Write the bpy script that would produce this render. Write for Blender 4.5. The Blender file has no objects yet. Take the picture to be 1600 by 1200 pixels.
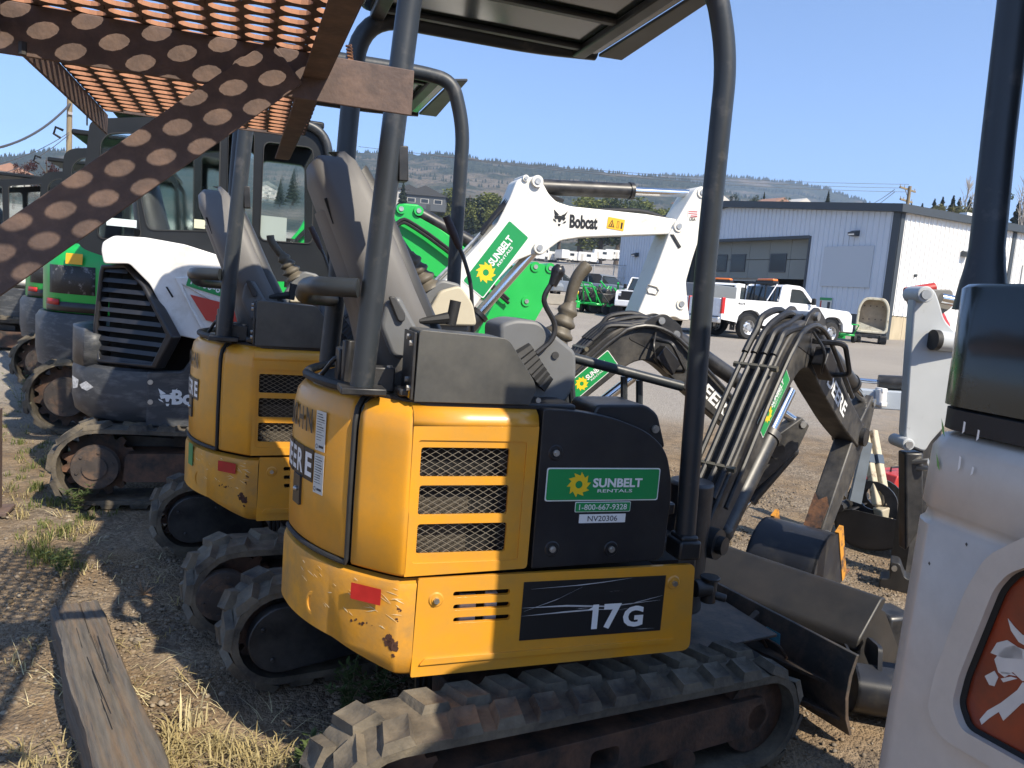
import bpy, bmesh, math, random
import numpy as np
from mathutils import Vector, Matrix
R = math.radians
rnd = random.Random(7)
S = bpy.context.scene
COL = S.collection

# ------------------------------------------------------------------ camera, sky, sun, exposure
F_PX, ROLL, YAW, EYE, HOR = 1200.0, R(4.6), R(19.0), 1.5, 140.0
PITCH = math.atan(HOR / F_PX)
_f0 = Vector((math.sin(YAW), math.cos(YAW), 0)); _r0 = Vector((math.cos(YAW), -math.sin(YAW), 0)); _z = Vector((0, 0, 1))
FW = math.cos(PITCH) * _f0 - math.sin(PITCH) * _z
UP0 = math.cos(PITCH) * _z + math.sin(PITCH) * _f0
_c, _s = math.cos(ROLL), math.sin(ROLL)
RT = _c * _r0 + _s * UP0          # picture right
UP = _c * UP0 - _s * _r0          # picture up
CAM = Vector((0, 0, EYE))
cam_d = bpy.data.cameras.new('camera'); cam = bpy.data.objects.new('camera', cam_d); COL.objects.link(cam)
cam_d.sensor_fit = 'HORIZONTAL'; cam_d.sensor_width = 36; cam_d.lens = 36 * F_PX / 1600
cam_d.clip_start = 0.05; cam_d.clip_end = 6000
cam.matrix_world = Matrix(((RT.x, UP.x, -FW.x, CAM.x), (RT.y, UP.y, -FW.y, CAM.y), (RT.z, UP.z, -FW.z, CAM.z), (0, 0, 0, 1)))
S.camera = cam

SUN_AZ, SUN_EL = 154.0, 44.5      # azimuth from +Y, clockwise
W = bpy.data.worlds.new('World'); S.world = W; W.use_nodes = True
nt = W.node_tree; bg = nt.nodes['Background']
sky = nt.nodes.new('ShaderNodeTexSky'); sky.sky_type = 'NISHITA'; sky.sun_disc = False
sky.sun_elevation = R(SUN_EL); sky.sun_rotation = R(SUN_AZ); sky.air_density = .8; sky.dust_density = .2; sky.ozone_density = 4.0; sky.altitude = 1900
nt.links.new(sky.outputs[0], bg.inputs[0]); bg.inputs[1].default_value = 0.15
sun_d = bpy.data.lights.new('sun', 'SUN'); sun = bpy.data.objects.new('sun', sun_d); COL.objects.link(sun)
sun_d.energy = 4.2; sun_d.angle = R(0.55); sun_d.color = (1.0, 0.9, 0.74)
_sd = Vector((math.sin(R(SUN_AZ)) * math.cos(R(SUN_EL)), math.cos(R(SUN_AZ)) * math.cos(R(SUN_EL)), math.sin(R(SUN_EL))))
sun.rotation_euler = _sd.to_track_quat('Z', 'Y').to_euler()
sun.location = (0, 0, 30)
S.view_settings.view_transform = 'Standard'; S.view_settings.look = 'None'; S.view_settings.gamma = 1
S.view_settings.exposure = 1.02; S.view_settings.use_curve_mapping = False
try:
    S.cycles.max_bounces = 8; S.cycles.transparent_max_bounces = 24; S.cycles.volume_bounces = 0
    S.cycles.use_denoising = True
except Exception: pass

# ------------------------------------------------------------------ sight lines of the survey: a picture point onto a real plane
def ray(x, y): return FW + RT * ((x - 800) / F_PX) - UP * ((y - 600) / F_PX)
def onY(x, y, Y): d = ray(x, y); return CAM + d * (Y / d.y)
def onX(x, y, X): d = ray(x, y); return CAM + d * (X / d.x)
def onZ(x, y, Z=0): d = ray(x, y); return CAM + d * ((Z - EYE) / d.z)
def onD(x, y, D): return CAM + ray(x, y) * D
def onV(x, y, o, az):
    d = Vector((math.sin(R(az)), math.cos(R(az)))); n = Vector((d.y, -d.x)); r = ray(x, y)
    t = (n.x * o[0] + n.y * o[1]) / (n.x * r.x + n.y * r.y); p = CAM + r * t
    return ((p.x - o[0]) * d.x + (p.y - o[1]) * d.y, p.z)
_GD = [(0, 0), (8, 0), (27, .62), (35, .85), (50, 1.7), (100, 4), (240, 11), (420, 20), (5000, 120)]
def gz(x, y):
    d = math.hypot(x, y)
    for (a, za), (b, zb) in zip(_GD, _GD[1:]):
        if d <= b: return za + (zb - za) * (d - a) / (b - a)
    return _GD[-1][1]
def ground_at(px, py, D):
    p = onD(px, py, D); return Vector((p.x, p.y, gz(p.x, p.y)))

# ------------------------------------------------------------------ materials
MATS = {}
def mat(name, col, rough=.5, metal=0., bump=0., bscale=200., var=0., vscale=6., col2=None, c2amt=.5, c2scale=8., c2sharp=.12, coat=0., spec=.5, stretch=None, emit=None, alpha=1., trans=0., detail=6):
    if name in MATS: return MATS[name]
    m = bpy.data.materials.new(name); m.use_nodes = True; MATS[name] = m
    N = m.node_tree.nodes; L = m.node_tree.links; b = N['Principled BSDF']
    c = (*col, 1)
    b.inputs['Base Color'].default_value = c; b.inputs['Roughness'].default_value = rough; b.inputs['Metallic'].default_value = metal
    b.inputs['Specular IOR Level'].default_value = spec
    b.inputs['Coat Weight'].default_value = coat; b.inputs['Coat Roughness'].default_value = .12
    if trans: b.inputs['Transmission Weight'].default_value = trans
    if alpha < 1: b.inputs['Alpha'].default_value = alpha
    if emit: b.inputs['Emission Color'].default_value = (*emit[0], 1); b.inputs['Emission Strength'].default_value = emit[1]
    if not (bump or var or col2): return m
    tc = N.new('ShaderNodeTexCoord'); vec = tc.outputs['Object']
    if stretch:
        mp = N.new('ShaderNodeMapping'); mp.inputs['Scale'].default_value = stretch; L.new(vec, mp.inputs[0]); vec = mp.outputs[0]
    cur = None
    if var:
        n = N.new('ShaderNodeTexNoise'); n.inputs['Scale'].default_value = vscale; n.inputs['Detail'].default_value = detail; L.new(vec, n.inputs['Vector'])
        mr = N.new('ShaderNodeMapRange'); mr.inputs['From Min'].default_value = .25; mr.inputs['From Max'].default_value = .75
        mr.inputs['To Min'].default_value = 1 - var; mr.inputs['To Max'].default_value = 1 + var; L.new(n.outputs[0], mr.inputs[0])
        mx = N.new('ShaderNodeVectorMath'); mx.operation = 'SCALE'; mx.inputs[0].default_value = col; L.new(mr.outputs[0], mx.inputs['Scale'])
        cur = mx.outputs[0]
        mr2 = N.new('ShaderNodeMapRange'); mr2.inputs['To Min'].default_value = max(0, rough - .12); mr2.inputs['To Max'].default_value = min(1, rough + .16)
        L.new(n.outputs[0], mr2.inputs[0]); L.new(mr2.outputs[0], b.inputs['Roughness'])
    if col2:
        n2 = N.new('ShaderNodeTexNoise'); n2.inputs['Scale'].default_value = c2scale; n2.inputs['Detail'].default_value = 9; n2.inputs['Roughness'].default_value = .65
        L.new(vec, n2.inputs['Vector'])
        r2 = N.new('ShaderNodeMapRange'); th = .72 - .44 * c2amt
        r2.inputs['From Min'].default_value = th - c2sharp / 2; r2.inputs['From Max'].default_value = th + c2sharp / 2; L.new(n2.outputs[0], r2.inputs[0])
        mix = N.new('ShaderNodeMix'); mix.data_type = 'RGBA'; L.new(r2.outputs[0], mix.inputs['Factor'])
        if cur: L.new(cur, mix.inputs['A'])
        else: mix.inputs['A'].default_value = c
        mix.inputs['B'].default_value = (*col2, 1); cur = mix.outputs['Result']
    if cur: L.new(cur, b.inputs['Base Color'])
    if bump:
        n3 = N.new('ShaderNodeTexNoise'); n3.inputs['Scale'].default_value = bscale; n3.inputs['Detail'].default_value = 5; L.new(vec, n3.inputs['Vector'])
        bp = N.new('ShaderNodeBump'); bp.inputs['Strength'].default_value = bump; bp.inputs['Distance'].default_value = .01
        L.new(n3.outputs[0], bp.inputs['Height']); L.new(bp.outputs[0], b.inputs['Normal'])
    return m
YEL = mat('yellow paint', (.74, .32, .016), .36, var=.08, vscale=3, col2=(.5, .27, .06), c2amt=.3, c2scale=7, c2sharp=.5, coat=.22, bump=.03, bscale=25)
YCW = mat('worn yellow casting paint', (.7, .31, .018), .45, var=.14, vscale=6, col2=(.33, .2, .075), c2amt=.3, c2scale=9, c2sharp=.45, bump=.06, bscale=60)
BLK = mat('black paint', (.014, .015, .017), .38, var=.25, vscale=7, col2=(.07, .065, .06), c2amt=.3, c2scale=9, c2sharp=.4, bump=.02, bscale=90)
BPL = mat('black plastic', (.012, .0125, .016), .33, var=.2, vscale=4, bump=.03, bscale=300, col2=(.04, .038, .036), c2amt=.25, c2scale=3, c2sharp=.4)
ROPS = mat('satin grey-black steel', (.026, .031, .036), .4, var=.2, vscale=6, bump=.03, bscale=120, col2=(.09, .085, .08), c2amt=.12, c2scale=14, c2sharp=.2)
BOXG = mat('dusty dark steel sheet', (.045, .047, .047), .42, var=.25, vscale=5, col2=(.12, .115, .1), c2amt=.4, c2scale=4, c2sharp=.4, bump=.02, bscale=60)
RUB = mat('dusty rubber', (.032, .03, .028), .8, var=.3, vscale=9, col2=(.2, .165, .115), c2amt=.45, c2scale=7, c2sharp=.4, bump=.35, bscale=60)
RUBB = mat('clean rubber', (.02, .02, .02), .6, bump=.05, bscale=150, var=.2, vscale=20)
HOSE = mat('rubber hose', (.016, .016, .017), .45, var=.3, vscale=30, bump=.05, bscale=400)
RUSTF = mat('rusty track frame steel', (.035, .028, .024), .7, var=.4, vscale=9, col2=(.17, .085, .05), c2amt=.4, c2scale=8, c2sharp=.3, bump=.3, bscale=70)
BLADE = mat('worn blade steel', (.035, .032, .029), .55, var=.35, vscale=8, col2=(.15, .1, .07), c2amt=.3, c2scale=9, c2sharp=.35, bump=.12, bscale=80)
RUST = mat('brown rusty paint', (.098, .067, .057), .75, var=.22, vscale=12, col2=(.17, .11, .085), c2amt=.3, c2scale=20, c2sharp=.3, bump=.15, bscale=90)
ORUST = mat('orange rust', (.2, .09, .04), .85, var=.4, vscale=25, col2=(.08, .04, .03), c2amt=.35, c2scale=20, bump=.3, bscale=120)
SEAT = mat('grey vinyl seat', (.14, .135, .131), .5, var=.1, vscale=5, bump=.1, bscale=600)
SEATD = mat('dark vinyl seat trim', (.045, .045, .046), .45, var=.15, vscale=8, bump=.08, bscale=500)
CONS = mat('grey console plastic', (.14, .145, .15), .5, var=.1, vscale=9, bump=.06, bscale=500)
BEIGE = mat('beige console plastic', (.5, .45, .34), .55, var=.08, vscale=9, bump=.05, bscale=400)
BOOT = mat('khaki rubber boot', (.105, .09, .066), .5, var=.2, vscale=18, bump=.1, bscale=150)
CHR = mat('chrome rod', (.75, .75, .75), .12, metal=1)
STEEL = mat('zinc steel', (.5, .49, .46), .38, metal=.9, var=.15, vscale=30)
WHT = mat('white paint', (.74, .73, .7), .36, var=.05, vscale=4, col2=(.5, .48, .43), c2amt=.13, c2scale=7, c2sharp=.3, coat=.15, bump=.02, bscale=60)
WHTB = mat('white boom paint', (.78, .755, .68), .45, var=.05, vscale=4, col2=(.5, .45, .36), c2amt=.12, c2scale=9, c2sharp=.2, bump=.04, bscale=80)
GRN = mat('green paint', (.012, .42, .07), .36, var=.07, vscale=4, coat=.25, bump=.02, bscale=60)
DGREY = mat('dark grey casting', (.042, .046, .052), .46, var=.2, vscale=5, col2=(.16, .16, .16), c2amt=.16, c2scale=7, c2sharp=.3, bump=.05, bscale=90, stretch=(1, 1, 3))
CABG = mat('cab grey paint', (.011, .013, .0155), .42, var=.12, vscale=4, bump=.03, bscale=120, spec=.3)
DEC_G = mat('green decal', (.012, .27, .075), .35)
DEC_W = mat('white decal', (.78, .79, .78), .4)
DEC_Y = mat('yellow decal', (.85, .56, .02), .4)
DEC_K = mat('black decal', (.012, .012, .012), .4)
DEC_R = mat('red decal', (.42, .018, .015), .4, var=.15, vscale=30)
DEC_O = mat('warning orange decal', (.85, .45, .02), .45)
DEC_B = mat('blue decal', (.12, .42, .55), .5, var=.2, vscale=60)
SCR = mat('scuffed black decal', (.016, .016, .017), .4, col2=(.4, .4, .4), c2amt=.1, c2scale=14, c2sharp=.06, stretch=(.35, 1, 4))
PAPER = mat('paper label', (.6, .6, .55), .7)
INK = mat('printed ink', (.05, .05, .055), .7)
MESHM = mat('wire mesh', (.27, .24, .19), .5, metal=.4, var=.2, vscale=40)
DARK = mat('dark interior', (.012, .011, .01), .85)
RAD = mat('radiator fins', (.06, .05, .036), .7, var=.4, vscale=90, bump=.5, bscale=250)
GLS = mat('tinted cab glass', (.62, .84, .8), .02, trans=1., alpha=.22)
MATS['tinted cab glass'].node_tree.nodes['Principled BSDF'].inputs['IOR'].default_value = 1.05
TYRE = mat('tyre rubber', (.022, .022, .022), .8, bump=.15, bscale=60, var=.2)
BOOMK = mat('dusty black boom paint', (.022, .022, .023), .5, var=.3, vscale=6, col2=(.11, .1, .085), c2amt=.3, c2scale=8, c2sharp=.35, bump=.05, bscale=70)
WORN = mat('worn rusty black paint', (.02, .018, .017), .6, var=.3, vscale=8, col2=(.16, .075, .035), c2amt=.6, c2scale=16, c2sharp=.25, bump=.2, bscale=80)
DWH = mat('grubby white paint', (.6, .55, .48), .38, var=.06, vscale=5, col2=(.36, .33, .29), c2amt=.28, c2scale=5, c2sharp=.5, coat=.2, bump=.02, bscale=60)
GLOW = mat('sunlit rust edge', (.42, .2, .11), .8, var=.2, vscale=40)  # bare rust, painted brighter to stand in for sun on the hole walls
WOOD = mat('weathered timber', (.115, .1, .082), .88, var=.45, vscale=9, col2=(.21, .135, .075), c2amt=.25, c2scale=4, c2sharp=.3, bump=.5, bscale=25, stretch=(2, 2, .25), detail=10)

# ------------------------------------------------------------------ mesh building
def earclip(loops):
    """triangles of a polygon with holes (outer loop anticlockwise, holes clockwise)"""
    pts = [p for l in loops for p in l]; o = 0; idx = []
    for l in loops: idx.append(list(range(o, o + len(l)))); o += len(l)
    def crs(a, b, c): return (b[0] - a[0]) * (c[1] - a[1]) - (b[1] - a[1]) * (c[0] - a[0])
    def cross(a, b, c, d): return crs(a, b, c) * crs(a, b, d) < -1e-18 and crs(c, d, a) * crs(c, d, b) < -1e-18
    poly = idx[0]; todo = sorted(idx[1:], key=lambda h: -max(pts[i][0] for i in h))
    for hn, h in enumerate(todo):
        k = max(range(len(h)), key=lambda i: pts[h[i]][0]); p = pts[h[k]]
        rest = [poly] + todo[hn:]; es = [(r_[i - 1], r_[i]) for r_ in rest for i in range(len(r_))]
        for j in sorted(range(len(poly)), key=lambda j: (pts[poly[j]][0] - p[0]) ** 2 + (pts[poly[j]][1] - p[1]) ** 2):
            q = pts[poly[j]]; pa = pts[poly[j - 1]]; pb = pts[poly[(j + 1) % len(poly)]]
            inside = (crs(pa, q, p) > 0 and crs(q, pb, p) > 0) if crs(pa, q, pb) >= 0 else (crs(pa, q, p) > 0 or crs(q, pb, p) > 0)
            if inside and not any(cross(p, q, pts[a], pts[b]) for a, b in es if h[k] not in (a, b) and poly[j] not in (a, b)):
                poly = poly[:j + 1] + h[k:] + h[:k + 1] + poly[j:]; break
    tri = []; P = poly[:]
    while len(P) > 3:
        best = None; n = len(P)
        for i in range(n):
            a, b, c = P[i - 1], P[i], P[(i + 1) % n]; ar = crs(pts[a], pts[b], pts[c])
            if ar <= 1e-14: continue
            if any(crs(pts[a], pts[b], pts[v]) >= 0 and crs(pts[b], pts[c], pts[v]) >= 0 and crs(pts[c], pts[a], pts[v]) >= 0 for v in P if v not in (a, b, c)): continue
            sc = ar / max(1e-12, max((pts[u][0] - pts[v][0]) ** 2 + (pts[u][1] - pts[v][1]) ** 2 for u, v in ((a, b), (b, c), (c, a))))
            if best is None or sc > best[0]: best = (sc, i)
        i = best[1] if best else min(range(n), key=lambda i: abs(crs(pts[P[i - 1]], pts[P[i]], pts[P[(i + 1) % n]])))
        if best: tri.append((P[i - 1], P[i], P[(i + 1) % n]))
        P.pop(i)
    tri.append(tuple(P)); return tri
SPLIT = set('post_base seat_mount boom_pin cab_cross_member bolt bracket_pin arm_pin canopy_rib track_roller muffler_bracket engine_part pipe_clamp blade_stiffener post_foot seat console tub_bolts cab_console rim_holes cab_frame body_side arm_rest_lever'.split())
class MB:
    def __init__(s): s.v = []; s.f = []; s.st = []
    def add(s, vs, fs):
        o = len(s.v); s.st.append((o, len(s.f))); s.v += [tuple(p) for p in vs]; s.f += [tuple(i + o for i in f) for f in fs]; return s
    def box(s, c, d, rot=None):
        a, b, e = d[0] / 2, d[1] / 2, d[2] / 2
        vs = [Vector((x, y, z)) for x in (-a, a) for y in (-b, b) for z in (-e, e)]
        if rot: vs = [rot @ p for p in vs]
        c = Vector(c)
        return s.add([p + c for p in vs], [(0, 1, 3, 2), (4, 6, 7, 5), (0, 4, 5, 1), (2, 3, 7, 6), (0, 2, 6, 4), (1, 5, 7, 3)])
    def plate(s, outer, holes, plane, a, b):
        """polygon with holes, given thickness: plane xz (runs along y), xy (along z), yz (along x) or a function (u, v, w)"""
        def area(p): return sum(p[i - 1][0] * p[i][1] - p[i][0] * p[i - 1][1] for i in range(len(p)))
        loops = [list(outer) if area(outer) > 0 else list(outer)[::-1]] + [list(h) if area(h) < 0 else list(h)[::-1] for h in holes]
        fn = plane if callable(plane) else {'xz': lambda u, v, w: (u, w, v), 'xy': lambda u, v, w: (u, v, w), 'yz': lambda u, v, w: (w, u, v)}[plane]
        flat = [p for l in loops for p in l]; n = len(flat)
        vs = [fn(p[0], p[1], a) for p in flat] + [fn(p[0], p[1], b) for p in flat]
        fs = []
        if holes:
            for t in earclip(loops): fs.append(t); fs.append(tuple(i + n for i in reversed(t)))
        else:
            fs = [tuple(range(n)), tuple(range(2 * n - 1, n - 1, -1))]
        o = 0
        for l in loops:
            k = len(l)
            for i in range(k): j = (i + 1) % k; fs.append((o + i, o + j, o + j + n, o + i + n))
            o += k
        return s.add(vs, fs)
    def prism(s, pts, plane, a, b): return s.plate(pts, [], plane, a, b)
    def tube(s, path, r, n=10, cap=True):
        P = [Vector(p) for p in path]; k = len(P); rs = r if isinstance(r, (list, tuple)) else [r] * k
        T = [(P[min(i + 1, k - 1)] - P[max(i - 1, 0)]).normalized() for i in range(k)]
        nrm = T[0].orthogonal().normalized(); vs = []; fs = []
        for i in range(k):
            nrm = (nrm - T[i] * nrm.dot(T[i])); nrm = nrm.normalized() if nrm.length > 1e-6 else T[i].orthogonal().normalized()
            bn = T[i].cross(nrm)
            for j in range(n):
                a = 2 * math.pi * j / n; vs.append(P[i] + (nrm * math.cos(a) + bn * math.sin(a)) * rs[i])
        for i in range(k - 1):
            for j in range(n): jj = (j + 1) % n; fs.append((i * n + j, i * n + jj, (i + 1) * n + jj, (i + 1) * n + j))
        if cap: fs += [tuple(range(n - 1, -1, -1)), tuple(range((k - 1) * n, k * n))]
        return s.add(vs, fs)
    def cyl(s, p0, p1, r, r1=None, n=18): return s.tube([p0, p1], [r, r if r1 is None else r1], n)
    def grid(s, rows, closed=False):
        o = [tuple(p) for r_ in rows for p in r_]; m = len(rows[0]); fs = []
        for i in range(len(rows) - 1):
            for j in range(m if closed else m - 1):
                jj = (j + 1) % m; fs.append((i * m + j, i * m + jj, (i + 1) * m + jj, (i + 1) * m + j))
        return s.add(o, fs)
    def ball(s, c, r, n=12, m=8):
        rr = r if isinstance(r, (tuple, list)) else (r, r, r); c = Vector(c); rows = []
        for i in range(m + 1):
            t = math.pi * i / m
            rows.append([c + Vector((rr[0] * math.sin(t) * math.cos(2 * math.pi * j / n), rr[1] * math.sin(t) * math.sin(2 * math.pi * j / n), rr[2] * math.cos(t))) for j in range(n)])
        return s.grid(rows, True)
    def xf(s, M): s.v = [tuple(M @ Vector(p)) for p in s.v]; return s
    def pieces(s):
        """one MB for each shape added"""
        out = []
        for (v0, f0), (v1, f1) in zip(s.st, s.st[1:] + [(len(s.v), len(s.f))]):
            q = MB(); q.v = s.v[v0:v1]; q.f = [tuple(i - v0 for i in f) for f in s.f[f0:f1]]; out.append(q)
        return out
    def build(s, name, m, parent=None, smooth=38, bevel=0., seg=2, solid=0., label=None, kind=None, loc=None, rot=None, weld=False):
        if name in SPLIT and len(s.st) > 1:
            for p in s.pieces(): o = p.build(name, m, parent, smooth, bevel, seg, solid, label, kind, loc, rot, weld)
            return o
        me = bpy.data.meshes.new(name); me.from_pydata(s.v, [], s.f)
        bm = bmesh.new(); bm.from_mesh(me)
        if weld: bmesh.ops.remove_doubles(bm, verts=bm.verts, dist=1e-5)
        bmesh.ops.recalc_face_normals(bm, faces=bm.faces); bm.to_mesh(me); bm.free()
        if smooth:
            me.polygons.foreach_set('use_smooth', [True] * len(me.polygons)); me.set_sharp_from_angle(angle=R(smooth))
        me.materials.append(m); o = bpy.data.objects.new(name, me); COL.objects.link(o)
        if parent: o.parent = parent
        if solid: md = o.modifiers.new('solid', 'SOLIDIFY'); md.thickness = solid; md.offset = -1
        if bevel: md = o.modifiers.new('bevel', 'BEVEL'); md.width = bevel; md.segments = seg; md.limit_method = 'ANGLE'; md.angle_limit = R(40); md.harden_normals = False
        if label: o['label'] = label
        if kind: o['kind'] = kind
        if loc is not None: o.location = loc
        if rot is not None: o.rotation_euler = rot
        return o
def thing(name, label, cat, loc=(0, 0, 0), rz=0, group=None, tilt=(0, 0)):
    o = bpy.data.objects.new(name, None); COL.objects.link(o); o.location = loc; o.rotation_euler = (tilt[0], tilt[1], rz)
    o.empty_display_size = .2
    o['label'] = label; o['category'] = cat
    if group: o['group'] = group
    return o
def tag(o, label, cat, group=None):
    o['label'] = label; o['category'] = cat
    if group: o['group'] = group
    return o
def struct(o): o['kind'] = 'structure'; return o
def rpoly(pts, r, n=5):
    """a polygon with its corners rounded"""
    out = []; k = len(pts); rr = r if isinstance(r, (list, tuple)) else [r] * k
    for i in range(k):
        p = Vector(pts[i]).to_2d(); a = Vector(pts[i - 1]).to_2d() - p; b = Vector(pts[(i + 1) % k]).to_2d() - p
        q = min(rr[i], a.length * .49, b.length * .49)
        if q < 1e-5: out.append(tuple(p)); continue
        s0 = p + a.normalized() * q; s1 = p + b.normalized() * q
        for j in range(n + 1):
            t = j / n; out.append(tuple(s0 * (1 - t) ** 2 + p * 2 * t * (1 - t) + s1 * t * t))
    return out
def rrect(x0, z0, x1, z1, r, n=5): return rpoly([(x0, z0), (x1, z0), (x1, z1), (x0, z1)], r, n)
def bez(pts, n=8):
    """smooth curve through 3-D points (Catmull-Rom)"""
    P = [Vector(p) for p in pts]; P = [P[0] * 2 - P[1]] + P + [P[-1] * 2 - P[-2]]; out = []
    for i in range(1, len(P) - 2):
        a, b, c, d = P[i - 1:i + 3]
        for j in range(n):
            t = j / n; out.append(.5 * (2 * b + (c - a) * t + (2 * a - 5 * b + 4 * c - d) * t * t + (3 * b - a - 3 * c + d) * t ** 3))
    return out + [P[-2]]
def bendpath(pts, r, n=6):
    """a polyline whose corners are bent tube radii"""
    P = [Vector(p) for p in pts]; out = [P[0]]
    for i in range(1, len(P) - 1):
        a = P[i - 1] - P[i]; b = P[i + 1] - P[i]; q = min(r, a.length * .49, b.length * .49)
        s0 = P[i] + a.normalized() * q; s1 = P[i] + b.normalized() * q
        out += [s0 * (1 - t) ** 2 + P[i] * 2 * t * (1 - t) + s1 * t * t for t in [j / n for j in range(n + 1)]]
    return out + [P[-1]]
def frame_of(origin, xdir, ydir):
    x = Vector(xdir).normalized(); y = Vector(ydir); y = (y - x * y.dot(x)).normalized(); z = x.cross(y)
    return Matrix(((x.x, y.x, z.x, origin[0]), (x.y, y.y, z.y, origin[1]), (x.z, y.z, z.z, origin[2]), (0, 0, 0, 1)))
_TC = {}
def text(name, body, h, m, parent, M, width=None, bold=0., shear=0., align='CENTER', label=None):
    """flat printed lettering: cap height h, centred on the frame M"""
    key = (body, bold, shear)
    if key not in _TC:
        cu = bpy.data.curves.new('letters', 'FONT'); cu.body = body; cu.align_x = 'LEFT'; cu.size = 1; cu.offset = bold; cu.shear = shear; cu.resolution_u = 3
        o = bpy.data.objects.new('letters', cu); COL.objects.link(o)
        dg = bpy.context.evaluated_depsgraph_get(); me = bpy.data.meshes.new_from_object(o.evaluated_get(dg)); bpy.data.objects.remove(o)
        _TC[key] = ([v.co.to_2d() for v in me.vertices], [tuple(p.vertices) for p in me.polygons])
    vs, fs = _TC[key]
    x0 = min(v.x for v in vs); x1 = max(v.x for v in vs); y0 = min(v.y for v in vs); y1 = max(v.y for v in vs)
    sy = h / (y1 - y0); sx = width / (x1 - x0) if width else sy
    mb = MB(); mb.add([M @ Vector(((v.x - (x0 + x1) / 2) * sx, (v.y - (y0 + y1) / 2) * sy, 0)) for v in vs], fs)
    return mb.build(name, m, parent, smooth=0, label=label)
def flat(name, pts, m, parent, M, label=None, off=0., holes=()):
    mb = MB(); mb.plate(pts, list(holes), lambda u, v, w: tuple(M @ Vector((u, v, w))), off, off + .0006)
    return mb.build(name, m, parent, smooth=0, label=label)
def sunbelt(parent, M, w, h, phone=None, side='wide', stencil=True):
    """the green rental sticker with its yellow sun and white words; M is its centre, x along, y up, z out"""
    root = flat('rental_decal', rrect(-w / 2, -h / 2, w / 2, h / 2, h * .08), DEC_W, parent, M)
    e = h * .035
    flat('decal_field', rrect(-w / 2 + e, -h / 2 + e, w / 2 - e, h / 2 - e, h * .07), DEC_G, root, M, off=.0012)
    cx = -w * .22; r = h * .385; pts = []
    for k in range(10):
        a = 2 * math.pi * k / 10 + .1
        pts += [(cx + r * math.cos(a + .06), r * math.sin(a + .06)), (cx + r * .7 * math.cos(a + .12), r * .7 * math.sin(a + .12))]
    hole = [(cx + r * .3 * math.cos(2 * math.pi * k / 14), r * .3 * math.sin(2 * math.pi * k / 14)) for k in range(14)]
    flat('sun_emblem', pts, DEC_Y, root, M, off=.002, holes=[hole])
    text('lettering', 'SUNBELT', h * .28, DEC_W, root, M @ Matrix.Translation((w * .12, h * .055, .0034)), width=w * .44, bold=.035)
    text('lettering', 'RENTALS', h * .1, DEC_W, root, M @ Matrix.Translation((w * .1, -h * .19, .0034)), width=w * .31, bold=.012)
    return root
def copy_tree(o, parent=None):
    c = o.copy(); COL.objects.link(c)
    if parent: c.parent = parent
    for ch in list(o.children): copy_tree(ch, c)
    return c
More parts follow.
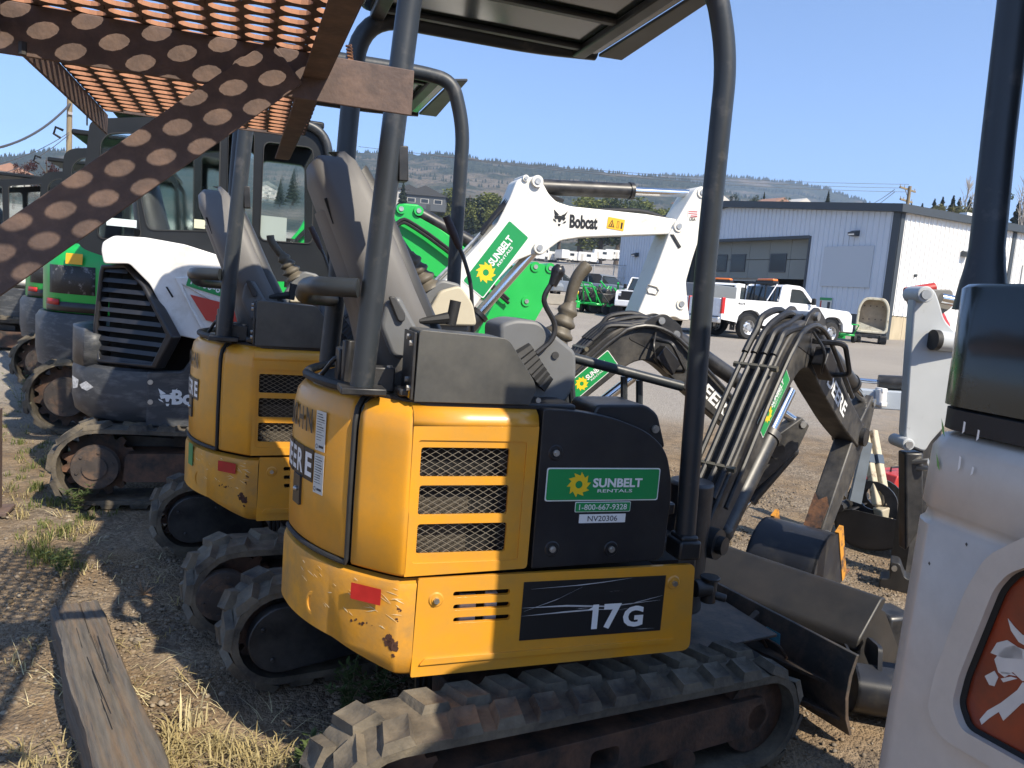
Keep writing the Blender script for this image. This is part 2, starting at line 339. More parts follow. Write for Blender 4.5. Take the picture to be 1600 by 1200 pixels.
# ------------------------------------------------------------------ ground, hills, far things
_GD[:] = [(0, 0), (8, 0), (27, .58), (36, .66), (43, 1.0), (56, 2.1), (100, 4.5), (240, 12), (420, 24), (5000, 240)]
def node_ground():
    m = bpy.data.materials.new('gravel ground'); m.use_nodes = True; N = m.node_tree.nodes; L = m.node_tree.links; b = N['Principled BSDF']
    b.inputs['Roughness'].default_value = .95; b.inputs['Specular IOR Level'].default_value = .15
    tc = N.new('ShaderNodeTexCoord'); v = tc.outputs['Object']
    def noise(sc, det=6): n = N.new('ShaderNodeTexNoise'); n.inputs['Scale'].default_value = sc; n.inputs['Detail'].default_value = det; L.new(v, n.inputs['Vector']); return n.outputs[0]
    def ramp(i, a, b_): r = N.new('ShaderNodeMapRange'); r.inputs['From Min'].default_value = a; r.inputs['From Max'].default_value = b_; L.new(i, r.inputs[0]); return r.outputs[0]
    def mix(f, a, c):
        x = N.new('ShaderNodeMix'); x.data_type = 'RGBA'
        L.new(f, x.inputs['Factor']) if not isinstance(f, float) else x.inputs['Factor'].__setattr__('default_value', f)
        for s_, k in ((a, 'A'), (c, 'B')):
            if isinstance(s_, tuple): x.inputs[k].default_value = (*s_, 1)
            else: L.new(s_, x.inputs[k])
        return x.outputs['Result']
    vor = N.new('ShaderNodeTexVoronoi'); vor.inputs['Scale'].default_value = 55; L.new(v, vor.inputs['Vector'])
    vor2 = N.new('ShaderNodeTexVoronoi'); vor2.inputs['Scale'].default_value = 140; L.new(v, vor2.inputs['Vector'])
    stone = N.new('ShaderNodeSeparateColor'); L.new(vor.outputs['Color'], stone.inputs[0])
    dirt = mix(ramp(noise(3.), .35, .65), (.165, .112, .066), (.29, .212, .132))
    grav = mix(stone.outputs[0], (.13, .1, .072), (.33, .265, .19))
    near = mix(ramp(noise(1.1), .42, .62), dirt, grav)
    near = mix(ramp(noise(9., 8), .5, .75), near, (.13, .105, .08))
    # the trafficked yard beyond: greyer crushed stone, in wheel-worn bands
    sep = N.new('ShaderNodeSeparateXYZ'); L.new(v, sep.inputs[0])
    ad = N.new('ShaderNodeMath'); ad.operation = 'MULTIPLY_ADD'; L.new(noise(.5, 4), ad.inputs[0]); ad.inputs[1].default_value = 5.; L.new(sep.outputs[1], ad.inputs[2])
    far = mix(ramp(noise(.35, 8), .4, .65), (.25, .225, .195), (.32, .285, .24))
    far = mix(stone.outputs[1], far, (.36, .325, .28))
    col = mix(ramp(ad.outputs[0], 9.5, 12.), near, far)
    L.new(col, b.inputs['Base Color'])
    h = N.new('ShaderNodeMath'); h.operation = 'MULTIPLY_ADD'; L.new(vor.outputs['Distance'], h.inputs[0]); h.inputs[1].default_value = -1.; L.new(noise(22, 8), h.inputs[2])
    h2 = N.new('ShaderNodeMath'); h2.operation = 'MULTIPLY_ADD'; L.new(vor2.outputs['Distance'], h2.inputs[0]); h2.inputs[1].default_value = -.5; L.new(h.outputs[0], h2.inputs[2])
    bp = N.new('ShaderNodeBump'); bp.inputs['Strength'].default_value = .8; bp.inputs['Distance'].default_value = .012; L.new(h2.outputs[0], bp.inputs['Height']); L.new(bp.outputs[0], b.inputs['Normal'])
    return m
GROUNDM = node_ground()
def near_h(x, y): return 0.02 * math.sin(x * 2.3 + y) * math.sin(y * 1.7 - x * .6) + .012 * math.sin(x * 6.1 - y * 3.3) * math.sin(y * 5.2) if math.hypot(x, y - 4) < 9 else 0
def build_ground():
    rows = []
    rs = [0, .6, 1.2, 1.8, 2.4, 3, 3.6, 4.2, 4.8, 5.5, 6.3, 7.2, 8, 10, 13, 17, 22, 27, 31, 36, 39, 43, 49, 56, 75, 100, 150, 240, 420, 1000, 2500, 4800]
    n = 144
    for r_ in rs: rows.append([(r_ * math.sin(2 * math.pi * i / n), r_ * math.cos(2 * math.pi * i / n), gz(r_, 0) + (near_h(r_ * math.sin(2 * math.pi * i / n), r_ * math.cos(2 * math.pi * i / n)) - .012 if r_ < 8 else 0)) for i in range(n)])
    g = MB(); g.grid(rows, True); struct(g.build('ground', GROUNDM))
build_ground()

def hill_mat():
    m = mat('forested hill', (.045, .058, .035), .95); N = m.node_tree.nodes; L = m.node_tree.links; b = N['Principled BSDF']; b.inputs['Specular IOR Level'].default_value = 0
    tc = N.new('ShaderNodeTexCoord'); mp = N.new('ShaderNodeMapping'); mp.inputs['Scale'].default_value = (1, 1, 1.9); L.new(tc.outputs['Object'], mp.inputs[0])
    def noise(sc, det): n = N.new('ShaderNodeTexNoise'); n.inputs['Scale'].default_value = sc; n.inputs['Detail'].default_value = det; n.inputs['Roughness'].default_value = .65; L.new(mp.outputs[0], n.inputs[0]); return n.outputs[0]
    r1 = N.new('ShaderNodeMapRange'); r1.inputs['From Min'].default_value = .5; r1.inputs['From Max'].default_value = .6; L.new(noise(.008, 12), r1.inputs[0])
    r2 = N.new('ShaderNodeMapRange'); r2.inputs['From Min'].default_value = .4; r2.inputs['From Max'].default_value = .62; L.new(noise(.15, 4), r2.inputs[0])
    a = N.new('ShaderNodeMix'); a.data_type = 'RGBA'; a.inputs['A'].default_value = (.02, .028, .018, 1); a.inputs['B'].default_value = (.07, .08, .05, 1); L.new(r2.outputs[0], a.inputs['Factor'])
    c = N.new('ShaderNodeMix'); c.data_type = 'RGBA'; L.new(a.outputs['Result'], c.inputs['A']); c.inputs['B'].default_value = (.19, .155, .115, 1)
    sp = N.new('ShaderNodeMath'); sp.operation = 'MULTIPLY'; L.new(r1.outputs[0], sp.inputs[0])
    r3 = N.new('ShaderNodeMapRange'); r3.inputs['From Min'].default_value = .35; r3.inputs['From Max'].default_value = .5; r3.inputs['To Min'].default_value = .15; L.new(noise(.22, 3), r3.inputs[0]); L.new(r3.outputs[0], sp.inputs[1])
    L.new(sp.outputs[0], c.inputs['Factor']); L.new(c.outputs['Result'], b.inputs['Base Color'])
    bp = N.new('ShaderNodeBump'); bp.inputs['Strength'].default_value = 1.; bp.inputs['Distance'].default_value = 6.; L.new(noise(.12, 6), bp.inputs['Height']); L.new(bp.outputs[0], b.inputs['Normal'])
    return m
def hills(ridge, D, name, foot=.45, seed=1):
    """a ridge of ground; ridge = picture points of the skyline at distance D"""
    rr = random.Random(seed); rows = [[] for _ in range(15)]
    xs = [ridge[0][0] + (ridge[-1][0] - ridge[0][0]) * i / 170 for i in range(171)]
    for i, x in enumerate(xs):
        for (a, ya), (b, yb) in zip(ridge, ridge[1:]):
            if a <= x <= b: y = ya + (yb - ya) * (x - a) / (b - a); break
        y += rr.gauss(0, .9)
        dr = ray(x, y); h = Vector((dr.x, dr.y)); u = h.normalized(); Z = EYE + D * dr.z / h.length
        for k in range(15):
            t = k / 14                                    # 0 = foot, 1 = behind the ridge
            if t <= .8: tt = t / .8; dist = D * (foot + (1 - foot) * tt); z = 30 + (Z - 30) * (tt ** 1.25) + math.sin(i * .35 + k) * 3 * math.sin(math.pi * tt) + 5 * math.sin(i * .13 + 2 * k) * math.sin(math.pi * tt)
            else: dist = D * (1 + (t - .8) * 1.5); z = Z - (t - .8) * 300
            rows[k].append((u.x * dist, u.y * dist, z))
    g = MB(); g.grid(rows); o = g.build(name, hill_mat(), smooth=180); struct(o)
    # conifers standing along the skyline
    vs = []; fs = []
    for i in range(3800):
        k = rr.uniform(0, len(xs) - 1.01); i0 = int(k); rowk = rr.choice((11, 11, 11, 10, 10, 9, 9, 8, 7, 12)); a = Vector(rows[rowk][i0]); b = Vector(rows[rowk][i0 + 1]); p = a.lerp(b, k - i0)
        H = rr.uniform(2.5, 6) * D / 1200; w = H * .32; o_ = len(vs); vs += [(p.x - w, p.y - w, p.z - 3), (p.x + w, p.y - w, p.z - 3), (p.x + w, p.y + w, p.z - 3), (p.x - w, p.y + w, p.z - 3), (p.x, p.y, p.z + H)]
        fs += [(o_, o_ + 1, o_ + 4), (o_ + 1, o_ + 2, o_ + 4), (o_ + 2, o_ + 3, o_ + 4), (o_ + 3, o_, o_ + 4)]
    q = MB(); q.v = vs; q.f = fs; o = q.build('hill_forest', mat('far conifer', (.03, .04, .026), .95, spec=0), smooth=0); o['kind'] = 'stuff'
hills([(-420, 250), (-100, 252), (0, 245), (60, 237), (200, 232), (330, 236), (450, 240), (520, 238), (610, 236), (640, 239), (700, 239), (760, 249), (850, 257), (900, 262), (960, 270), (1060, 279), (1140, 300), (1300, 350), (1500, 410)], 1500, 'hill', .4, 3)
hills([(560, 330), (800, 300), (960, 280), (1020, 272), (1060, 272), (1120, 275), (1150, 274), (1190, 277), (1250, 285), (1300, 296), (1360, 318), (1400, 330), (1480, 350), (1560, 372), (1700, 390), (2100, 410)], 2300, 'hill', .62, 5)

# ------------------------------------------------------------------ trees
def leaf_mat(name, a, b_, trans=.25):
    m = mat(name, a, .7); N = m.node_tree.nodes; L = m.node_tree.links; b = N['Principled BSDF']; b.inputs['Specular IOR Level'].default_value = .2
    g = N.new('ShaderNodeNewGeometry'); mx = N.new('ShaderNodeMix'); mx.data_type = 'RGBA'; mx.inputs['A'].default_value = (*a, 1); mx.inputs['B'].default_value = (*b_, 1)
    L.new(g.outputs['Random Per Island'], mx.inputs['Factor']); L.new(mx.outputs['Result'], b.inputs['Base Color'])
    tr = N.new('ShaderNodeBsdfTranslucent'); L.new(mx.outputs['Result'], tr.inputs[0]); ms = N.new('ShaderNodeMixShader'); ms.inputs[0].default_value = trans
    L.new(b.outputs[0], ms.inputs[1]); L.new(tr.outputs[0], ms.inputs[2]); L.new(ms.outputs[0], N['Material Output'].inputs[0]); return m
LEAF = leaf_mat('leaf green', (.085, .11, .028), (.2, .21, .06)); LEAFD = leaf_mat('dark leaf green', (.03, .045, .018), (.07, .09, .035))
NEED = leaf_mat('conifer needles', (.018, .03, .016), (.05, .062, .034), .1); PURP = leaf_mat('purple leaf', (.035, .016, .018), (.085, .04, .04)); OLIV = leaf_mat('pale olive leaf', (.13, .14, .06), (.2, .19, .1))
BARK = mat('bark', (.09, .07, .055), .9, var=.3, vscale=3, bump=.3, bscale=8); PALEB = mat('pale bark', (.4, .36, .31), .8, var=.2, vscale=5)
_TREES = {}
def crown_mesh(kind, seed, n, lm):
    r = np.random.default_rng(seed)
    if kind == 'conifer':
        t = r.random(n) ** .7; ang = r.random(n) * 2 * np.pi; tier = .75 + .25 * np.cos(t * 60); rad = (1 - (1 - t)) * .21 * tier * (.3 + .7 * r.random(n) ** .5)
        c = np.stack([rad * np.cos(ang), rad * np.sin(ang), 1 - t * .9 - rad * .3], 1); s = .017 + .02 * t
    else:
        nb = {'poplar': 16, 'round': 22, 'sparse': 16}[kind]
        bc = r.normal(0, 1, (nb, 3)); bc /= np.linalg.norm(bc, axis=1)[:, None]; bc *= (r.random(nb) ** .4)[:, None]
        sc = {'poplar': (.15, .15, .36), 'round': (.3, .3, .3), 'sparse': (.26, .26, .33)}[kind]; bc = bc * np.array(sc) + np.array([0, 0, .6])
        br = r.uniform(.07, .15, nb) * (1 if kind != 'sparse' else .7)
        i = r.integers(0, nb, n); d = r.normal(0, 1, (n, 3)); d /= np.linalg.norm(d, axis=1)[:, None]; c = bc[i] + d * (br[i] * r.random(n) ** .4)[:, None]; s = np.full(n, .017 if kind != 'sparse' else .014) * r.uniform(.7, 1.4, n)
    a = r.normal(0, 1, (n, 3)); a /= np.linalg.norm(a, axis=1)[:, None]; b = np.cross(a, r.normal(0, 1, (n, 3))); b /= np.linalg.norm(b, axis=1)[:, None]
    if np.isscalar(s): s = np.full(n, s)
    a *= s[:, None]; b *= s[:, None] * .7
    v = np.stack([c - a, c + b, c + a, c - b], 1).reshape(-1, 3)
    me = bpy.data.meshes.new('crown'); me.vertices.add(len(v)); me.vertices.foreach_set('co', v.ravel()); me.loops.add(n * 4); me.loops.foreach_set('vertex_index', np.arange(n * 4)); me.polygons.add(n)
    me.polygons.foreach_set('loop_start', np.arange(n) * 4); me.update(calc_edges=True); me.materials.append(lm); return me
def tree(name, kind, lm, x, y, H, label, seed=1, n=1800, wide=1., bark=BARK, group=None, cat='tree', z=None):
    key = (kind, lm.name, seed, n)
    t = thing(name, label, cat, (x, y, gz(x, y) if z is None else z), (seed * 1.7) % 6.28, group); t.scale = (H * wide, H * wide, H)
    if key not in _TREES:
        q = MB(); q.tube([(0, 0, -.02), (.006, 0, .3), (0, .008, .62), (0, 0, .9)], [.03, .022, .013, .004], 8); rr = random.Random(seed)
        if kind != 'conifer':
            for i in range(9): a = rr.uniform(0, 6.28); h0 = rr.uniform(.22, .65); l_ = rr.uniform(.12, .26); q.tube([(0, 0, h0), (l_ * .55 * math.cos(a), l_ * .55 * math.sin(a), h0 + l_ * .5), (l_ * math.cos(a), l_ * math.sin(a), h0 + l_ * 1.05)], [.01, .006, .002], 5)
        tk = q.build('trunk', bark, t); me = crown_mesh(kind, seed, n, lm); _TREES[key] = (tk.data, me)
    else:
        tk = bpy.data.objects.new('trunk', _TREES[key][0]); COL.objects.link(tk); tk.parent = t
    cr = bpy.data.objects.new('crown', _TREES[key][1]); COL.objects.link(cr); cr.parent = t
    return t
def tree_px(name, kind, lm, px, ytop, D, ybase, label, **k):
    p = onD(px, ybase, D); q = onD(px, ytop, D); return tree(name, kind, lm, p.x, p.y, q.z - p.z, label, z=p.z, **k)
rr = random.Random(11)
ORD = 'first second third fourth fifth sixth seventh eighth ninth tenth eleventh twelfth thirteenth fourteenth fifteenth sixteenth seventeenth eighteenth'.split()
# the leafy belt behind the caravan park, left to right
belt = [(600, 312, 372), (640, 328, 375), (672, 300, 385), (700, 288, 390), (728, 296, 392), (757, 302, 392), (790, 306, 395), (815, 314, 398), (845, 306, 400), (872, 312, 400), (905, 308, 402), (935, 304, 404), (962, 303, 406), (990, 310, 408), (1015, 316, 410), (1042, 312, 412), (560, 335, 370), (528, 345, 368)]
for i, (px, yt, yb) in enumerate(belt):
    D = rr.uniform(235, 275); tall = yt < 310
    lab = 'bright green leafy tree in the belt behind the caravans' if not tall else 'tallest bright green tree clump rising left of the white boom'
    tree_px('leafy_tree', 'poplar' if i % 3 else 'round', LEAF if i % 4 else LEAFD, px, yt, D, yb + 6, ORD[sorted(q[0] for q in belt).index(px)] + ' leafy tree from the left in the green belt behind the caravans', seed=20 + i % 5, n=3600, wide=1.9 if i % 3 else 1.25, group='leafy trees behind the caravan park')
con = [(627, 284, 345, 240, 'dark conifer right of the roll bar, beside the dark grey house'), (457, 264, 320, 180, 'tall dark conifer seen through the cab window'), (437, 280, 322, 185, 'lower rounded conifer seen through the cab window left of the tall one'), (608, 280, 350, 300, 'thin conifer just left of the nearest roll bar post'),
       (1291, 297, 332, 190, 'single tall columnar conifer above the metal building roof')]
for i, (px, yt, yb, D, lab) in enumerate(con): tree_px('conifer_tree', 'conifer', NEED, px, yt, D, yb, lab, seed=40 + i % 2, n=2200, wide=1.15 if i != 4 else 1.0)
for i, (px, yt, yb, D) in enumerate([(1075, 298, 340, 200), (1140, 300, 340, 210), (1178, 303, 338, 210), (1190, 300, 338, 215), (1225, 306, 338, 200), (1250, 316, 338, 220), (1265, 318, 338, 220), (1305, 318, 340, 200), (1325, 320, 340, 210), (1345, 316, 342, 190), (1368, 322, 345, 200)]):
    tree_px('roadside_tree', 'round' if i % 3 else 'conifer', NEED if i % 2 else LEAFD, px, yt, D, yb + 4, ORD[i] + ' dark treetop from the left showing over the roof of the metal building', seed=50 + i % 4, n=1500, group='small trees over the building roof')
cfr = [(1432, 318, 372, 150), (1450, 311, 374, 155), (1462, 308, 376, 150), (1478, 306, 378, 150), (1488, 309, 380, 160), (1503, 308, 385, 140), (1520, 304, 390, 145), (1535, 310, 392, 150), (1553, 308, 395, 150), (1578, 314, 398, 150), (1592, 318, 400, 140), (1415, 318, 370, 160), (1615, 310, 400, 150)]
for i, (px, yt, yb, D) in enumerate(cfr):
    tree_px('conifer_tree', 'conifer', NEED, px, yt, D, yb + 15, ORD[sorted(q[0] for q in cfr).index(px)] + ' dark conifer from the left in the row behind the white side wall', seed=40 + i % 3, n=1800, wide=1.3, group='conifers behind the metal building')
tree_px('willow_tree', 'sparse', OLIV, 1480, 312, 110, 385, 'pale olive bushy tree behind the metal building, left of the dark post', seed=61, n=2600, wide=1.6)
tree_px('leafy_tree', 'sparse', LEAFD, 1545, 280, 100, 390, 'loose green tree touching the left edge of the dark post', seed=62, n=2200, wide=.9)
def bare(px, yt, D, yb, label, seed):
    p = onD(px, yb, D); q_ = onD(px, yt, D); H = q_.z - p.z; t = thing('bare_tree', label, 'tree', p, 0); r = random.Random(seed); q = MB(); tw = MB()
    q.tube([(0, 0, 0), (.02 * H, 0, .3 * H), (0, .01 * H, .6 * H), (.01 * H, 0, H)], [.016 * H, .012 * H, .008 * H, .002 * H], 7)
    for i in range(16):
        a = r.uniform(0, 6.28); h0 = r.uniform(.15, .85) * H; l_ = (1.05 * H - h0) * r.uniform(.3, .6); c, s_ = math.cos(a) * .35, math.sin(a) * .35
        pts = [(0, 0, h0), (c * l_ * .6, s_ * l_ * .6, h0 + l_ * .5), (c * l_, s_ * l_, h0 + l_)]; tw.tube(pts, [.006 * H, .004 * H, .001 * H], 5)
        for j in range(5): b = r.uniform(0, 6.28); f = r.uniform(.3, .9); k = (c * l_ * f, s_ * l_ * f, h0 + l_ * f); tw.tube([k, (k[0] + .06 * H * math.cos(b), k[1] + .06 * H * math.sin(b), k[2] + .1 * H)], [.003 * H, .0008 * H], 4)
    q.build('trunk', PALEB, t); tw.build('branches', PALEB, t)
bare(1588, 262, 90, 400, 'pale bare birch rising right of the dark post', 3); bare(1500, 275, 110, 385, 'thin bare dead tree behind the metal building', 5)
tree_px('purple_tree', 'sparse', PURP, 38, 246, 60, 330, 'dark purple-leaved tree at the far left, below the wires', seed=71, n=1700, wide=.8)
tree_px('purple_tree', 'sparse', PURP, 72, 238, 62, 330, 'taller dark purple-leaved tree just left of the wooden pole', seed=73, n=1700, wide=1.0)
tree_px('leafy_tree', 'round', LEAFD, 0, 275, 90, 320, 'green tree at the left edge below the hill', seed=23, n=1500)

# ------------------------------------------------------------------ poles and wires
PWOOD = mat('pole wood', (.24, .19, .12), .85, var=.25, vscale=6, stretch=(3, 3, .3), bump=.2, bscale=20); CERAM = mat('insulator', (.35, .33, .32), .3); WIRE = mat('wire', (.06, .06, .065), .6)
def pole(px, yt, D, label, arms=True, lean=0):
    p = onD(px, yt, D); z0 = gz(p.x, p.y); H = p.z - z0; t = thing('utility_pole', label, 'utility pole', (p.x, p.y, z0), R(20), None, (0, lean))
    q = MB(); q.tube([(0, 0, -.3), (0, 0, H)], [.17, .13], 12); q.build('pole_shaft', PWOOD, t)
    if arms:
        for (dz, w) in ((.25, 1.35), (1.15, 1.05)):
            q = MB(); q.box((0, .15, H - dz), (2 * w, .1, .13)); q.build('cross_arm', PWOOD, t)
            for s_ in (-1, -.45, .95): q = MB(); q.cyl((s_ * w * .95, .15, H - dz + .06), (s_ * w * .95, .15, H - dz + .25), .045, .03, 8); q.build('insulator', CERAM, t)
        for s_ in (-1, 1): q = MB(); q.tube([(s_ * .55, .12, H - .3), (0, .12, H - .75)], .025, 6); q.build('brace', PWOOD, t)
    else:
        q = MB(); q.box((.0, -.16, H - .9), (.2, .14, .14)); q.build('wire_bracket', CERAM, t)
    return t, p
pole(1422, 291, 62, 'wooden utility pole with two cross arms above the metal building'); pole(109, 150, 40, 'wooden pole behind the cabs at far left', arms=False)
def wire(a, b, sag, r, label, grp, name='overhead_wire'):
    a = Vector(a); b = Vector(b); q = MB(); q.tube([a.lerp(b, t) - Vector((0, 0, 4 * sag * t * (1 - t))) for t in [i / 16 for i in range(17)]], r, 5, False)
    tag(q.build(name, WIRE), label, 'wire', grp)
wire(onD(-40, 236, 30), onD(110, 162, 40), .55, .055, 'thick twisted service cable dropping to the left edge from the wooden pole', None)
wire(onD(-40, 264, 34), onD(108, 207, 40), .3, .018, 'upper of the two thin wires running left from the wooden pole', None); wire(onD(-40, 282, 34), onD(108, 210, 40), .4, .018, 'lower of the two thin wires running left from the wooden pole', None)
for i, (ya, yb) in enumerate(((237, 288), (241, 294), (246, 300))): wire(onD(560 + 40 * i, ya - 8, 300), onD(1420, yb, 330), 3, .09, ['top', 'middle', 'lowest'][i] + ' of the three thin power lines crossing before the hill', 'power lines before the hill')
for i, (ya, yb) in enumerate(((322, 296), (330, 300))): wire(onD(1340, ya, 150), onD(1398, yb, 62), .6, .025, ['upper', 'lower'][i] + ' thin line running left from the pole above the building', 'lines at the right-hand pole')
wire(onD(-60, 250, 240), onD(120, 330, 330), 1, .09, 'faint power line over the left hill', None)

# ------------------------------------------------------------------ far houses and caravans
HW = mat('house wall', (.5, .48, .44), .8); HD = mat('dark house wall', (.08, .09, .1), .8); RFR = mat('orange roof tile', (.3, .17, .12), .8, var=.15, vscale=2); RFD = mat('dark roof shingle', (.05, .052, .055), .8); WIN = mat('window glass', (.03, .035, .04), .1); RVW = mat('caravan skin', (.7, .7, .68), .4, var=.05)
def house(px, yb, D, w, h, d, label, wm, rm, rz=.3):
    p = onD(px, yb, D); t = thing('house', label, 'house', (p.x, p.y, p.z - 1.2), rz); q = MB(); q.box((0, 0, h / 2), (w, d, h)); q.build('wall', wm, t)
    q = MB(); q.plate([(-w * .56, h - .1), (w * .56, h - .1), (0, h + w * .23)], [], 'xz', -d * .56, d * .56); q.build('roof', rm, t)
    for i in range(3):
        f = MB(); f.box((-w * .32 + i * w * .32, -d / 2 - .02, h * .62), (w * .2, .08, h * .3)); fr = f.build('window', HW, t); g = MB(); g.box((-w * .32 + i * w * .32, -d / 2 - .07, h * .62), (w * .17, .03, h * .25)); g.build('pane', WIN, fr)
    q = MB(); q.box((w * .1, -d / 2 - .03, h * .2), (w * .1, .06, h * .4)); q.build('door', RFD, t); return t
house(665, 325, 245, 13, 4.6, 9, 'dark grey gabled house on the slope right of the roll bar', HD, RFD, -.3); house(640, 318, 255, 8, 5, 8, 'white-gabled house just left of the dark grey house', HW, RFD, -.3)
house(17, 285, 150, 7, 3, 6, 'pale house with an orange tiled roof at the far left', HW, RFR, .2); house(414, 304, 260, 7, 2.4, 6, 'cream house far off through the cab window', HW, HW, .1)
for i, (px, yb, w, rm) in enumerate([(1090, 333, 10, RFR), (1110, 330, 8, HW), (1205, 334, 9, RFR), (1240, 333, 8, HW)]): house(px, yb, 190 + 8 * i, w, 3.2, 7, ['house with a rust-red roof left of the dark ROPS post', 'pale flat house over the left end of the metal roof', 'red-roofed house over the ridge of the metal building', 'pale house over the metal roof right of the red-roofed one'][i], HW, rm, .2)
for i in range(13):
    px = 838 + i * 12.6 + rr.uniform(-3, 3); p = onD(px, 402 + rr.uniform(0, 8) + i * .4, 225 + rr.uniform(-8, 8)); t = thing('caravan', ORD[i] + ' white caravan from the left in the distant row below the trees', 'caravan', p, rr.uniform(-.4, .4) + 1.2 * (i % 2), 'caravans parked in the distance')
    L_ = rr.uniform(3.2, 5.5); q = MB(); q.plate(rpoly([(-L_ / 2, .5), (L_ / 2, .5), (L_ / 2 + .1, 1.8), (L_ / 2 - .4, 3), (-L_ / 2, 3)], .25), [], 'xz', -1.1, 1.1); q.build('body', RVW, t)
    q = MB(); q.box((.3, -1.12, 2.1), (1.2, .04, .7)); q.build('window', WIN, t); q = MB(); q.box((-L_ * .3, -1.12, 1.5), (.7, .04, 1.8)); q.build('door', HW, t)
    for s_ in (-.5, .6): q = MB(); q.cyl((s_, -1.1, .35), (s_, 1.1, .35), .35, n=12); q.build('wheel', TYRE, t)
# chain-link fence along the far side of the yard
GALV = mat('galvanised pipe', (.5, .5, .48), .5, metal=.5)
ft = thing('chain_link_fence', 'galvanised chain-link fence behind the parked cars', 'fence', (0, 0, 0)); fp = [onD(770 + i * 31, 452 + i * .7, 54) for i in range(8)]
for p in fp: q = MB(); q.cyl(p - Vector((0, 0, .3)), p + Vector((0, 0, 1.9)), .035, n=8); q.build('fence_post', GALV, ft)
for dz in (.15, 1.0, 1.88): q = MB(); q.tube([p + Vector((0, 0, dz)) for p in fp], .024, 6); q.build('fence_rail', GALV, ft)
q = MB(); a, b = fp[0], fp[-1]; n = 110
for i in range(n):
    for s_ in (0, 1):
        t0 = i / n; t1 = t0 + (.022 if not s_ else -.022)
        if 0 <= t1 <= 1: q.tube([a.lerp(b, t0) + Vector((0, 0, .1)), a.lerp(b, t1) + Vector((0, 0, 1.85))], .006, 3, False)
q.build('fence_mesh', GALV, ft)['kind'] = 'stuff'

# ------------------------------------------------------------------ the metal building
SIDB = mat('shade-blue ribbed siding', (.56, .61, .67), .45, var=.03, vscale=1); SIDW = mat('white ribbed siding', (.82, .81, .78), .45, var=.02, vscale=1); TRIM = mat('dark metal trim', (.045, .055, .065), .5); DOORG = mat('sectional door panel', (.2, .215, .2), .6, var=.05, vscale=.6); PLY = mat('plywood', (.45, .38, .26), .8, var=.15, vscale=3, stretch=(1, 1, .3)); SIGNG = mat('blank sign sheet', (.46, .5, .54), .5)  # front siding tinted blue-grey for its shade; the sunlit side stays white
cb_ = onD(1381, 537, 35); BZ = cb_.z
bld = thing('metal_building', 'low-gabled building of white ribbed steel with a big open bay, its front tinted blue-grey for shade', 'building', (cb_.x, cb_.y, BZ), 0)
af, ar = R(-7), R(83); fx = Vector((math.sin(af), math.cos(af), 0)); rx = Vector((math.sin(ar), math.cos(ar), 0)); nf = -rx; nr_ = -fx
def BF(s, z, o=0): p = fx * s + nf * o; return (p.x, p.y, z)
def BR(s, z, o=0): p = rx * s + nr_ * o; return (p.x, p.y, z)
EH = 5.95; AP = 6.9; LF = 22.5; MID = 11.5; D0, D1, DZ = 5.1, 14.6, 4.95
def roofz(s): return EH + (AP - EH) * (s / MID if s < MID else (LF - s) / (LF - MID))
def ribs(q, fn, s0, s1, za, zb, step=.3):
    n = max(1, int((s1 - s0) / step))
    for i in range(n):
        s = s0 + (i + .5) * (s1 - s0) / n; z1 = zb(s) if callable(zb) else zb
        q.add([fn(s - .035, za, .0), fn(s - .018, za, .04), fn(s + .018, za, .04), fn(s + .035, za, .0), fn(s - .035, z1, .0), fn(s - .018, z1, .04), fn(s + .018, z1, .04), fn(s + .035, z1, .0)], [(0, 1, 5, 4), (1, 2, 6, 5), (2, 3, 7, 6)])
def panel(name, fn, s0, s1, za, zb, m, o0=-.15, o1=0, parent=bld, rib=0):
    z0, z1 = (zb(s0), zb(s1)) if callable(zb) else (zb, zb); q = MB()
    q.add([fn(s0, za, o0), fn(s1, za, o0), fn(s1, z1, o0), fn(s0, z0, o0), fn(s0, za, o1), fn(s1, za, o1), fn(s1, z1, o1), fn(s0, z0, o1)], [(0, 1, 2, 3), (4, 5, 6, 7), (0, 1, 5, 4), (1, 2, 6, 5), (2, 3, 7, 6), (3, 0, 4, 7)])
    if rib: ribs(q, fn, s0 + .02, s1 - .02, za, zb, rib)
    return q.build(name, m, parent, smooth=0)
panel('wall_panel', BF, .0, D0, 1.25, roofz, SIDB, rib=.3); panel('wall_panel', BF, D1, LF, .1, roofz, SIDB, rib=.3)
q = MB(); q.add([BF(D0, DZ, -.15), BF(D1, DZ, -.15), BF(D1, DZ), BF(D0, DZ)], [(0, 1, 2, 3)]); panel('wall_panel', BF, D0 + .004, MID, DZ, roofz, SIDB, rib=.3); panel('wall_panel', BF, MID, D1 - .004, DZ, roofz, SIDB, rib=.3)
panel('base_wall', BF, 0, D0, 0, 1.25, TRIM, o1=-.03)
for s in (D0, D1): panel('door_trim', BF, s - .06, s + .06, 0, DZ + .06, TRIM, o1=.05)
panel('door_trim', BF, D0 + .07, D1 - .07, DZ - .06, DZ + .1, TRIM, o1=.05)
panel('corner_trim', BF, -.02, .36, 0, EH + .02, TRIM, o1=.06); panel('corner_trim', BR, -.03, .22, 0, EH + .02, TRIM, o1=.06)
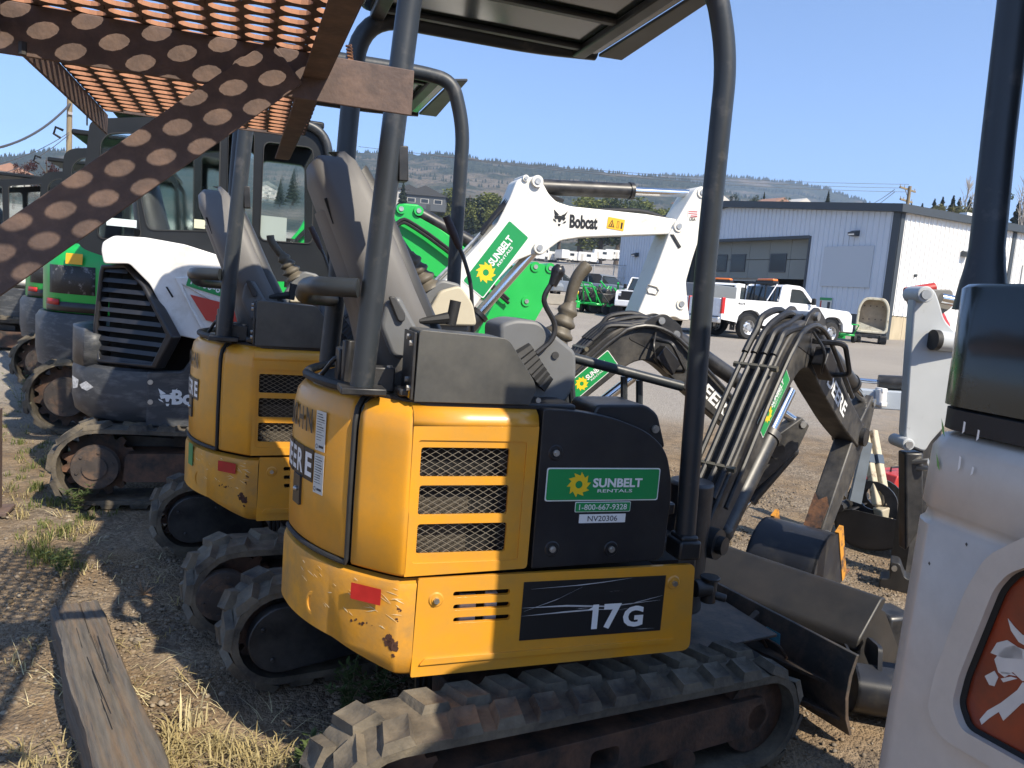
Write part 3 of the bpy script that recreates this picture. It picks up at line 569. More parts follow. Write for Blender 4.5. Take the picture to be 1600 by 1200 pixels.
for (a, b) in ((-.3, MID), (MID, LF + .3)):
    za, zb = EH + (AP - EH) * a / MID if a < MID else AP, AP if b == MID else EH - .02
    q = MB(); q.add([BF(a, za - .05, .35), BF(b, zb - .05, .35), BF(b, zb + .3, .35), BF(a, za + .3, .35), BF(a, za - .05, -30), BF(b, zb - .05, -30), BF(b, zb + .3, -30), BF(a, za + .3, -30)], [(0, 1, 2, 3), (4, 5, 6, 7), (3, 2, 6, 7), (0, 1, 5, 4), (0, 3, 7, 4), (1, 2, 6, 5)]); q.build('roof', TRIM, bld, smooth=0)
# the right-hand side wall
panel('wall_panel', BR, .2, 2.05, 1.3, EH, SIDW, rib=.3); panel('wall_panel', BR, 2.0, 30, 2.15, EH, SIDW, rib=.3); panel('wall_panel', BR, 3.25, 30, 0, 2.15, SIDW, rib=.3)
panel('plywood_panel', BR, .2, 1.1, 0, 1.27, PLY, o1=-.03); panel('plywood_panel', BR, 1.12, 2.0, 0, 1.27, PLY, o1=-.03); panel('eave_gutter', BR, -.2, 30, EH - .05, EH + .28, TRIM, o1=.2)
panel('wall_panel', BR, 1.75, 2.05, 1.27, 2.15, SIDW, o1=-.004)
dr = panel('door', BR, 2.15, 3.1, 0, 2.1, mat('grey door', (.42, .43, .44), .5), o1=-.05); 
panel('door_trim', BR, 2.03, 2.14, 0, 2.2, TRIM, o1=.03); panel('door_trim', BR, 3.11, 3.24, 0, 2.2, TRIM, o1=.03); panel('door_trim', BR, 2.15, 3.1, 2.11, 2.2, TRIM, o1=.03)
panel('door_notice', BR, 2.35, 2.75, 1.35, 1.8, mat('red notice', (.62, .16, .14), .5, var=.3, vscale=9), o0=-.05, o1=-.045, parent=dr)
q = MB(); q.cyl(BR(2.25, 1.0, -.05), BR(2.25, 1.0, .02), .04, n=8); q.build('handle', STEEL, dr)
panel('wall_trim', BR, 8.1, 8.35, 0, EH, TRIM, o1=.05); panel('blank_sign', BR, 9.2, 14, 2.2, 4.4, mat('white sign sheet', (.72, .72, .7), .5), o0=.04, o1=.08)
panel('blank_sign', BF, 1.15, 4.05, 2.5, 4.45, SIGNG, o0=.04, o1=.08)
ps = panel('poster', BF, 3.2, 3.95, 1.28, 1.95, PAPER, o0=.04, o1=.06); panel('poster_band', BF, 3.2, 3.95, 1.82, 1.95, DEC_G, o0=.06, o1=.065, parent=ps); panel('poster_print', BF, 3.28, 3.45, 1.35, 1.75, INK, o0=.06, o1=.065, parent=ps); panel('poster_print', BF, 3.82, 3.9, 1.4, 1.8, DEC_R, o0=.06, o1=.065, parent=ps)
def wall_lamp(fn, s, z, name='wall_lamp'):
    q = MB(); q.add([fn(s - .22, z, .04), fn(s + .22, z, .04), fn(s + .22, z + .28, .04), fn(s - .22, z + .28, .04), fn(s - .2, z + .02, .34), fn(s + .2, z + .02, .34), fn(s + .2, z + .16, .38), fn(s - .2, z + .16, .38)], [(0, 1, 2, 3), (4, 5, 6, 7), (0, 1, 5, 4), (1, 2, 6, 5), (2, 3, 7, 6), (3, 0, 4, 7)]); o = q.build(name, TRIM, bld, bevel=.01)
    g = MB(); g.add([fn(s - .17, z + .03, .345), fn(s + .17, z + .03, .345), fn(s + .17, z + .14, .373), fn(s - .17, z + .14, .373)], [(0, 1, 2, 3)]); g.build('lamp_lens', mat('lamp lens', (.75, .75, .72), .2), o, smooth=0)
wall_lamp(BF, 2.3, 4.9); wall_lamp(BR, 4.6, 4.35); wall_lamp(BF, 20.3, 4.1)
q = MB(); q.cyl(BR(1.4, 3.2, 0), BR(1.4, 3.2, .12), .07, n=8); q.build('wall_vent', TRIM, bld); q = MB(); q.box(BF(18.5, 2.1, .15), (.3, .9, .9)); q.build('meter_box', TRIM, bld)
panel('roof_vent', BF, 3.2, 3.6, 6.3, 6.6, SIDW, o0=-8, o1=-7.6); panel('roof_vent', BF, .8, 1.2, 6.2, 6.6, SIDW, o0=-6, o1=-5.6)
# open bay: raised door panels, windows, floor, dark inside
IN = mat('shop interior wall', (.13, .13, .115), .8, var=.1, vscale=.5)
for i in range(2):
    for j in range(6):
        w_ = (D1 - D0 - .2) / 6; s = D0 + .1 + j * w_; dp = panel('door_panel', BF, s + .01, s + w_ - .01, DZ - 1.05 - i * 1.05, DZ - .02 - i * 1.06, DOORG, o0=-.5, o1=-.45)
        if i == (1 if j in (1, 3, 4) else 9): fr = panel('window', BF, s + .25, s + w_ - .1, DZ - 1.75, DZ - .75, TRIM, o0=-.449, o1=-.41, parent=dp); panel('pane', BF, s + .33, s + w_ - .18, DZ - 1.67, DZ - .83, WIN, o0=-.409, o1=-.405, parent=fr)
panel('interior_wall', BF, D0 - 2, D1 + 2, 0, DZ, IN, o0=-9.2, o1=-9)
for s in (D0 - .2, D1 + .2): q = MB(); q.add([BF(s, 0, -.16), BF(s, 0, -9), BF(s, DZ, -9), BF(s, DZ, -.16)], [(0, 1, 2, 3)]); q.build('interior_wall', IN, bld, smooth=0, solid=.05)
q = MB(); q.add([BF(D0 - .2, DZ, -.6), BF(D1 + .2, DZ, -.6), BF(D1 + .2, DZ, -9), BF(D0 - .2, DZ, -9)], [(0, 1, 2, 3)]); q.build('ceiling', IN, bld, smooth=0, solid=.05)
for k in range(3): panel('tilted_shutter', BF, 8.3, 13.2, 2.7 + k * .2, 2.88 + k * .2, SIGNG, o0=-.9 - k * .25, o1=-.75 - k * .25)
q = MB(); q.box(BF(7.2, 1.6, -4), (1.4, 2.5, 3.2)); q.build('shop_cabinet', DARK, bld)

# ------------------------------------------------------------------ summer haze between here and the hills
hz = MB(); hz.box((0, 0, 249), (7000, 7000, 502)); hz = hz.build('haze', bpy.data.materials.new('haze'), smooth=0); hz['kind'] = 'stuff'
hm = hz.data.materials[0]; hm.use_nodes = True; hn = hm.node_tree; hn.nodes.remove(hn.nodes['Principled BSDF']); vp = hn.nodes.new('ShaderNodeVolumePrincipled'); vp.inputs['Color'].default_value = (.6, .77, 1, 1); vp.inputs['Density'].default_value = .0003; vp.inputs['Anisotropy'].default_value = .2
hn.links.new(vp.outputs[0], hn.nodes['Material Output'].inputs['Volume'])
# ------------------------------------------------------------------ the yellow mini excavators
OA = Vector((.87, 2.455, 0))
def LA(px, py, yl): return onY(px, py, OA.y + yl) - OA
def LX(px, py, yl): p = LA(px, py, yl); return (p.x, p.z)
UY = R(10)
def rotz(a): return Matrix.Rotation(a, 4, 'Z')

def stadium(x0, x1, r0, r1, n=10, sag=.0):
    """track loop in x, z: rear wheel radius r0 round x0, front wheel radius r1 round x1, both standing on z = 0"""
    out = []
    for i in range(n + 1): a = math.pi / 2 + math.pi * i / n; out.append((x0 + r0 * math.cos(a), r0 + r0 * math.sin(a)))
    for i in range(n + 1): a = -math.pi / 2 + math.pi * i / n; out.append((x1 + r1 * math.cos(a), r1 + r1 * math.sin(a)))
    return out
def resample(loop, step):
    P = [Vector(p) for p in loop] + [Vector(loop[0])]; d = [0]
    for a, b in zip(P, P[1:]): d.append(d[-1] + (b - a).length)
    n = max(8, int(d[-1] / step)); out = []
    for k in range(n):
        t = d[-1] * k / n; i = max(j for j in range(len(P) - 1) if d[j] <= t + 1e-9); u = (t - d[i]) / max(1e-9, d[i + 1] - d[i])
        p = P[i].lerp(P[i + 1], u); tg = (P[i + 1] - P[i]).normalized(); out.append((p, tg))
    return out
def track(root, M, y0, y1, x0, x1, r0, r1, pitch=.125, lug=.026, inner=None, face=-1, lugw=.47, m=RUB, cover=True, skew=.22, big=False):
    """rubber track with moulded tread blocks, sprocket, idler, rollers and side frame; face: the side looked at (-1 = outer face towards -y)"""
    loop = stadium(x0, x1, r0 - lug, r1 - lug, 12); loop = [(x, z + lug) for x, z in loop]
    th = .026; inn = [(x, z + lug) for x, z in stadium(x0, x1, r0 - lug - th, r1 - lug - th, 12)]; inn = [(x, z + th) for x, z in inn]
    mb = MB(); n = len(loop); rows = []
    for (y, lp) in ((y0, loop), (y0 + .006, loop), (y1 - .006, loop), (y1, loop)): rows.append([(p[0], y, p[1]) for p in lp])
    rows += [[(p[0], y1, p[1]) for p in inn], [(p[0], y0, p[1]) for p in inn], rows[0]]
    mb.grid(rows, True)
    w = y1 - y0; k = 0; rr = random.Random(3)
    for row, (ya, yb, ph) in enumerate(((y0 - .002, y0 + w * lugw, 0), (y0 + w * (1 - lugw), y1 + .002, pitch * .5))):
        pts = resample(loop, pitch * .25)
        total = len(pts); step = 4; cnt = total // step
        for i in range(cnt):
            p, tg = pts[(i * step + (2 if row else 0)) % total]; nr = Vector((tg.y, -tg.x))  # outward
            if nr.dot(p - Vector(((x0 + x1) / 2, r0))) < 0: nr = -nr
            L0, L1 = pitch * .36, pitch * .27; vs = []
            for (hh, ll, yy0, yy1) in ((-.004, L0, ya, yb), (lug * rr.uniform(.86, 1), L1, ya + .008, yb - .012)):
                for (u, y) in ((-1, yy0), (1, yy0), (1, yy1), (-1, yy1)):
                    sk = skew * pitch * (1 if row else -1) * ((y - yy0) / (yy1 - yy0) - .5)
                    q = p + tg * (u * ll + sk) + nr * hh; vs.append((q.x, y, q.y))
            # a dished top on each block
            c = p + nr * lug * .45; vs2 = [Vector(v) for v in vs[4:]]; cen = sum(vs2, Vector()) / 4
            inner4 = [cen + (v - cen) * .5 for v in vs2]; low = Vector((nr.x, 0, nr.y)) * lug * .4
            mb.add(vs + [tuple(v - low) for v in inner4], [(0, 1, 5, 4), (1, 2, 6, 5), (2, 3, 7, 6), (3, 0, 4, 7), (4, 5, 9, 8), (5, 6, 10, 9), (6, 7, 11, 10), (7, 4, 8, 11), (8, 9, 10, 11)])
    belt = mb.xf(M).build('rubber_track', m, root, smooth=45)
    ym = (y0 + y1) / 2; zc = r0; q = MB()
    # side frame beam and rollers
    fr = MB(); hb = r1 * .62
    fr.plate(rpoly([(x0 + r0 * .55, r1 - hb * .55), (x1 - r1 * .1, r1 - hb * .5), (x1 + r1 * .22, r1 - hb * .1), (x1 + r1 * .1, r1 + hb * .62), (x0 + r0 * .6, r0 + hb * .5)], .03), [rrect(x0 + (x1 - x0) * .47, r1 - hb * .3, x0 + (x1 - x0) * .55, r1 + hb * .28, .02)], 'xz', y0 + .03, y1 - .04)
    fr.xf(M).build('track_frame', RUSTF, root, bevel=.006)
    rl = MB()
    for i in range(3): xx = x0 + (x1 - x0) * (.25 + .25 * i); rl.cyl((xx, y0 + .02, lug + th + .05), (xx, y1 - .02, lug + th + .05), .045)
    rl.xf(M).build('track_roller', RUSTF, root)
    idl = MB(); ri = r1 - lug - th - .004
    idl.cyl((x1, y0 + .05, r1), (x1, y1 - .05, r1), ri, n=28); idl.cyl((x1, y0 + .03, r1), (x1, y1 - .03, r1), ri * .35)
    idl.xf(M).build('idler_wheel', RUSTF, root)
    sp = MB(); rs = r0 - lug - th - .002; teeth = 15; pts = []
    for i in range(teeth):
        for (da, k_) in ((-.16, .84), (-.07, 1.), (.07, 1.), (.16, .84)): a = 2 * math.pi * i / teeth + da; pts.append((x0 + rs * k_ * math.cos(a), r0 + rs * k_ * math.sin(a)))
    sp.prism(pts, 'xz', ym - .02, ym + .02); sp.xf(M).build('sprocket', RUSTF, root)
    return belt
def motor_cover(root, M, x0, r0, y, side):
    """round bolted hub cover (outer side) of the sprocket"""
    mb = MB(); rs = r0 * .52
    mb.cyl((x0, y, r0), (x0, y + side * .035, r0), rs, rs * .94, 28); mb.cyl((x0, y + side * .035, r0), (x0, y + side * .045, r0), rs * .5, n=20)
    for i in range(6): a = i * math.pi / 3 + .3; c = (x0 + rs * .72 * math.cos(a), y + side * .036, r0 + rs * .72 * math.sin(a)); mb.cyl(c, (c[0], c[1] + side * .008, c[2]), rs * .07, n=6)
    mb.xf(M).build('hub_cover', mat('rusty hub', (.05, .04, .035), .7, var=.3, vscale=12, col2=(.12, .075, .05), c2amt=.4, c2scale=9), root)
def motor_guard(root, M, x0, x1, r0, y, side):
    """flat plate over the travel motor on the inner side of a track"""
    rs = r0 * .6; pts = [(x0 + rs * math.cos(a), r0 + rs * math.sin(a)) for a in [math.pi / 2 + math.pi * i / 14 for i in range(15)]] + [(x0 + r0 * 1.7, r0 - rs * .72), (x0 + r0 * 1.7, r0 + rs * .8)]
    mb = MB(); mb.prism(pts, 'xz', y, y + side * .05)
    for (dx, dz) in ((-.6, .4), (.9, .5), (-.3, -.55)): mb.cyl((x0 + rs * dx, y + side * .05, r0 + rs * dz), (x0 + rs * dx, y + side * .058, r0 + rs * dz), .009, n=8)
    mb.xf(M).build('travel_motor_guard', BLK, root, bevel=.008)

def outline(n=40, bulge=0., xf=.0):
    """plan of the right half of the tail, from the hood corner round to the middle of the tail"""
    ctl = [(-.455, -.49), (-.475, -.484), (-.53, -.437), (-.60, -.365), (-.665, -.26), (-.71, -.15), (-.733, -.05), (-.738, 0)]
    c = bez([(x, y, 0) for x, y in ctl], 5); return [(p.x - bulge * max(0, min(1, (-p.x - .4) / .2)), p.y * (1 + bulge * .0)) for p in c]
def strip(path, zs, inset=None):
    """wall following a plan path: one row per height, inset towards the machine's middle"""
    rows = []
    for k, z in enumerate(zs):
        q = inset[k] if inset else 0; row = []
        for (x, y) in path:
            v = Vector((x + .2, y)); v = v.normalized() * q; row.append((x - v.x, y - v.y, z))
        rows.append(row)
    return MB().grid(rows)
def fork(path, d0): return path

def profile_sweep(cl, depth, w, name, m, root, P3, bevel=.008, lat=0.):
    """box-section beam along a side-view centreline cl [(s, z)] with depths; P3(s, lateral, z) gives the point"""
    up = []; lo = []
    for i, (s, z) in enumerate(cl):
        a = Vector(cl[max(0, i - 1)]); b = Vector(cl[min(len(cl) - 1, i + 1)]); t = (b - a).normalized(); nrm = Vector((-t.y, t.x))
        c = Vector((s, z)); up.append(tuple(c + nrm * depth[i] / 2)); lo.append(tuple(c - nrm * depth[i] / 2))
    poly = up + lo[::-1]
    mb = MB(); mb.plate(poly, [], lambda u, v, q: tuple(P3(u, q, v)), lat - w / 2, lat + w / 2)
    return mb.build(name, m, root, bevel=bevel), up, lo
def curve2(pts, n=5): return [(p.x, p.y) for p in bez([(a, b, 0) for a, b in pts], n)]
def hydraulic(root, a, b, r, frac=.55, name='hydraulic_cylinder', m=BLK, rod_r=None, label=None):
    a = Vector(a); b = Vector(b); mid = a.lerp(b, frac); d = (b - a).normalized()
    mb = MB(); mb.cyl(a, mid, r); mb.cyl(mid - d * .02, mid + d * .012, r * 1.14); mb.ball(a, r * 1.05)
    cyl = mb.build(name, m, root)
    q = MB(); q.cyl(mid, b, rod_r or r * .55); q.build('piston_rod', CHR, cyl)
    return cyl

def deere(root, paper=True, boom_az=60., boom_rot=0., full=True):
    K = lambda o, x, z: frame_of((x, o, z), (1, 0, 0), (0, 0, 1))
    SD = -.49
    # ---- lower side panel with three slots
    z0, z1 = .432, .714
    pw = MB(); slots = []
    for i in range(3):
        a = LX(708 + 0 * i, 931 + 20 * i, SD); b = LX(797, 923 + 20 * i, SD); zc = (a[1] + b[1]) / 2; slots.append(rrect(a[0], zc - .0085, b[0], zc + .0085, .0084))
    pts = rpoly([(-.42, z0), (.462, z0 + .012), (.447, z1 + .008), (-.416, z1)], [.006, .03, .02, .006])
    pw.plate(pts, slots, 'xz', SD, SD + .014)
    lp = pw.build('side_skirt', YEL, root, bevel=.004)
    rib = MB(); rib.plate(rpoly([(-.40, .468), (.38, .476), (.40, .488), (-.385, .486)], .006), [], 'xz', SD - .007, SD + .002); rib.build('pressed_rib', YEL, lp, bevel=.006)
    bk = MB(); bk.box((-.2, SD + .06, .59), (.3, .01, .16)); bk.build('backing_plate', DARK, lp)
    mf = MB(); mf.box((-.26, SD + .045, .6), (.05, .02, .09)); mf.box((-.19, SD + .045, .6), (.035, .02, .1)); mf.build('muffler_bracket', DEC_W, lp, bevel=.004)
    for (px, py) in ((681, 937), (1052, 910)):
        x, z = LX(px, py, SD); q = MB(); q.cyl((x, SD, z), (x, SD - .004, z), .022, .018); q.cyl((x, SD - .003, z), (x, SD - .006, z), .013); q.build('bolt_washer', YEL if px < 800 else YEL, root); q = MB(); q.cyl((x, SD - .005, z), (x, SD - .014, z), .0085, n=6); q.build('bolt', STEEL, root)
    # model number plate
    cx = (LX(817, 910, SD)[0] + LX(1038, 897, SD)[0]) / 2; zt = LX(930, 904, SD)[1]; zb = LX(930, 992, SD)[1]; xa = LX(815, 950, SD)[0]; xb = LX(1036, 940, SD)[0]
    M = K(SD, (xa + xb) / 2, (zt + zb) / 2) ; hh = (zt - zb) / 2; hw = (xb - xa) / 2
    dk = flat('model_decal', [(-hw, -hh), (hw, -hh), (hw, hh), (-hw, hh)], SCR, root, M, off=.001)
    for (pts) in ([(-.9, .75), (-.2, .8), (.1, .86), (.5, .97), (.1, .88), (-.3, .81)], [(-.97, -.0), (-.55, .33), (-.2, .74), (-.5, .39)], [(-1, .12), (-.4, .08), (.2, -.02), (.95, .12), (.2, .02), (-.4, .14)], [(-1, -.16), (-.3, -.12), (.1, -.1), (.45, -.16), (.0, -.06), (-.4, -.08)], [(.5, .02), (.98, .28), (.6, .1)]):
        flat('scratch', [(u * hw, v * hh) for u, v in pts], mat('decal scratch', (.5, .5, .5), .6), dk, M, off=.0018)
    c = LX(964, 963, SD); Mt = K(SD - .0035, *c); h17 = .06
    text('model_number', '17', .078, DEC_W, dk, K(SD - .0026, c[0] - .036, c[1] + .003), width=.094, bold=.04); flat('model_number', [(c[0] - .100, c[1] + .026), (c[0] - .072, c[1] + .042), (c[0] - .072, c[1] + .026)], DEC_W, dk, K(SD - .0026, 0, 0))
    text('model_number', 'G', .066, DEC_W, dk, K(SD - .0026, c[0] + .053, c[1] - .002), width=.068, bold=.04)
    # ---- counterweight, cast, round the tail (both halves)
    path = [(-.42, -.49), (-.44, -.49)] + outline(bulge=.01); path += [(x, -y) for x, y in path[::-1][1:]]
    rows = []
    for (z, ins) in ((.42, .10), (.43, .03), (.445, .008), (.5, 0), (.68, 0), (.7, .006), (.708, .03)):
        row = []
        for (x, y) in path:
            v = Vector((x + .2, y)).normalized(); lift = .09 * max(0, min(1, (-x - .44) / .28)) ** 1.4 * (1 if z < .5 else 0)
            t = max(0, min(1, (-x - .42) / .06)) ; row.append((x - v.x * ins, y - v.y * ins, z + lift))
        rows.append(row)
    cw = MB().grid(rows); cw.build('counterweight', YCW, root, smooth=50)
    for ax in (1,):
        p = Vector((-.668, -.255, .565)); n = Vector((-.78, -.62, 0)).normalized(); t = Vector((-n.y, n.x, 0)); t = t if t.x > 0 else -t
        Mh = frame_of(p, t, (0, 0, 1)); q = MB(); ring = []
        for r_, d in ((.034, .001), (.03, .009), (.022, .009), (.018, -.012)): ring.append([Mh @ Vector((r_ * .8 * math.cos(a), r_ * 1.15 * math.sin(a), d)) for a in [2 * math.pi * i / 18 for i in range(18)]])
        q.grid(ring, True); q.build('tie_down_eye', YCW, root); q = MB(); q.plate([(.018 * .75 * math.cos(a), .018 * 1.1 * math.sin(a)) for a in [2 * math.pi * i / 14 for i in range(14)]], [], lambda u, v, w: tuple(Mh @ Vector((u, v, w))), .0005, .002); q.build('eye_hole', DARK, root)
        p = Vector((-.545, -.4375, .66)); n = Vector((-.6, -.8, 0)).normalized(); t = Vector((-n.y, n.x, 0)); t = t if t.x > 0 else -t
        flat('red_reflector', rpoly([(-.046, -.022), (.046, -.024), (.046, .022), (-.046, .024)], .003), DEC_R, root, frame_of(p + n * .006, t, (0, 0, 1)))
        ch = MB(); rr = random.Random(5)
        rustm = mat('chipped primer', (.07, .028, .016), .8, var=.3, vscale=60)
        ol = outline(bulge=.01)
        def on_cw(u, z):
            k = u * (len(ol) - 1); i = min(len(ol) - 2, int(k)); a = Vector((*ol[i], 0)); b = Vector((*ol[i + 1], 0)); t_ = (b - a).normalized(); nn = Vector((t_.y, -t_.x, 0)); nn = nn if nn.dot(Vector((-1, -1, 0))) > 0 else -nn
            p_ = a.lerp(b, k - i) + nn * .0009; p_.z = z; return frame_of(p_, -t_, (0, 0, 1))
        for (u, z, sz, n_) in ((.13, .535, .013, 7), (.19, .54, .008, 4), (.06, .53, .005, 6), (.08, .60, .004, 4), (.3, .57, .004, 4), (.05, .63, .004, 4), (.36, .565, .005, 5), (.12, .50, .004, 4)):
            for j in range(n_):
                f = on_cw(max(.01, u + rr.gauss(0, .022)), z + rr.gauss(0, sz * .9)); k_ = rr.uniform(.4, 1) * sz
                pts = [(k_ * rr.uniform(.6, 1.2) * math.cos(a), k_ * rr.uniform(.6, 1.5) * math.sin(a)) for a in [2 * math.pi * i / 9 for i in range(9)]]
                ch.plate(pts, [], lambda u_, v_, w_: tuple(f @ Vector((u_, v_, w_))), 0, .0003)
        ch.build('paint_chip', rustm, root, smooth=0)['kind'] = 'stuff'
        lt = MB()
        for j in range(34):
            f = on_cw(rr.choice((.1, .3, .35, .2, .5, .6)) + rr.gauss(0, .04), rr.choice((.66, .62, .58, .66)) + rr.gauss(0, .015)); l_ = rr.uniform(.006, .022); w_ = rr.uniform(.0006, .0018); a_ = rr.gauss(-.25, .3)
            f = f @ Matrix.Rotation(a_, 4, 'Z'); lt.plate([(-l_, 0), (0, -w_), (l_, 0), (0, w_)], [], lambda u_, v_, q_: tuple(f @ Vector((u_, v_, q_))), 0, .0003)
        lt.build('scratch', mat('scratched paint', (.75, .6, .35), .6), root, smooth=0)['kind'] = 'stuff'
    # ---- hood: corner piece (chamfer) and flat side with three meshed vents
    ol = outline(); nseam = 15
    corner = [(-.454, -.49)] + ol[:nseam]
    zs = (.722, .73, .90, 1.10, 1.145, 1.172, 1.188, 1.193); ins = (.006, 0, 0, .003, .008, .022, .05, .09)
    hc = strip(corner, zs, ins); hc.build('hood_corner', YEL, root, smooth=60, solid=.012)
    hs = MB(); vents = []
    for (ya, yb, xa_, xb_) in ((700, 746, 656, 797.5), (757.5, 806, 653, 796), (816, 867, 650, 793)):
        a = LX(xa_, yb, SD); b = LX(xb_, ya + 1, SD); vents.append((a[0], a[1], b[0], b[1]))
    outer = rpoly([(-.456, .722), (-.105, .732), (-.103, 1.14), (-.456, 1.135)], [.002, .012, .002, .002])
    fr_ = rpoly([(vents[2][0] - .01, .758), (-.135, .758), (-.135, 1.098), (vents[0][0] - .01, 1.098)], .01)
    hs.plate(outer, [fr_], 'xz', SD, SD + .012)
    hs.plate(fr_, [rrect(v[0], v[1], v[2], v[3], .009) for v in vents], 'xz', SD + .0045, SD + .014)
    hood = hs.build('hood_side', YEL, root, bevel=.003)
    rows = [[(x, y_, z_) for x in (-.456, -.3, -.2, -.104)] for (y_, z_) in ((-.49, 1.135), (-.488, 1.15), (-.478, 1.17), (-.46, 1.183), (-.43, 1.19), (-.30, 1.194))]
    MB().grid(rows).build('hood_top', YEL, root, smooth=60, solid=.01)
    for v in vents:
        w = MB(); pit = .029; x0_, z0_, x1_, z1_ = v; H = z1_ - z0_
        for sgn in (1, -1):
            k = -H * 1.7
            while k < (x1_ - x0_) + H * 1.7:
                pts = []
                a = (x0_ + k, z0_ if sgn > 0 else z1_); b = (a[0] + H * 1.75, z1_ if sgn > 0 else z0_)
                ta = max(0, (x0_ - a[0]) / (b[0] - a[0])); tb = min(1, (x1_ - a[0]) / (b[0] - a[0]))
                if tb > ta + .02:
                    p = Vector(a).lerp(Vector(b), ta); q_ = Vector(a).lerp(Vector(b), tb); w.tube([(p.x, SD + .016, p.y), (q_.x, SD + .016, q_.y)], .00085, 4, False)
                k += pit * 1.08
        w.build('vent_mesh', MESHM, root)
    inn = MB(); inn.box((-.27, SD + .12, .93), (.36, .02, .4)); inn.build('radiator_core', RAD, root)
    eng = MB(); eng.box((-.35, SD + .07, .84), (.15, .05, .2)); eng.cyl((-.2, SD + .07, 1.03), (-.13, SD + .07, 1.03), .03); eng.cyl((-.42, SD + .06, .98), (-.15, SD + .06, .97), .012); eng.build('engine_part', RAD, root, bevel=.01)
    # ---- black side cover with the rental stickers
    cv = MB(); c_ = rpoly([(-.092, .731), (.332, .742), (.338, .97), (.305, 1.08), (.235, 1.135), (.12, 1.172), (.0, 1.189), (-.096, 1.192)], [.004, .03, .05, .05, .05, .05, .05, .01])
    cv.plate(c_, [], 'xz', SD - .002, SD + .05); cover = cv.build('side_cover', BPL, root, bevel=.018, seg=4)
    for (px, py) in ((868, 707), (862, 857), (954, 857)):
        x, z = LX(px, py, SD); q = MB(); ring = [[(x + r_ * math.cos(a), SD - d, z + r_ * math.sin(a)) for a in [2 * math.pi * i / 20 for i in range(20)]] for r_, d in ((.023, .002), (.02, .0055), (.014, .0055), (.011, .003), (.0005, .003))]
        q.grid(ring, True); q.build('bolt_recess', BPL, cover); q = MB(); q.cyl((x, SD - .002, z), (x, SD - .010, z), .0095, n=16); q.cyl((x, SD - .009, z), (x, SD - .015, z), .006, n=6); q.build('bolt', STEEL, cover)
    a = LX(850, 783, SD); b = LX(1031.5, 731, SD)
    sunbelt(root, K(SD - .0025, (a[0] + b[0]) / 2, (a[1] + b[1]) / 2), b[0] - a[0], b[1] - a[1])
    a = LX(897, 800, SD); b = LX(985, 783, SD); Mp = K(SD - .0025, (a[0] + b[0]) / 2, (a[1] + b[1]) / 2); w, h = b[0] - a[0], b[1] - a[1]
    ph = flat('phone_decal', rrect(-w / 2, -h / 2, w / 2, h / 2, .004), DEC_W, root, Mp); flat('decal_field', rrect(-w / 2 + .002, -h / 2 + .002, w / 2 - .002, h / 2 - .002, .003), DEC_G, ph, Mp, off=.0012)
    text('lettering', '1-800-667-9328', h * .56, DEC_W, ph, Mp @ Matrix.Translation((0, 0, .0024)), width=w * .86, bold=.008)
    a = LX(903.5, 817, SD); b = LX(977, 802, SD); Mp = K(SD - .0025, (a[0] + b[0]) / 2, (a[1] + b[1]) / 2); w, h = b[0] - a[0], b[1] - a[1]
    ph = flat('number_decal', rrect(-w / 2, -h / 2, w / 2, h / 2, .001), DEC_W, root, Mp); text('lettering', 'NV20306', h * .62, INK, ph, Mp @ Matrix.Translation((0, 0, .0014)), width=w * .64, bold=.004)
    # ---- tail door (the two thirds behind the seam) with rubber seam, lettering and labels
    path = ol[nseam:]; path = path + [(x, -y) for x, y in path[::-1][1:]] + [(x, -y) for x, y in corner[::-1]]
    td = strip(path, (.725, .735, .90, 1.12, 1.16, 1.182, 1.192), (.012, .002, 0, .004, .012, .03, .06)); td.build('tail_door', YEL, root, smooth=60, solid=.012)
    sx, sy = ol[nseam]; v = Vector((sx + .2, sy)).normalized()
    sp_ = [(sx - v.x * d + .006, sy - v.y * d, z) for z, d in ((1.192, .06), (1.182, .028), (1.16, .01), (1.12, .002), (.9, -.002), (.735, -.001))]
    low = [(x - Vector((x + .2, y)).normalized().x * .002, y - Vector((x + .2, y)).normalized().y * .002, .722) for x, y in ol[nseam:]]
    MB().tube(sp_ + low, .008, 8).build('door_seal', RUBB, root)
    MB().tube([(p[0] + .012, p[1] - .012, p[2]) for p in sp_], .0035, 6).build('door_edge_trim', BOXG, root)
    def on_tail(k, z, off=.0012):
        i = min(len(ol) - 2, int(k)); a = Vector((*ol[i], 0)); b = Vector((*ol[i + 1], 0)); p = a.lerp(b, k - i); t_ = (b - a).normalized(); nn = Vector((t_.y, -t_.x, 0)); nn = nn if nn.x < 0 else -nn
        p = p + nn * off; p.z = z; return frame_of(p, -t_, (0, 0, 1))
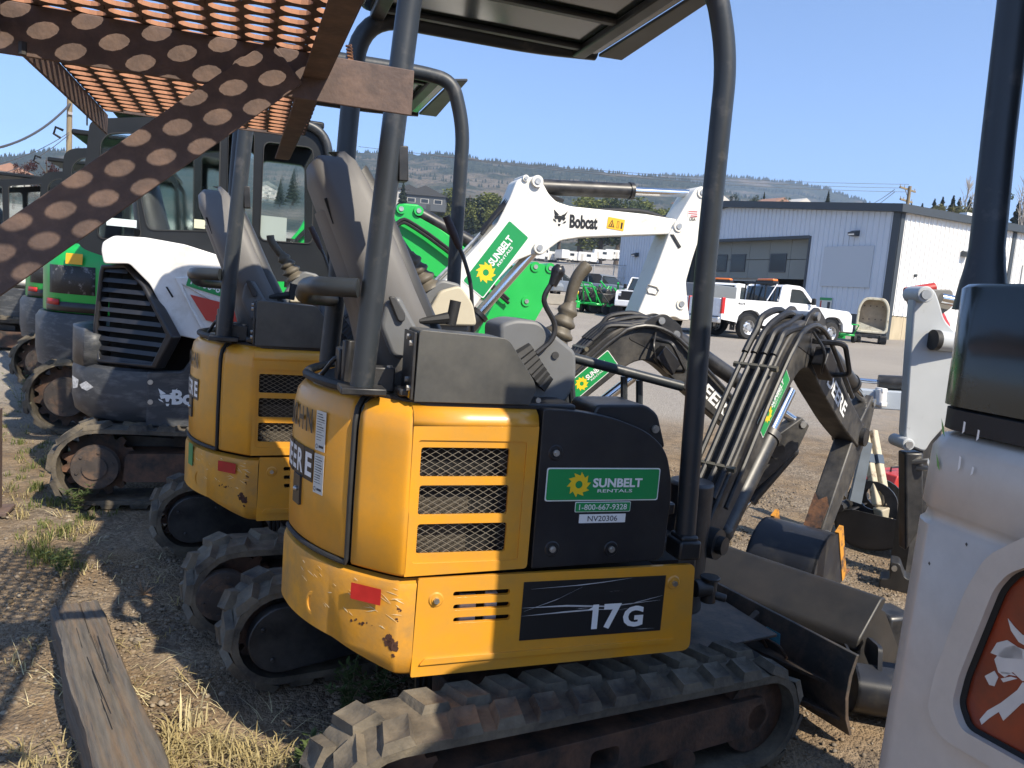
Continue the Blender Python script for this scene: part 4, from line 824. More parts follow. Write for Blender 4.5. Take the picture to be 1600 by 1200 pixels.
    if paper:
        for (zc, h_) in ((1.07, .115), (.945, .115)):
            Mp = on_tail(20.6, zc); lab = flat('paper_label', rrect(-.026, -h_ / 2, .026, h_ / 2, .001), PAPER, root, Mp)
            q = MB(); rr = random.Random(int(zc * 100))
            for i in range(11):
                zz = h_ / 2 - .008 - i * .0075; wd = rr.uniform(.012, .02); q.plate([(-.021, zz), (-.021 + wd * 2, zz), (-.021 + wd * 2, zz - rr.choice((.0015, .003))), (-.021, zz - .0015)], [], lambda u, v_, w: tuple(Mp @ Vector((u, v_, w))), .0008, .0011)
            for i in range(8): a_ = i * .785; q.plate([(-.017 + .007 * math.cos(a_), -h_ / 2 + .012 + .007 * math.sin(a_)), (-.017 + .007 * math.cos(a_ + .5), -h_ / 2 + .012 + .007 * math.sin(a_ + .5)), (-.017 + .003 * math.cos(a_ + .25), -h_ / 2 + .012 + .003 * math.sin(a_ + .25))], [], lambda u, v_, w: tuple(Mp @ Vector((u, v_, w))), .0008, .0011)
            q.plate([(-.006, -h_ / 2 + .016), (.018, -h_ / 2 + .016), (.018, -h_ / 2 + .009), (-.006, -h_ / 2 + .009)], [], lambda u, v_, w: tuple(Mp @ Vector((u, v_, w))), .0008, .0011)
            q.build('print', INK, lab, smooth=0)
    else:
        flat('blue_decal', rrect(-.03, -.05, .03, .05, .003), mat('green round sticker', (.02, .25, .08), .4), root, on_tail(23.5, .66, .014))
    # maker's name, black shadow box and white letters bent round the tail
    for row, (word, zc, mt, hh) in enumerate((('JOHN', 1.09, DEC_K, .07), ('DEERE', .96, DEC_W, .07))):
        for i, chh in enumerate(word):
            k = 34.2 - (i - (len(word) - 5)) * 2.75 if row else 31.6 - i * 2.7
            if k < 0: continue
            if k > len(ol) - 1.01: continue
            f = on_tail(k, zc, .0022)
            if row: flat('letter_shadow', rrect(-.03, -.048, .03, .048, .001), DEC_K, root, on_tail(k, zc, .001))
            text('tail_letter', chh, hh, mt, root, f, width=.044, bold=.03)
    lt = on_tail(26.5, .87, .004); q = MB(); q.plate(rrect(-.03, -.045, .03, .045, .004), [], lambda u, v_, w: tuple(lt @ Vector((u, v_, w))), -.01, .002); q.build('door_latch', BPL, root)
    q = MB(); q.ball(lt @ Vector((0, .0, .004)), .008); q.build('key_lock', STEEL, root)
    # ---- core, floor, far side, swing bearing
    core = MB(); core.prism([(min(.0, x) * .92, y * .9) for x, y in path_all(outline())], 'xy', .74, 1.17); core.box((.12, 0, .88), (.34, .86, .28)); core.box((.1, .03, .58), (.7, .84, .24)); core.prism([(x * .9, y * .88) for x, y in path_all(outline())], 'xy', .55, .7); core.cyl((0, 0, .36), (0, 0, .47), .26, n=32); core.build('engine_bay', DARK, root)
    fs = MB(); fs.plate(rpoly([(-.46, .43), (.46, .44), (.44, .72), (.2, 1.18), (-.46, 1.19)], .02), [], 'xz', .475, .49); fs.build('left_panel', YEL, root)
    dk_ = MB(); dk_.prism([(min(.02, x) * .9, y * .93) for x, y in path_all(ol)], 'xy', 1.18, 1.2); dk_.box((.1, .08, .84), (.75, .76, .04)); dk_.build('top_deck', BPL, root, bevel=.006)
    # rear deck rim and clutter
    rm = MB(); rp = [(x * .95, y * .95, 1.205) for x, y in ol[13:]]; rm.tube(rp + [(x, -y, z) for x, y, z in rp[::-1][1:]], .014, 8); rm.build('deck_rim', RUBB, root)
    cl = MB(); cl.box((-.52, -.30, 1.235), (.07, .06, .07)); cl.box((-.60, -.12, 1.25), (.05, .1, .1)); cl.box((-.42, -.40, 1.215), (.14, .07, .02)); cl.box((-.55, .0, 1.23), (.08, .14, .06)); cl.tube(bez([(-.66, -.05, 1.21), (-.62, -.1, 1.27), (-.58, -.02, 1.22), (-.5, .1, 1.26)], 5), .008, 7); cl.build('seat_mount', BLK, root, bevel=.005)
    q = MB(); q.cyl((-.395, -.40, 1.225), (-.395, -.40, 1.243), .014, n=6); q.cyl((-.50, -.32, 1.20), (-.50, -.32, 1.275), .008, n=8); q.build('bolt', STEEL, root)
    # ---- side box, consoles, levers
    y0b = -.465
    q = MB(); q.plate(rpoly([(-.455, 1.196), (-.452, 1.388), (-.205, 1.379), (-.118, 1.262), (-.112, 1.237), (-.128, 1.197)], [.002, .012, .02, .012, .012, .004]), [], 'xz', y0b, y0b + .15); sb = q.build('side_box', BOXG, root, bevel=.005)
    q = MB(); q.box((-.461, y0b + .075, 1.29), (.008, .14, .18)); q.build('box_end_plate', BLK, sb, bevel=.002)
    q = MB()
    for (yy, zz) in ((.02, 1.35), (.06, 1.365), (.02, 1.23), (.05, 1.25)): q.cyl((-.464, y0b + yy, zz), (-.474, y0b + yy, zz), .008, n=6)
    x, z = LX(840, 625, y0b); q.cyl((x, y0b, z), (x, y0b - .008, z), .008, n=6); q.build('bolt', STEEL, sb)
    flat('warning_decal', rrect(-.03, -.012, .03, .012, .001), DEC_O, sb, frame_of((-.4655, y0b + .045, 1.215), (0, -1, 0), (0, 0, 1)))
    pts = [LX(*p, -.27) for p in ((775, 505), (800, 497), (835, 500), (893, 548), (893, 590), (880, 622), (850, 645), (775, 640))]
    q = MB(); q.plate(rpoly(pts, .02), [], 'xz', -.31, -.14); q.build('right_console', CONS, root, bevel=.012, seg=3)
    x, z = LX(867, 555, -.31); q = MB(); q.cyl((x, -.311, z), (x, -.316, z), .011); q.build('console_button', SEATD, root)
    pl = [LA(*p, -.30) for p in ((800, 548), (835, 600))]
    q = MB(); d = (pl[1] - pl[0]); 
    for i in range(7): c0 = LA(806 + i * 6.2, 560 + i * 7.5, -.33); q.tube([c0, c0 + Vector((.045 - .003 * i, 0, .035))], [.022, .017], 8)
    q.build('lever_gaiter', RUBB, root)
    def boot(name, base, top, r0, r1, n, parent, yl):
        a = LA(*base, yl); b = LA(*top, yl); path = []; rad = []
        for i in range(n * 4 + 1):
            t = i / (n * 4); path.append(a.lerp(b, t)); rr_ = r0 + (r1 - r0) * t; rad.append(rr_ * (1, 1.0, .8, .72)[i % 4] if i < n * 4 else r1 * .7)
        q = MB(); q.tube(path, rad, 16); return q.build(name, BOOT, parent, smooth=70)
    boot('joystick_boot', (858, 560), (893, 470), .062, .026, 5, root, -.22)
    g = [LA(*p, -.22) for p in ((888, 482), (894, 455), (903, 432), (918, 414))]
    MB().tube(bez(g, 5), [.017, .018, .018, .018, .018, .0185, .019, .019, .0195, .02, .02, .0205, .021, .021, .0215, .02][:len(bez(g, 5))], 12).build('joystick', BOOT, root)
    g = bez([LA(*p, -.33) for p in ((838, 552), (862, 530), (866, 505), (850, 470), (861, 444), (868, 436))], 5)
    lv = MB(); lv.tube(g, .0085, 8); lv.build('blade_lever', BLK, root)
    kn = LA(872, 424, -.33); lv = MB(); lv.tube([LA(863, 446, -.33), LA(868, 434, -.33), kn, kn + Vector((.005, 0, .018))], [.013, .016, .021, .012], 12); lv.ball(kn, .021); lv.build('lever_knob', BPL, root)
    # left console
    pts = [LX(*p, .3) for p in ((640, 500), (668, 455), (690, 436), (722, 444), (744, 480), (748, 505), (735, 520), (640, 520))]
    q = MB(); q.plate(rpoly(pts[:4] + pts[6:], .02), [], 'xz', .31, .46); q.build('left_console', CONS, root, bevel=.01, seg=3)
    pts = [LX(*p, .25) for p in ((660, 508), (690, 455), (722, 446), (742, 475), (748, 510))]
    q = MB(); q.plate(rpoly(pts, .02), [], 'xz', .27, .308); q.build('console_cover', BEIGE, root, bevel=.01)
    boot('joystick_boot', (668, 452), (638, 396), .056, .028, 4, root, .36)
    g = [LA(*p, .36) for p in ((640, 402), (628, 385), (618, 368), (616, 356))]
    MB().tube(bez(g, 5), .02, 12).build('joystick', BOOT, root)
    g = bez([LA(*p, .44) for p in ((738, 520), (736, 450), (725, 405), (716, 384))], 5); lv = MB(); lv.tube(g, .008, 8); lv.build('lock_lever', BLK, root)
    lv = MB(); lv.tube([LA(*p, .44) for p in ((718, 388), (708, 364), (697, 338))], [.012, .017, .015], 10); lv.build('lever_grip', mat('maroon grip', (.035, .018, .018), .5), root)
    q = MB(); q.tube([LA(704, 508, -.2), LA(712, 470, -.2)], [.016, .017], 12); q.tube([LA(655, 502, -.2), LA(700, 497, -.2)], [.008, .018], 8); q.build('arm_rest_lever', RUBB, root)
    # ---- seat
    secs = [(1.16, -.36, .085, .20), (1.26, -.405, .10, .225), (1.38, -.455, .085, .235), (1.50, -.51, .075, .235), (1.60, -.555, .072, .225), (1.70, -.60, .07, .195), (1.78, -.64, .068, .16), (1.835, -.662, .055, .135), (1.862, -.672, .03, .1), (1.868, -.674, .006, .03)]
    rows = []; ysh = .05
    for (z, x, t, w) in secs:
        row = []; t *= 1.2; w *= 1.1
        for i in range(26):
            a = 2 * math.pi * i / 26; ca, sa = math.cos(a), math.sin(a); e = .62
            row.append((x + t * math.copysign(abs(ca) ** e, ca) - (.028 * (abs(sa) ** 2) if ca > 0 else 0) * -1, ysh + w * math.copysign(abs(sa) ** e, sa), z + (.02 if ca > .3 else 0)))
        rows.append(row)
    q = MB(); q.grid(rows, True); sb_ = q.build('seat_backrest', SEAT, root, smooth=70)
    q = MB(); q.grid([[(p[0] - (.012 if p[0] < secs[k + 1][1] else -.0), ysh + (p[1] - ysh) * .72, p[2]) for p in rows[k + 1]] for k in range(5)], True); q.build('backrest_shell', SEATD if False else SEAT, root, smooth=50)
    fr2 = [[(p[0] + .035, ysh + (p[1] - ysh) * .93, p[2] - .01) if p[0] > secs[k + 1][1] - .01 else (p[0] + .05, ysh + (p[1] - ysh) * .9, p[2] - .01) for p in rows[k + 1]] for k in range(7)]
    q = MB(); q.grid(fr2, True); q.build('seat_front_pad', SEATD, root, smooth=70)
    q = MB(); q.tube(bez([(r_[1] + .01, ysh - r_[3] * .86, r_[0]) for r_ in secs[2:8]], 4), .004, 5, False); q.build('seat_seam', SEATD, root)
    q = MB(); hx = [LA(*p, -.13) for p in ((502, 330), (508, 352))]; q.box((-.662, -.115, 1.70), (.02, .012, .075), Matrix.Rotation(R(-22), 3, 'Y')); q.build('seat_slot', DARK, root)
    q = MB(); q.plate(rpoly([(-.36, 1.14), (.02, 1.16), (.04, 1.25), (0, 1.285), (-.3, 1.28), (-.4, 1.22)], .03), [], 'xz', ysh - .22, ysh + .22); q.build('seat_cushion', SEAT, root, bevel=.03, seg=4)
    pts = [LX(*p, -.2) for p in ((600, 470), (622, 462), (642, 500), (650, 512), (628, 560), (610, 555), (592, 510))]
    q = MB(); q.plate(rpoly(pts, .015), [], 'xz', -.235, -.19); q.build('seat_hinge', CONS, root, bevel=.012, seg=3)
    pts = [LX(*p, -.24) for p in ((606, 463), (616, 462), (633, 490), (632, 502), (622, 503))]
    q = MB(); q.plate(rpoly(pts, .01), [], 'xz', -.25, -.236); q.build('recline_handle', SEATD, root, bevel=.006)
    # ---- roll bars and canopy
    rp = MB(); base = LA(565, 604, -.37); rp.tube(bendpath([base, LA(600, 318, -.37), LA(640, 0, -.37), (-.50, -.40, 2.43), (.2, -.43, 2.43), (.33, -.45, 2.41), LA(1136, 90, -.45), LA(1100, 440, -.45), LA(1085, 640, -.45), LA(1069, 860, -.45)], .16, 8), .0315, 14); rp.build('right_roll_bar', ROPS, root)
    rp = MB(); lb = [(-.60, .40, 1.2), LA(525, 560, .4), LA(540, 240, .4)]; rp.tube(bendpath([(-.6, .40, 1.2), LA(530, 420, .4), LA(540, 240, .4), (-.555, .40, 2.43), (.1, .40, 2.435), LA(930, 80, .4)], .17, 8), .034, 14); rp.build('left_roll_bar', ROPS, root)
    rp = MB(); rp.tube([(.02, .44, 2.43), (.05, .44, .86)][:0] or [(.36, .43, .8), (.36, .43, 1.15)], .02, 8); rp.build('left_front_stub', ROPS, root)
    cb = MB(); e = LA(560, 450, -.37); cb.tube(bendpath([e, LA(500, 447, -.33), LA(480, 446, -.2), (-.72, .1, 1.44), (-.60, .38, 1.43)], .09, 6), .026, 14); cb.build('rear_guard_bar', ROPS, root)
    pb = MB(); a = LA(632, 232, -.37); b = LA(624, 282, -.37); pb.box(((a.x + b.x) / 2 - .0, -.37, (a.z + b.z) / 2), (.026, .05, .09), Matrix.Rotation(R(-4), 3, 'Y')); pb.build('post_bracket', BLK, root, bevel=.003)
    ft = MB(); c0 = LA(1067, 858, -.45); ft.box((c0.x, -.45, .765), (.075, .09, .06)); ft.box((c0.x + .012, -.42, .98), (.05, .012, .4), Matrix.Rotation(R(2), 3, 'Y')); ft.box((c0.x, -.45, .80), (.06, .075, .02)); ft.build('post_foot', BLK, root, bevel=.008)
    ft = MB(); ft.box((base.x, -.37, 1.212), (.12, .11, .018)); ft.tube([(-.6, -.2, 1.2), (-.6, -.2, 1.33)], .02, 8); ft.build('post_base', BLK, root, bevel=.003)
    ca = MB(); ca.plate(rpoly([(-.56, -.41), (.34, -.41), (.34, .38), (-.56, .38)], .05), [], 'xy', 2.430, 2.448); ca.build('canopy_roof', mat('canopy liner', (.009, .016, .012), .14, var=.2, vscale=3, coat=.5), root, bevel=.008)  # green tint in the liner colour stands in for green reflections underneath
    ca = MB()
    for yy in (-.30, 0, .30): ca.box((-.12, yy, 2.422), (.76, .035, .018))
    for xx in (-.50, .26): ca.box((xx, -.015, 2.417), (.05, .76, .026))
    ca.build('canopy_rib', ROPS, root, bevel=.006)
    vz = MB(); a = LA(838, 76, .38); b = LA(1060, 0, -.36); vz.plate([(.345, -.40), (.40, -.44), (.44, .36), (.345, .37)], [], 'xy', 2.425, 2.437); vz.build('canopy_visor', mat('visor sheet', (.1, .1, .095), .5, var=.15, vscale=10), root, bevel=.003)
    # ---- fuel box, handrail
    pts = [LX(*p, -.42) for p in ((922, 655), (930, 632), (1008, 632), (1026, 646), (1038, 700), (960, 700))]
    q = MB(); q.plate(rpoly(pts, .018), [], 'xz', -.43, -.25); q.build('tank_box', BPL, root, bevel=.012, seg=3)
    x, z = LX(1023, 670, -.43); q = MB(); q.cyl((x, -.431, z), (x, -.438, z), .012); q.cyl((x, -.438, z), (x, -.441, z), .007, n=10); q.build('key_lock', STEEL, root)
    hr = MB(); hr.tube([LA(888, 557, -.1), LA(1066, 604, -.2)], .017, 10); hr.build('handrail', ROPS, root)
    for (pa, pb_) in (((890, 565), (897, 660)), ((975, 588), (975, 660)), ((999, 594), (999, 660))):
        q = MB(); q.tube([LA(*pa, -.13), LA(*pb_, -.13)], .0125, 8); q.build('handrail_post', ROPS, root)
    # ---- undercarriage, turned a little under the house
    M = rotz(UY)
    for (ya, yb, sd) in ((-.64, -.41, -1), (.41, .64, 1)):
        track(root, M, ya, yb, -.60 if sd < 0 else -.66, .66, .205, .185, m=RUB)
        motor_cover(root, M, -.66, .205, ya + .02 if sd < 0 else yb - .02, sd); motor_guard(root, M, -.66, .66, .205, yb - .03 if sd < 0 else ya + .03, -sd)
    uc = MB(); uc.box((.02, 0, .27), (.7, .84, .1)); uc.box((0, 0, .3), (.5, .5, .12)); uc.box((.55, .2, .2), (.9, .05, .07)); uc.box((.55, -.2, .2), (.9, .05, .07)); uc.xf(M).build('car_body', RUSTF, root, bevel=.01)
    bl = MB(); prof = [(1.08, .345), (1.055, .27), (1.05, .19), (1.065, .11), (1.10, .04), (1.115, .04), (1.08, .12), (1.067, .19), (1.072, .27), (1.095, .345)]
    bl.prism(prof, 'xz', -.64, .64); bl.build_ = None
    bl.xf(M).build('dozer_blade', BLADE, root, bevel=.002)
    rb = MB()
    for (za, zb) in ((.2, .215), (.09, .105)):
        rb.plate([(1.066, -.62), (1.066, .62), (.99, .3), (.94, .0), (.99, -.3)], [], 'xy', za, zb)
    for yy in (-.2, .2): rb.plate([(.9, .15), (1.06, .05), (1.06, .33), (.95, .25)], [], 'xz', yy - .012, yy + .012)
    rb.xf(M).build('blade_stiffener', BLADE, root, bevel=.002)
    hd = MB(); hd.tube(bendpath([(1.045, -.38, .215), (1.0, -.38, .27), (1.0, -.28, .27), (1.045, -.28, .215)], .02, 4), .006, 6); hd.xf(M).build('blade_handle', RUSTF, root)
    flat('blue_decal', rrect(-.035, -.03, .035, .03, .002), DEC_B, root, M @ frame_of((1.049, -.30, .265), (0, -1, .0), (-.12, 0, 1)))
    tp = MB(); tp.plate([(.30, -.36), (1.0, -.36), (1.04, .0), (1.0, .36), (.3, .36)], [], 'xy', .30, .312); tp.xf(M).build('blade_arm_cover', BLADE, root, bevel=.003)
    # hoses hanging under the house
    hs_ = MB()
    for dx in (0, .018, .036): hs_.tube([(-.36 + dx, -.28, .5), (-.35 + dx, -.29, .3), (-.34 + dx, -.3, .05)], .009, 7)
    hs_.build('hose', HOSE, root)
    # ---- swing bracket and boom
    br = MB(); br.box((.56, 0, .52), (.3, .22, .3)); br.cyl((.72, 0, .36), (.72, 0, .86), .085, n=20); br.build('swing_post', BLK, root, bevel=.012)
    sw = MB(); a = LA(1108, 918, -.3); sw.cyl((a.x - .06, -.3, a.z), (a.x, -.3, a.z), .03); sw.cyl((a.x, -.3, a.z - .05), (a.x, -.3, a.z + .03), .026); sw.cyl((a.x, -.3, a.z + .03), (a.x, -.3, a.z + .04), .034); sw.cyl((a.x, -.3, a.z - .02), (a.x + .05, -.33, a.z - .03), .014); sw.build('grease_fitting', BLK, root, bevel=.003)
    boom(root, (.72, 0), boom_az, boom_rot)
def path_all(ol):
    p = [(.38, -.49), (-.43, -.49)] + ol; return p + [(x, -y) for x, y in p[::-1][1:]]
def boom(root, foot, az, rot):
    d = Vector((math.sin(R(az)), math.cos(R(az)), 0)); lat = Vector((d.y, -d.x, 0))   # lat: to the right of the boom
    f0 = Vector((foot[0], foot[1], 0)); piv = (0.06, .62); cr, sr = math.cos(rot), math.sin(rot)
    def P3(s, q, z):
        ds, dz = s - piv[0], z - piv[1]; s2 = piv[0] + ds * cr - dz * sr; z2 = piv[1] + ds * sr + dz * cr
        return f0 + d * s2 + lat * q + Vector((0, 0, z2))
    cl = curve2([(.08, .62), (.3, .88), (.52, 1.15), (.72, 1.35), (.92, 1.37), (1.2, 1.21), (1.5, 1.03), (1.80, .88)], 5)
    n = len(cl); dep = [.13 + .085 * math.sin(math.pi * min(1, i / n * 1.05)) ** 1.2 for i in range(n)]
    bo, up, lo = profile_sweep(cl, dep, .12, 'boom', BOOMK, root, P3)
    q = MB(); q.cyl(P3(.08, -.1, .62), P3(.08, .1, .62), .06); q.cyl(P3(1.80, -.085, .88), P3(1.80, .085, .88), .05); q.cyl(P3(.08, .1, .62), P3(.08, .125, .62), .035); q.build('boom_pin', BLK, root)
    def off(i0, i1, lat_, h): return [P3(up[i][0] + (up[i][0] - lo[i][0]) / dep[i] * h, lat_, up[i][1] + (up[i][1] - lo[i][1]) / dep[i] * h) for i in range(i0, i1)]
    k_ap = 16
    for j, l_ in enumerate((-.075, -.035, .01, .05)):
        pp = off(2, 13, l_, .03); MB().tube(pp, .012, 8).build('steel_pipe', BLK, root)
        hp = off(12, 15, l_, .035) + [P3(.64 + .05 * j, l_, 1.49 - .01 * j), P3(.80 + .03 * j, l_ * .9, 1.525 - .012 * j), P3(.98, l_ * .8, 1.46)]
        MB().tube(bez(hp, 4), .0155, 8).build('hose', HOSE, root)
    pp = off(2, 15, .085, -.03) + off(15, 30, .085, -.02); MB().tube(pp, .011, 8).build('steel_pipe', BLK, root)
    cp = MB()
    for i in (4, 11): 
        a = off(i, i + 1, -.1, .03)[0]; b = off(i, i + 1, .09, .03)[0]; cp.tube([a, b], .013, 6)
    cp.build('pipe_clamp', mat('dull zinc', (.2, .18, .13), .5, metal=.6), root)
    # arm cylinder bracket and cylinder on top of the bend
    for sd in (-.055, .055):
        q = MB(); q.plate(rpoly([(.70, 1.38), (.82, 1.52), (.90, 1.555), (1.02, 1.50), (1.08, 1.28)], .03), [], lambda u, v, w: tuple(P3(u, w, v)), sd - .008, sd + .008); q.build('cylinder_bracket', BLK, root, bevel=.002)
    q = MB(); q.cyl(P3(.88, -.08, 1.51), P3(.88, .08, 1.51), .02); q.cyl(P3(.99, -.075, 1.45), P3(.99, .075, 1.45), .022); q.build('bracket_pin', STEEL, root)
    hydraulic(root, P3(.99, 0, 1.45), P3(1.96, 0, 1.06), .047, .72)
    # lift cylinder under the boom
    hydraulic(root, P3(.26, .02, .62), P3(.80, .02, 1.17), .05, .66)
    # arm
    ac = [(1.98, 1.08), (1.9, .95), (1.80, .85), (1.62, .62), (1.42, .36)]
    arm, u2, l2 = profile_sweep(ac, [.08, .17, .2, .16, .11], .1, 'arm', BOOMK, root, P3)
    q = MB(); q.plate([(u2[1][0] + .004, 0)] * 0 or [(-.042, -.14), (-.01, -.16), (.042, -.13), (.045, .0), (.02, .05), (-.015, .02), (-.045, .06)], [], lambda u, v, w: tuple(P3(1.4535 + v * .61 - w * .79, u, .5415 + v * .79 + w * .61)), -.004, .0016); q.build('worn_patch', WORN, root)
    q = MB(); q.cyl(P3(1.96, -.06, 1.06), P3(1.96, .06, 1.06), .022); q.cyl(P3(1.44, -.07, .39), P3(1.44, .07, .39), .025); q.build('arm_pin', STEEL, root)
    hydraulic(root, P3(1.97, 0, .88), P3(1.60, 0, .33), .036, .6)
    q = MB(); q.tube([P3(1.60, 0, .34), P3(1.40, 0, .33)], .022, 8); q.build('bucket_link', STEEL, root)
    # bucket, curled back under the arm
    B = lambda s, z: (1.2 + (s - 1.5) * .82 - (z - .46) * .25, .40 + (z - .46) * .82 + (s - 1.5) * .25)
    pc = curve2([B(*t) for t in [(1.60, .50), (1.46, .56), (1.30, .52), (1.20, .40), (1.20, .27), (1.30, .17), (1.46, .13), (1.66, .15)]], 4); ctr = B(1.45, .33); inn = [(a + (ctr[0] - a) * .05, b + (ctr[1] - b) * .05) for a, b in pc]
    bw = .17
    q = MB(); q.plate(pc + inn[::-1], [], lambda u, v, w: tuple(P3(u, w, v)), -bw, bw)
    bu = q.build('bucket', mat('bucket steel', (.018, .02, .026), .42, var=.25, vscale=9, col2=(.07, .065, .055), c2amt=.15, c2scale=7, c2sharp=.3, bump=.04), root, bevel=.002)
    q = MB(); q.tube([P3(*(lambda t: (t[0], -bw * .98, t[1]))(B(1.196, .33))), P3(*(lambda t: (t[0], bw * .6, t[1]))(B(1.192, .30))), P3(*(lambda t: (t[0], bw * .98, t[1]))(B(1.21, .36)))], .004, 5); q.build('weld_seam', BLADE, bu)
    for sd in (-bw, bw - .012):
        q = MB(); q.plate(pc, [], lambda u, v, w: tuple(P3(u, w, v)), sd, sd + .012); q.build('bucket_side', MATS['bucket steel'], root)
        q = MB(); q.plate([B(1.58, .52), B(1.66, .15), B(1.73, .15), B(1.65, .53)], [], lambda u, v, w: tuple(P3(u, w, v)), sd - .004, sd + .016); q.build('side_cutter', mat('yellow cutter', (.6, .26, .03), .6, col2=(.1, .06, .04), c2amt=.4, c2scale=12), root)
    for k in range(4):
        l_ = -bw + .03 + k * (2 * bw - .06) / 3; q = MB(); q.plate([B(1.62, .125), B(1.85, .12), B(1.70, .19), B(1.62, .185)], [], lambda u, v, w: tuple(P3(u, w, v)), l_ - .022, l_ + .022); q.build('bucket_tooth', ORUST, root, bevel=.006)
    # work light in its guard on the side of the bend
    lg = MB(); a = P3(1.0, .1, 1.37)
    lg.tube(bendpath([P3(.86, .07, 1.40), P3(.90, .20, 1.40), P3(1.02, .20, 1.26), P3(1.0, .07, 1.24)], .03, 4), .012, 6); lg.build('light_guard', BLK, root)
    lg = MB(); lg.plate(rpoly([(.90, 1.38), (1.02, 1.30), (.98, 1.22), (.86, 1.30)], .01), [], lambda u, v, w: tuple(P3(u, w, v)), .075, .14); lg.build('work_light', BPL, root, bevel=.006)
    q = MB(); q.tube(bez([P3(.86, .07, 1.44), P3(.83, .14, 1.36), P3(.88, .12, 1.28), P3(.95, .1, 1.25)], 5), .006, 6); q.build('light_cable', HOSE, root)
    # sticker and name on the right flank
    def F(s0, z0, s1, z1, q):
        a = P3(s0, q, z0); b = P3(s1, q, z1); c = P3(s0, q, z0 + .1) if abs(rot) > 9 else P3(s0 - (z1 - z0), q, z0 + (s1 - s0)); return frame_of((a + b) / 2, b - a, c - a)
    sunbelt(root, F(.40, 1.0, .66, 1.29, .0625), .32, .105)
    text('lettering', 'DEERE', .075, DEC_W, root, F(1.12, 1.25, 1.5, 1.02, .0625), width=.36, bold=.03)

excA = thing('mini_excavator', 'yellow and black mini excavator marked 17G with green rental sticker, in front', 'mini excavator', OA, 0, 'compact excavators parked in a row')
deere(excA)
OB = OA + Vector((-.40, 1.45, 0))
excB = thing('mini_excavator', 'yellow mini excavator parked behind the 17G, in front of the white-hooded one', 'mini excavator', OA, 0, 'compact excavators parked in a row')
deere(excB, paper=False, boom_az=92., boom_rot=R(-6)); excB.location = OB
# ------------------------------------------------------------------ the cab excavators beyond
OC = Vector((.0, 5.85, 0))
def cab(root, O, Yr, Yl, poly, panes, m=CABG):
    """cab: right side frame with its panes, far side frame, roof, rear; picture points on the plane Yr; returns nothing"""
    def lx(p, Y=Yr): q = onY(p[0], p[1], Y) - O; return (q.x, q.z)
    out = rpoly([lx(p) for p in poly], .12); holes = [rpoly([lx(p) for p in h], .05) for h in panes]
    yr, yl = Yr - O.y, Yl - O.y
    q = MB(); q.plate(out, holes, 'xz', yr, yr + .06); q.build('cab_frame', m, root, bevel=.012)
    q = MB(); q.plate(out, holes, 'xz', yl - .06, yl); q.build('cab_frame', m, root, bevel=.012)
    for k, h in enumerate(holes):
        for y in (yr + .03, yl - .03): g = MB(); g.plate(h, [], 'xz', y - .003, y + .003); g.build('window_pane', GLS, root, smooth=0)
        g = MB(); cx = sum(p[0] for p in h) / len(h); cz = sum(p[1] for p in h) / len(h)
        g.plate(h, [[(cx + (x - cx) * .97, cz + (z - cz) * .98) for x, z in h]], 'xz', yr - .008, yr + .012); g.build('window_seal', RUBB, root)
    zt = max(z for x, z in out); x0 = min(x for x, z in out); x1 = max(x for x, z in out); zb = min(z for x, z in out)
    q = MB(); q.box(((x0 + x1) / 2, (yr + yl) / 2, zt - .03), (x1 - x0 - .22, yl - yr - .02, .05)); q.build('cab_roof', m, root, bevel=.015)
    q = MB(); q.box((x0 + .3, (yr + yl) / 2, zb + .12), (.06, yl - yr - .1, .4)); q.box((x1 - .06, (yr + yl) / 2, zb + .05), (.06, yl - yr - .1, .3)); q.build('cab_cross_member', m, root)
    q = MB(); rows = [[(x0 + .45 + t * .14 * math.cos(a) - .12 * k / 5, (yr + yl) / 2 + .22 * math.sin(a) * (1 - .25 * (k > 3)), zb + .05 + k * .12) for a in [2 * math.pi * i / 14 for i in range(14)]] for k, t in ((0, .9), (1, 1), (3, .8), (5, .7), (6, .3))]
    q.grid(rows, True); q.build('cab_seat', SEATD, root, smooth=70)
    q = MB(); q.tube([(x1 - .3, yr + .1, zb), (x1 - .3, yr + .1, zb + .35)], .03, 8); q.box((x1 - .3, yr + .12, zb + .2), (.2, .1, .1)); q.build('cab_console', SEATD, root)
    q = MB(); q.tube([(x0 + .03, yr + .1, zt - .02), (x0 - .03, yr + .1, zt + .0), (x0 - .045, yr + .1, zt - .06), (x0 + .01, yr + .1, zt - .09)], .012, 6); q.build('lifting_eye', m, root)
def prism_px(name, pts, Y, O, y0, y1, m, root, r=.03, bevel=.02, holes=(), parent=None, seg=3):
    L_ = [tuple(((onY(p[0], p[1], Y) - O).x, (onY(p[0], p[1], Y) - O).z)) for p in pts]; q = MB(); q.plate(rpoly(L_, r), [rpoly([((onY(*p, Y) - O).x, (onY(*p, Y) - O).z) for p in h], r) for h in holes], 'xz', y0, y1)
    return q.build(name, m, parent or root, bevel=bevel, seg=seg)
def tail_loft(name, ctl, rows, m, root, cut=None):
    c = [(p.x, p.y) for p in bez([(a, b, 0) for a, b in ctl], 5)]; path = c + [(x, -y) for x, y in c[::-1][1:]]; R_ = []
    for (z, k) in rows: R_.append([(x + (0.5 - 0) * 0 - (x + .2) * k / max(.3, math.hypot(x + .2, y)), y - y * k / max(.3, math.hypot(x + .2, y)), z) for x, y in path])
    return MB().grid(R_).build(name, m, root, smooth=50)
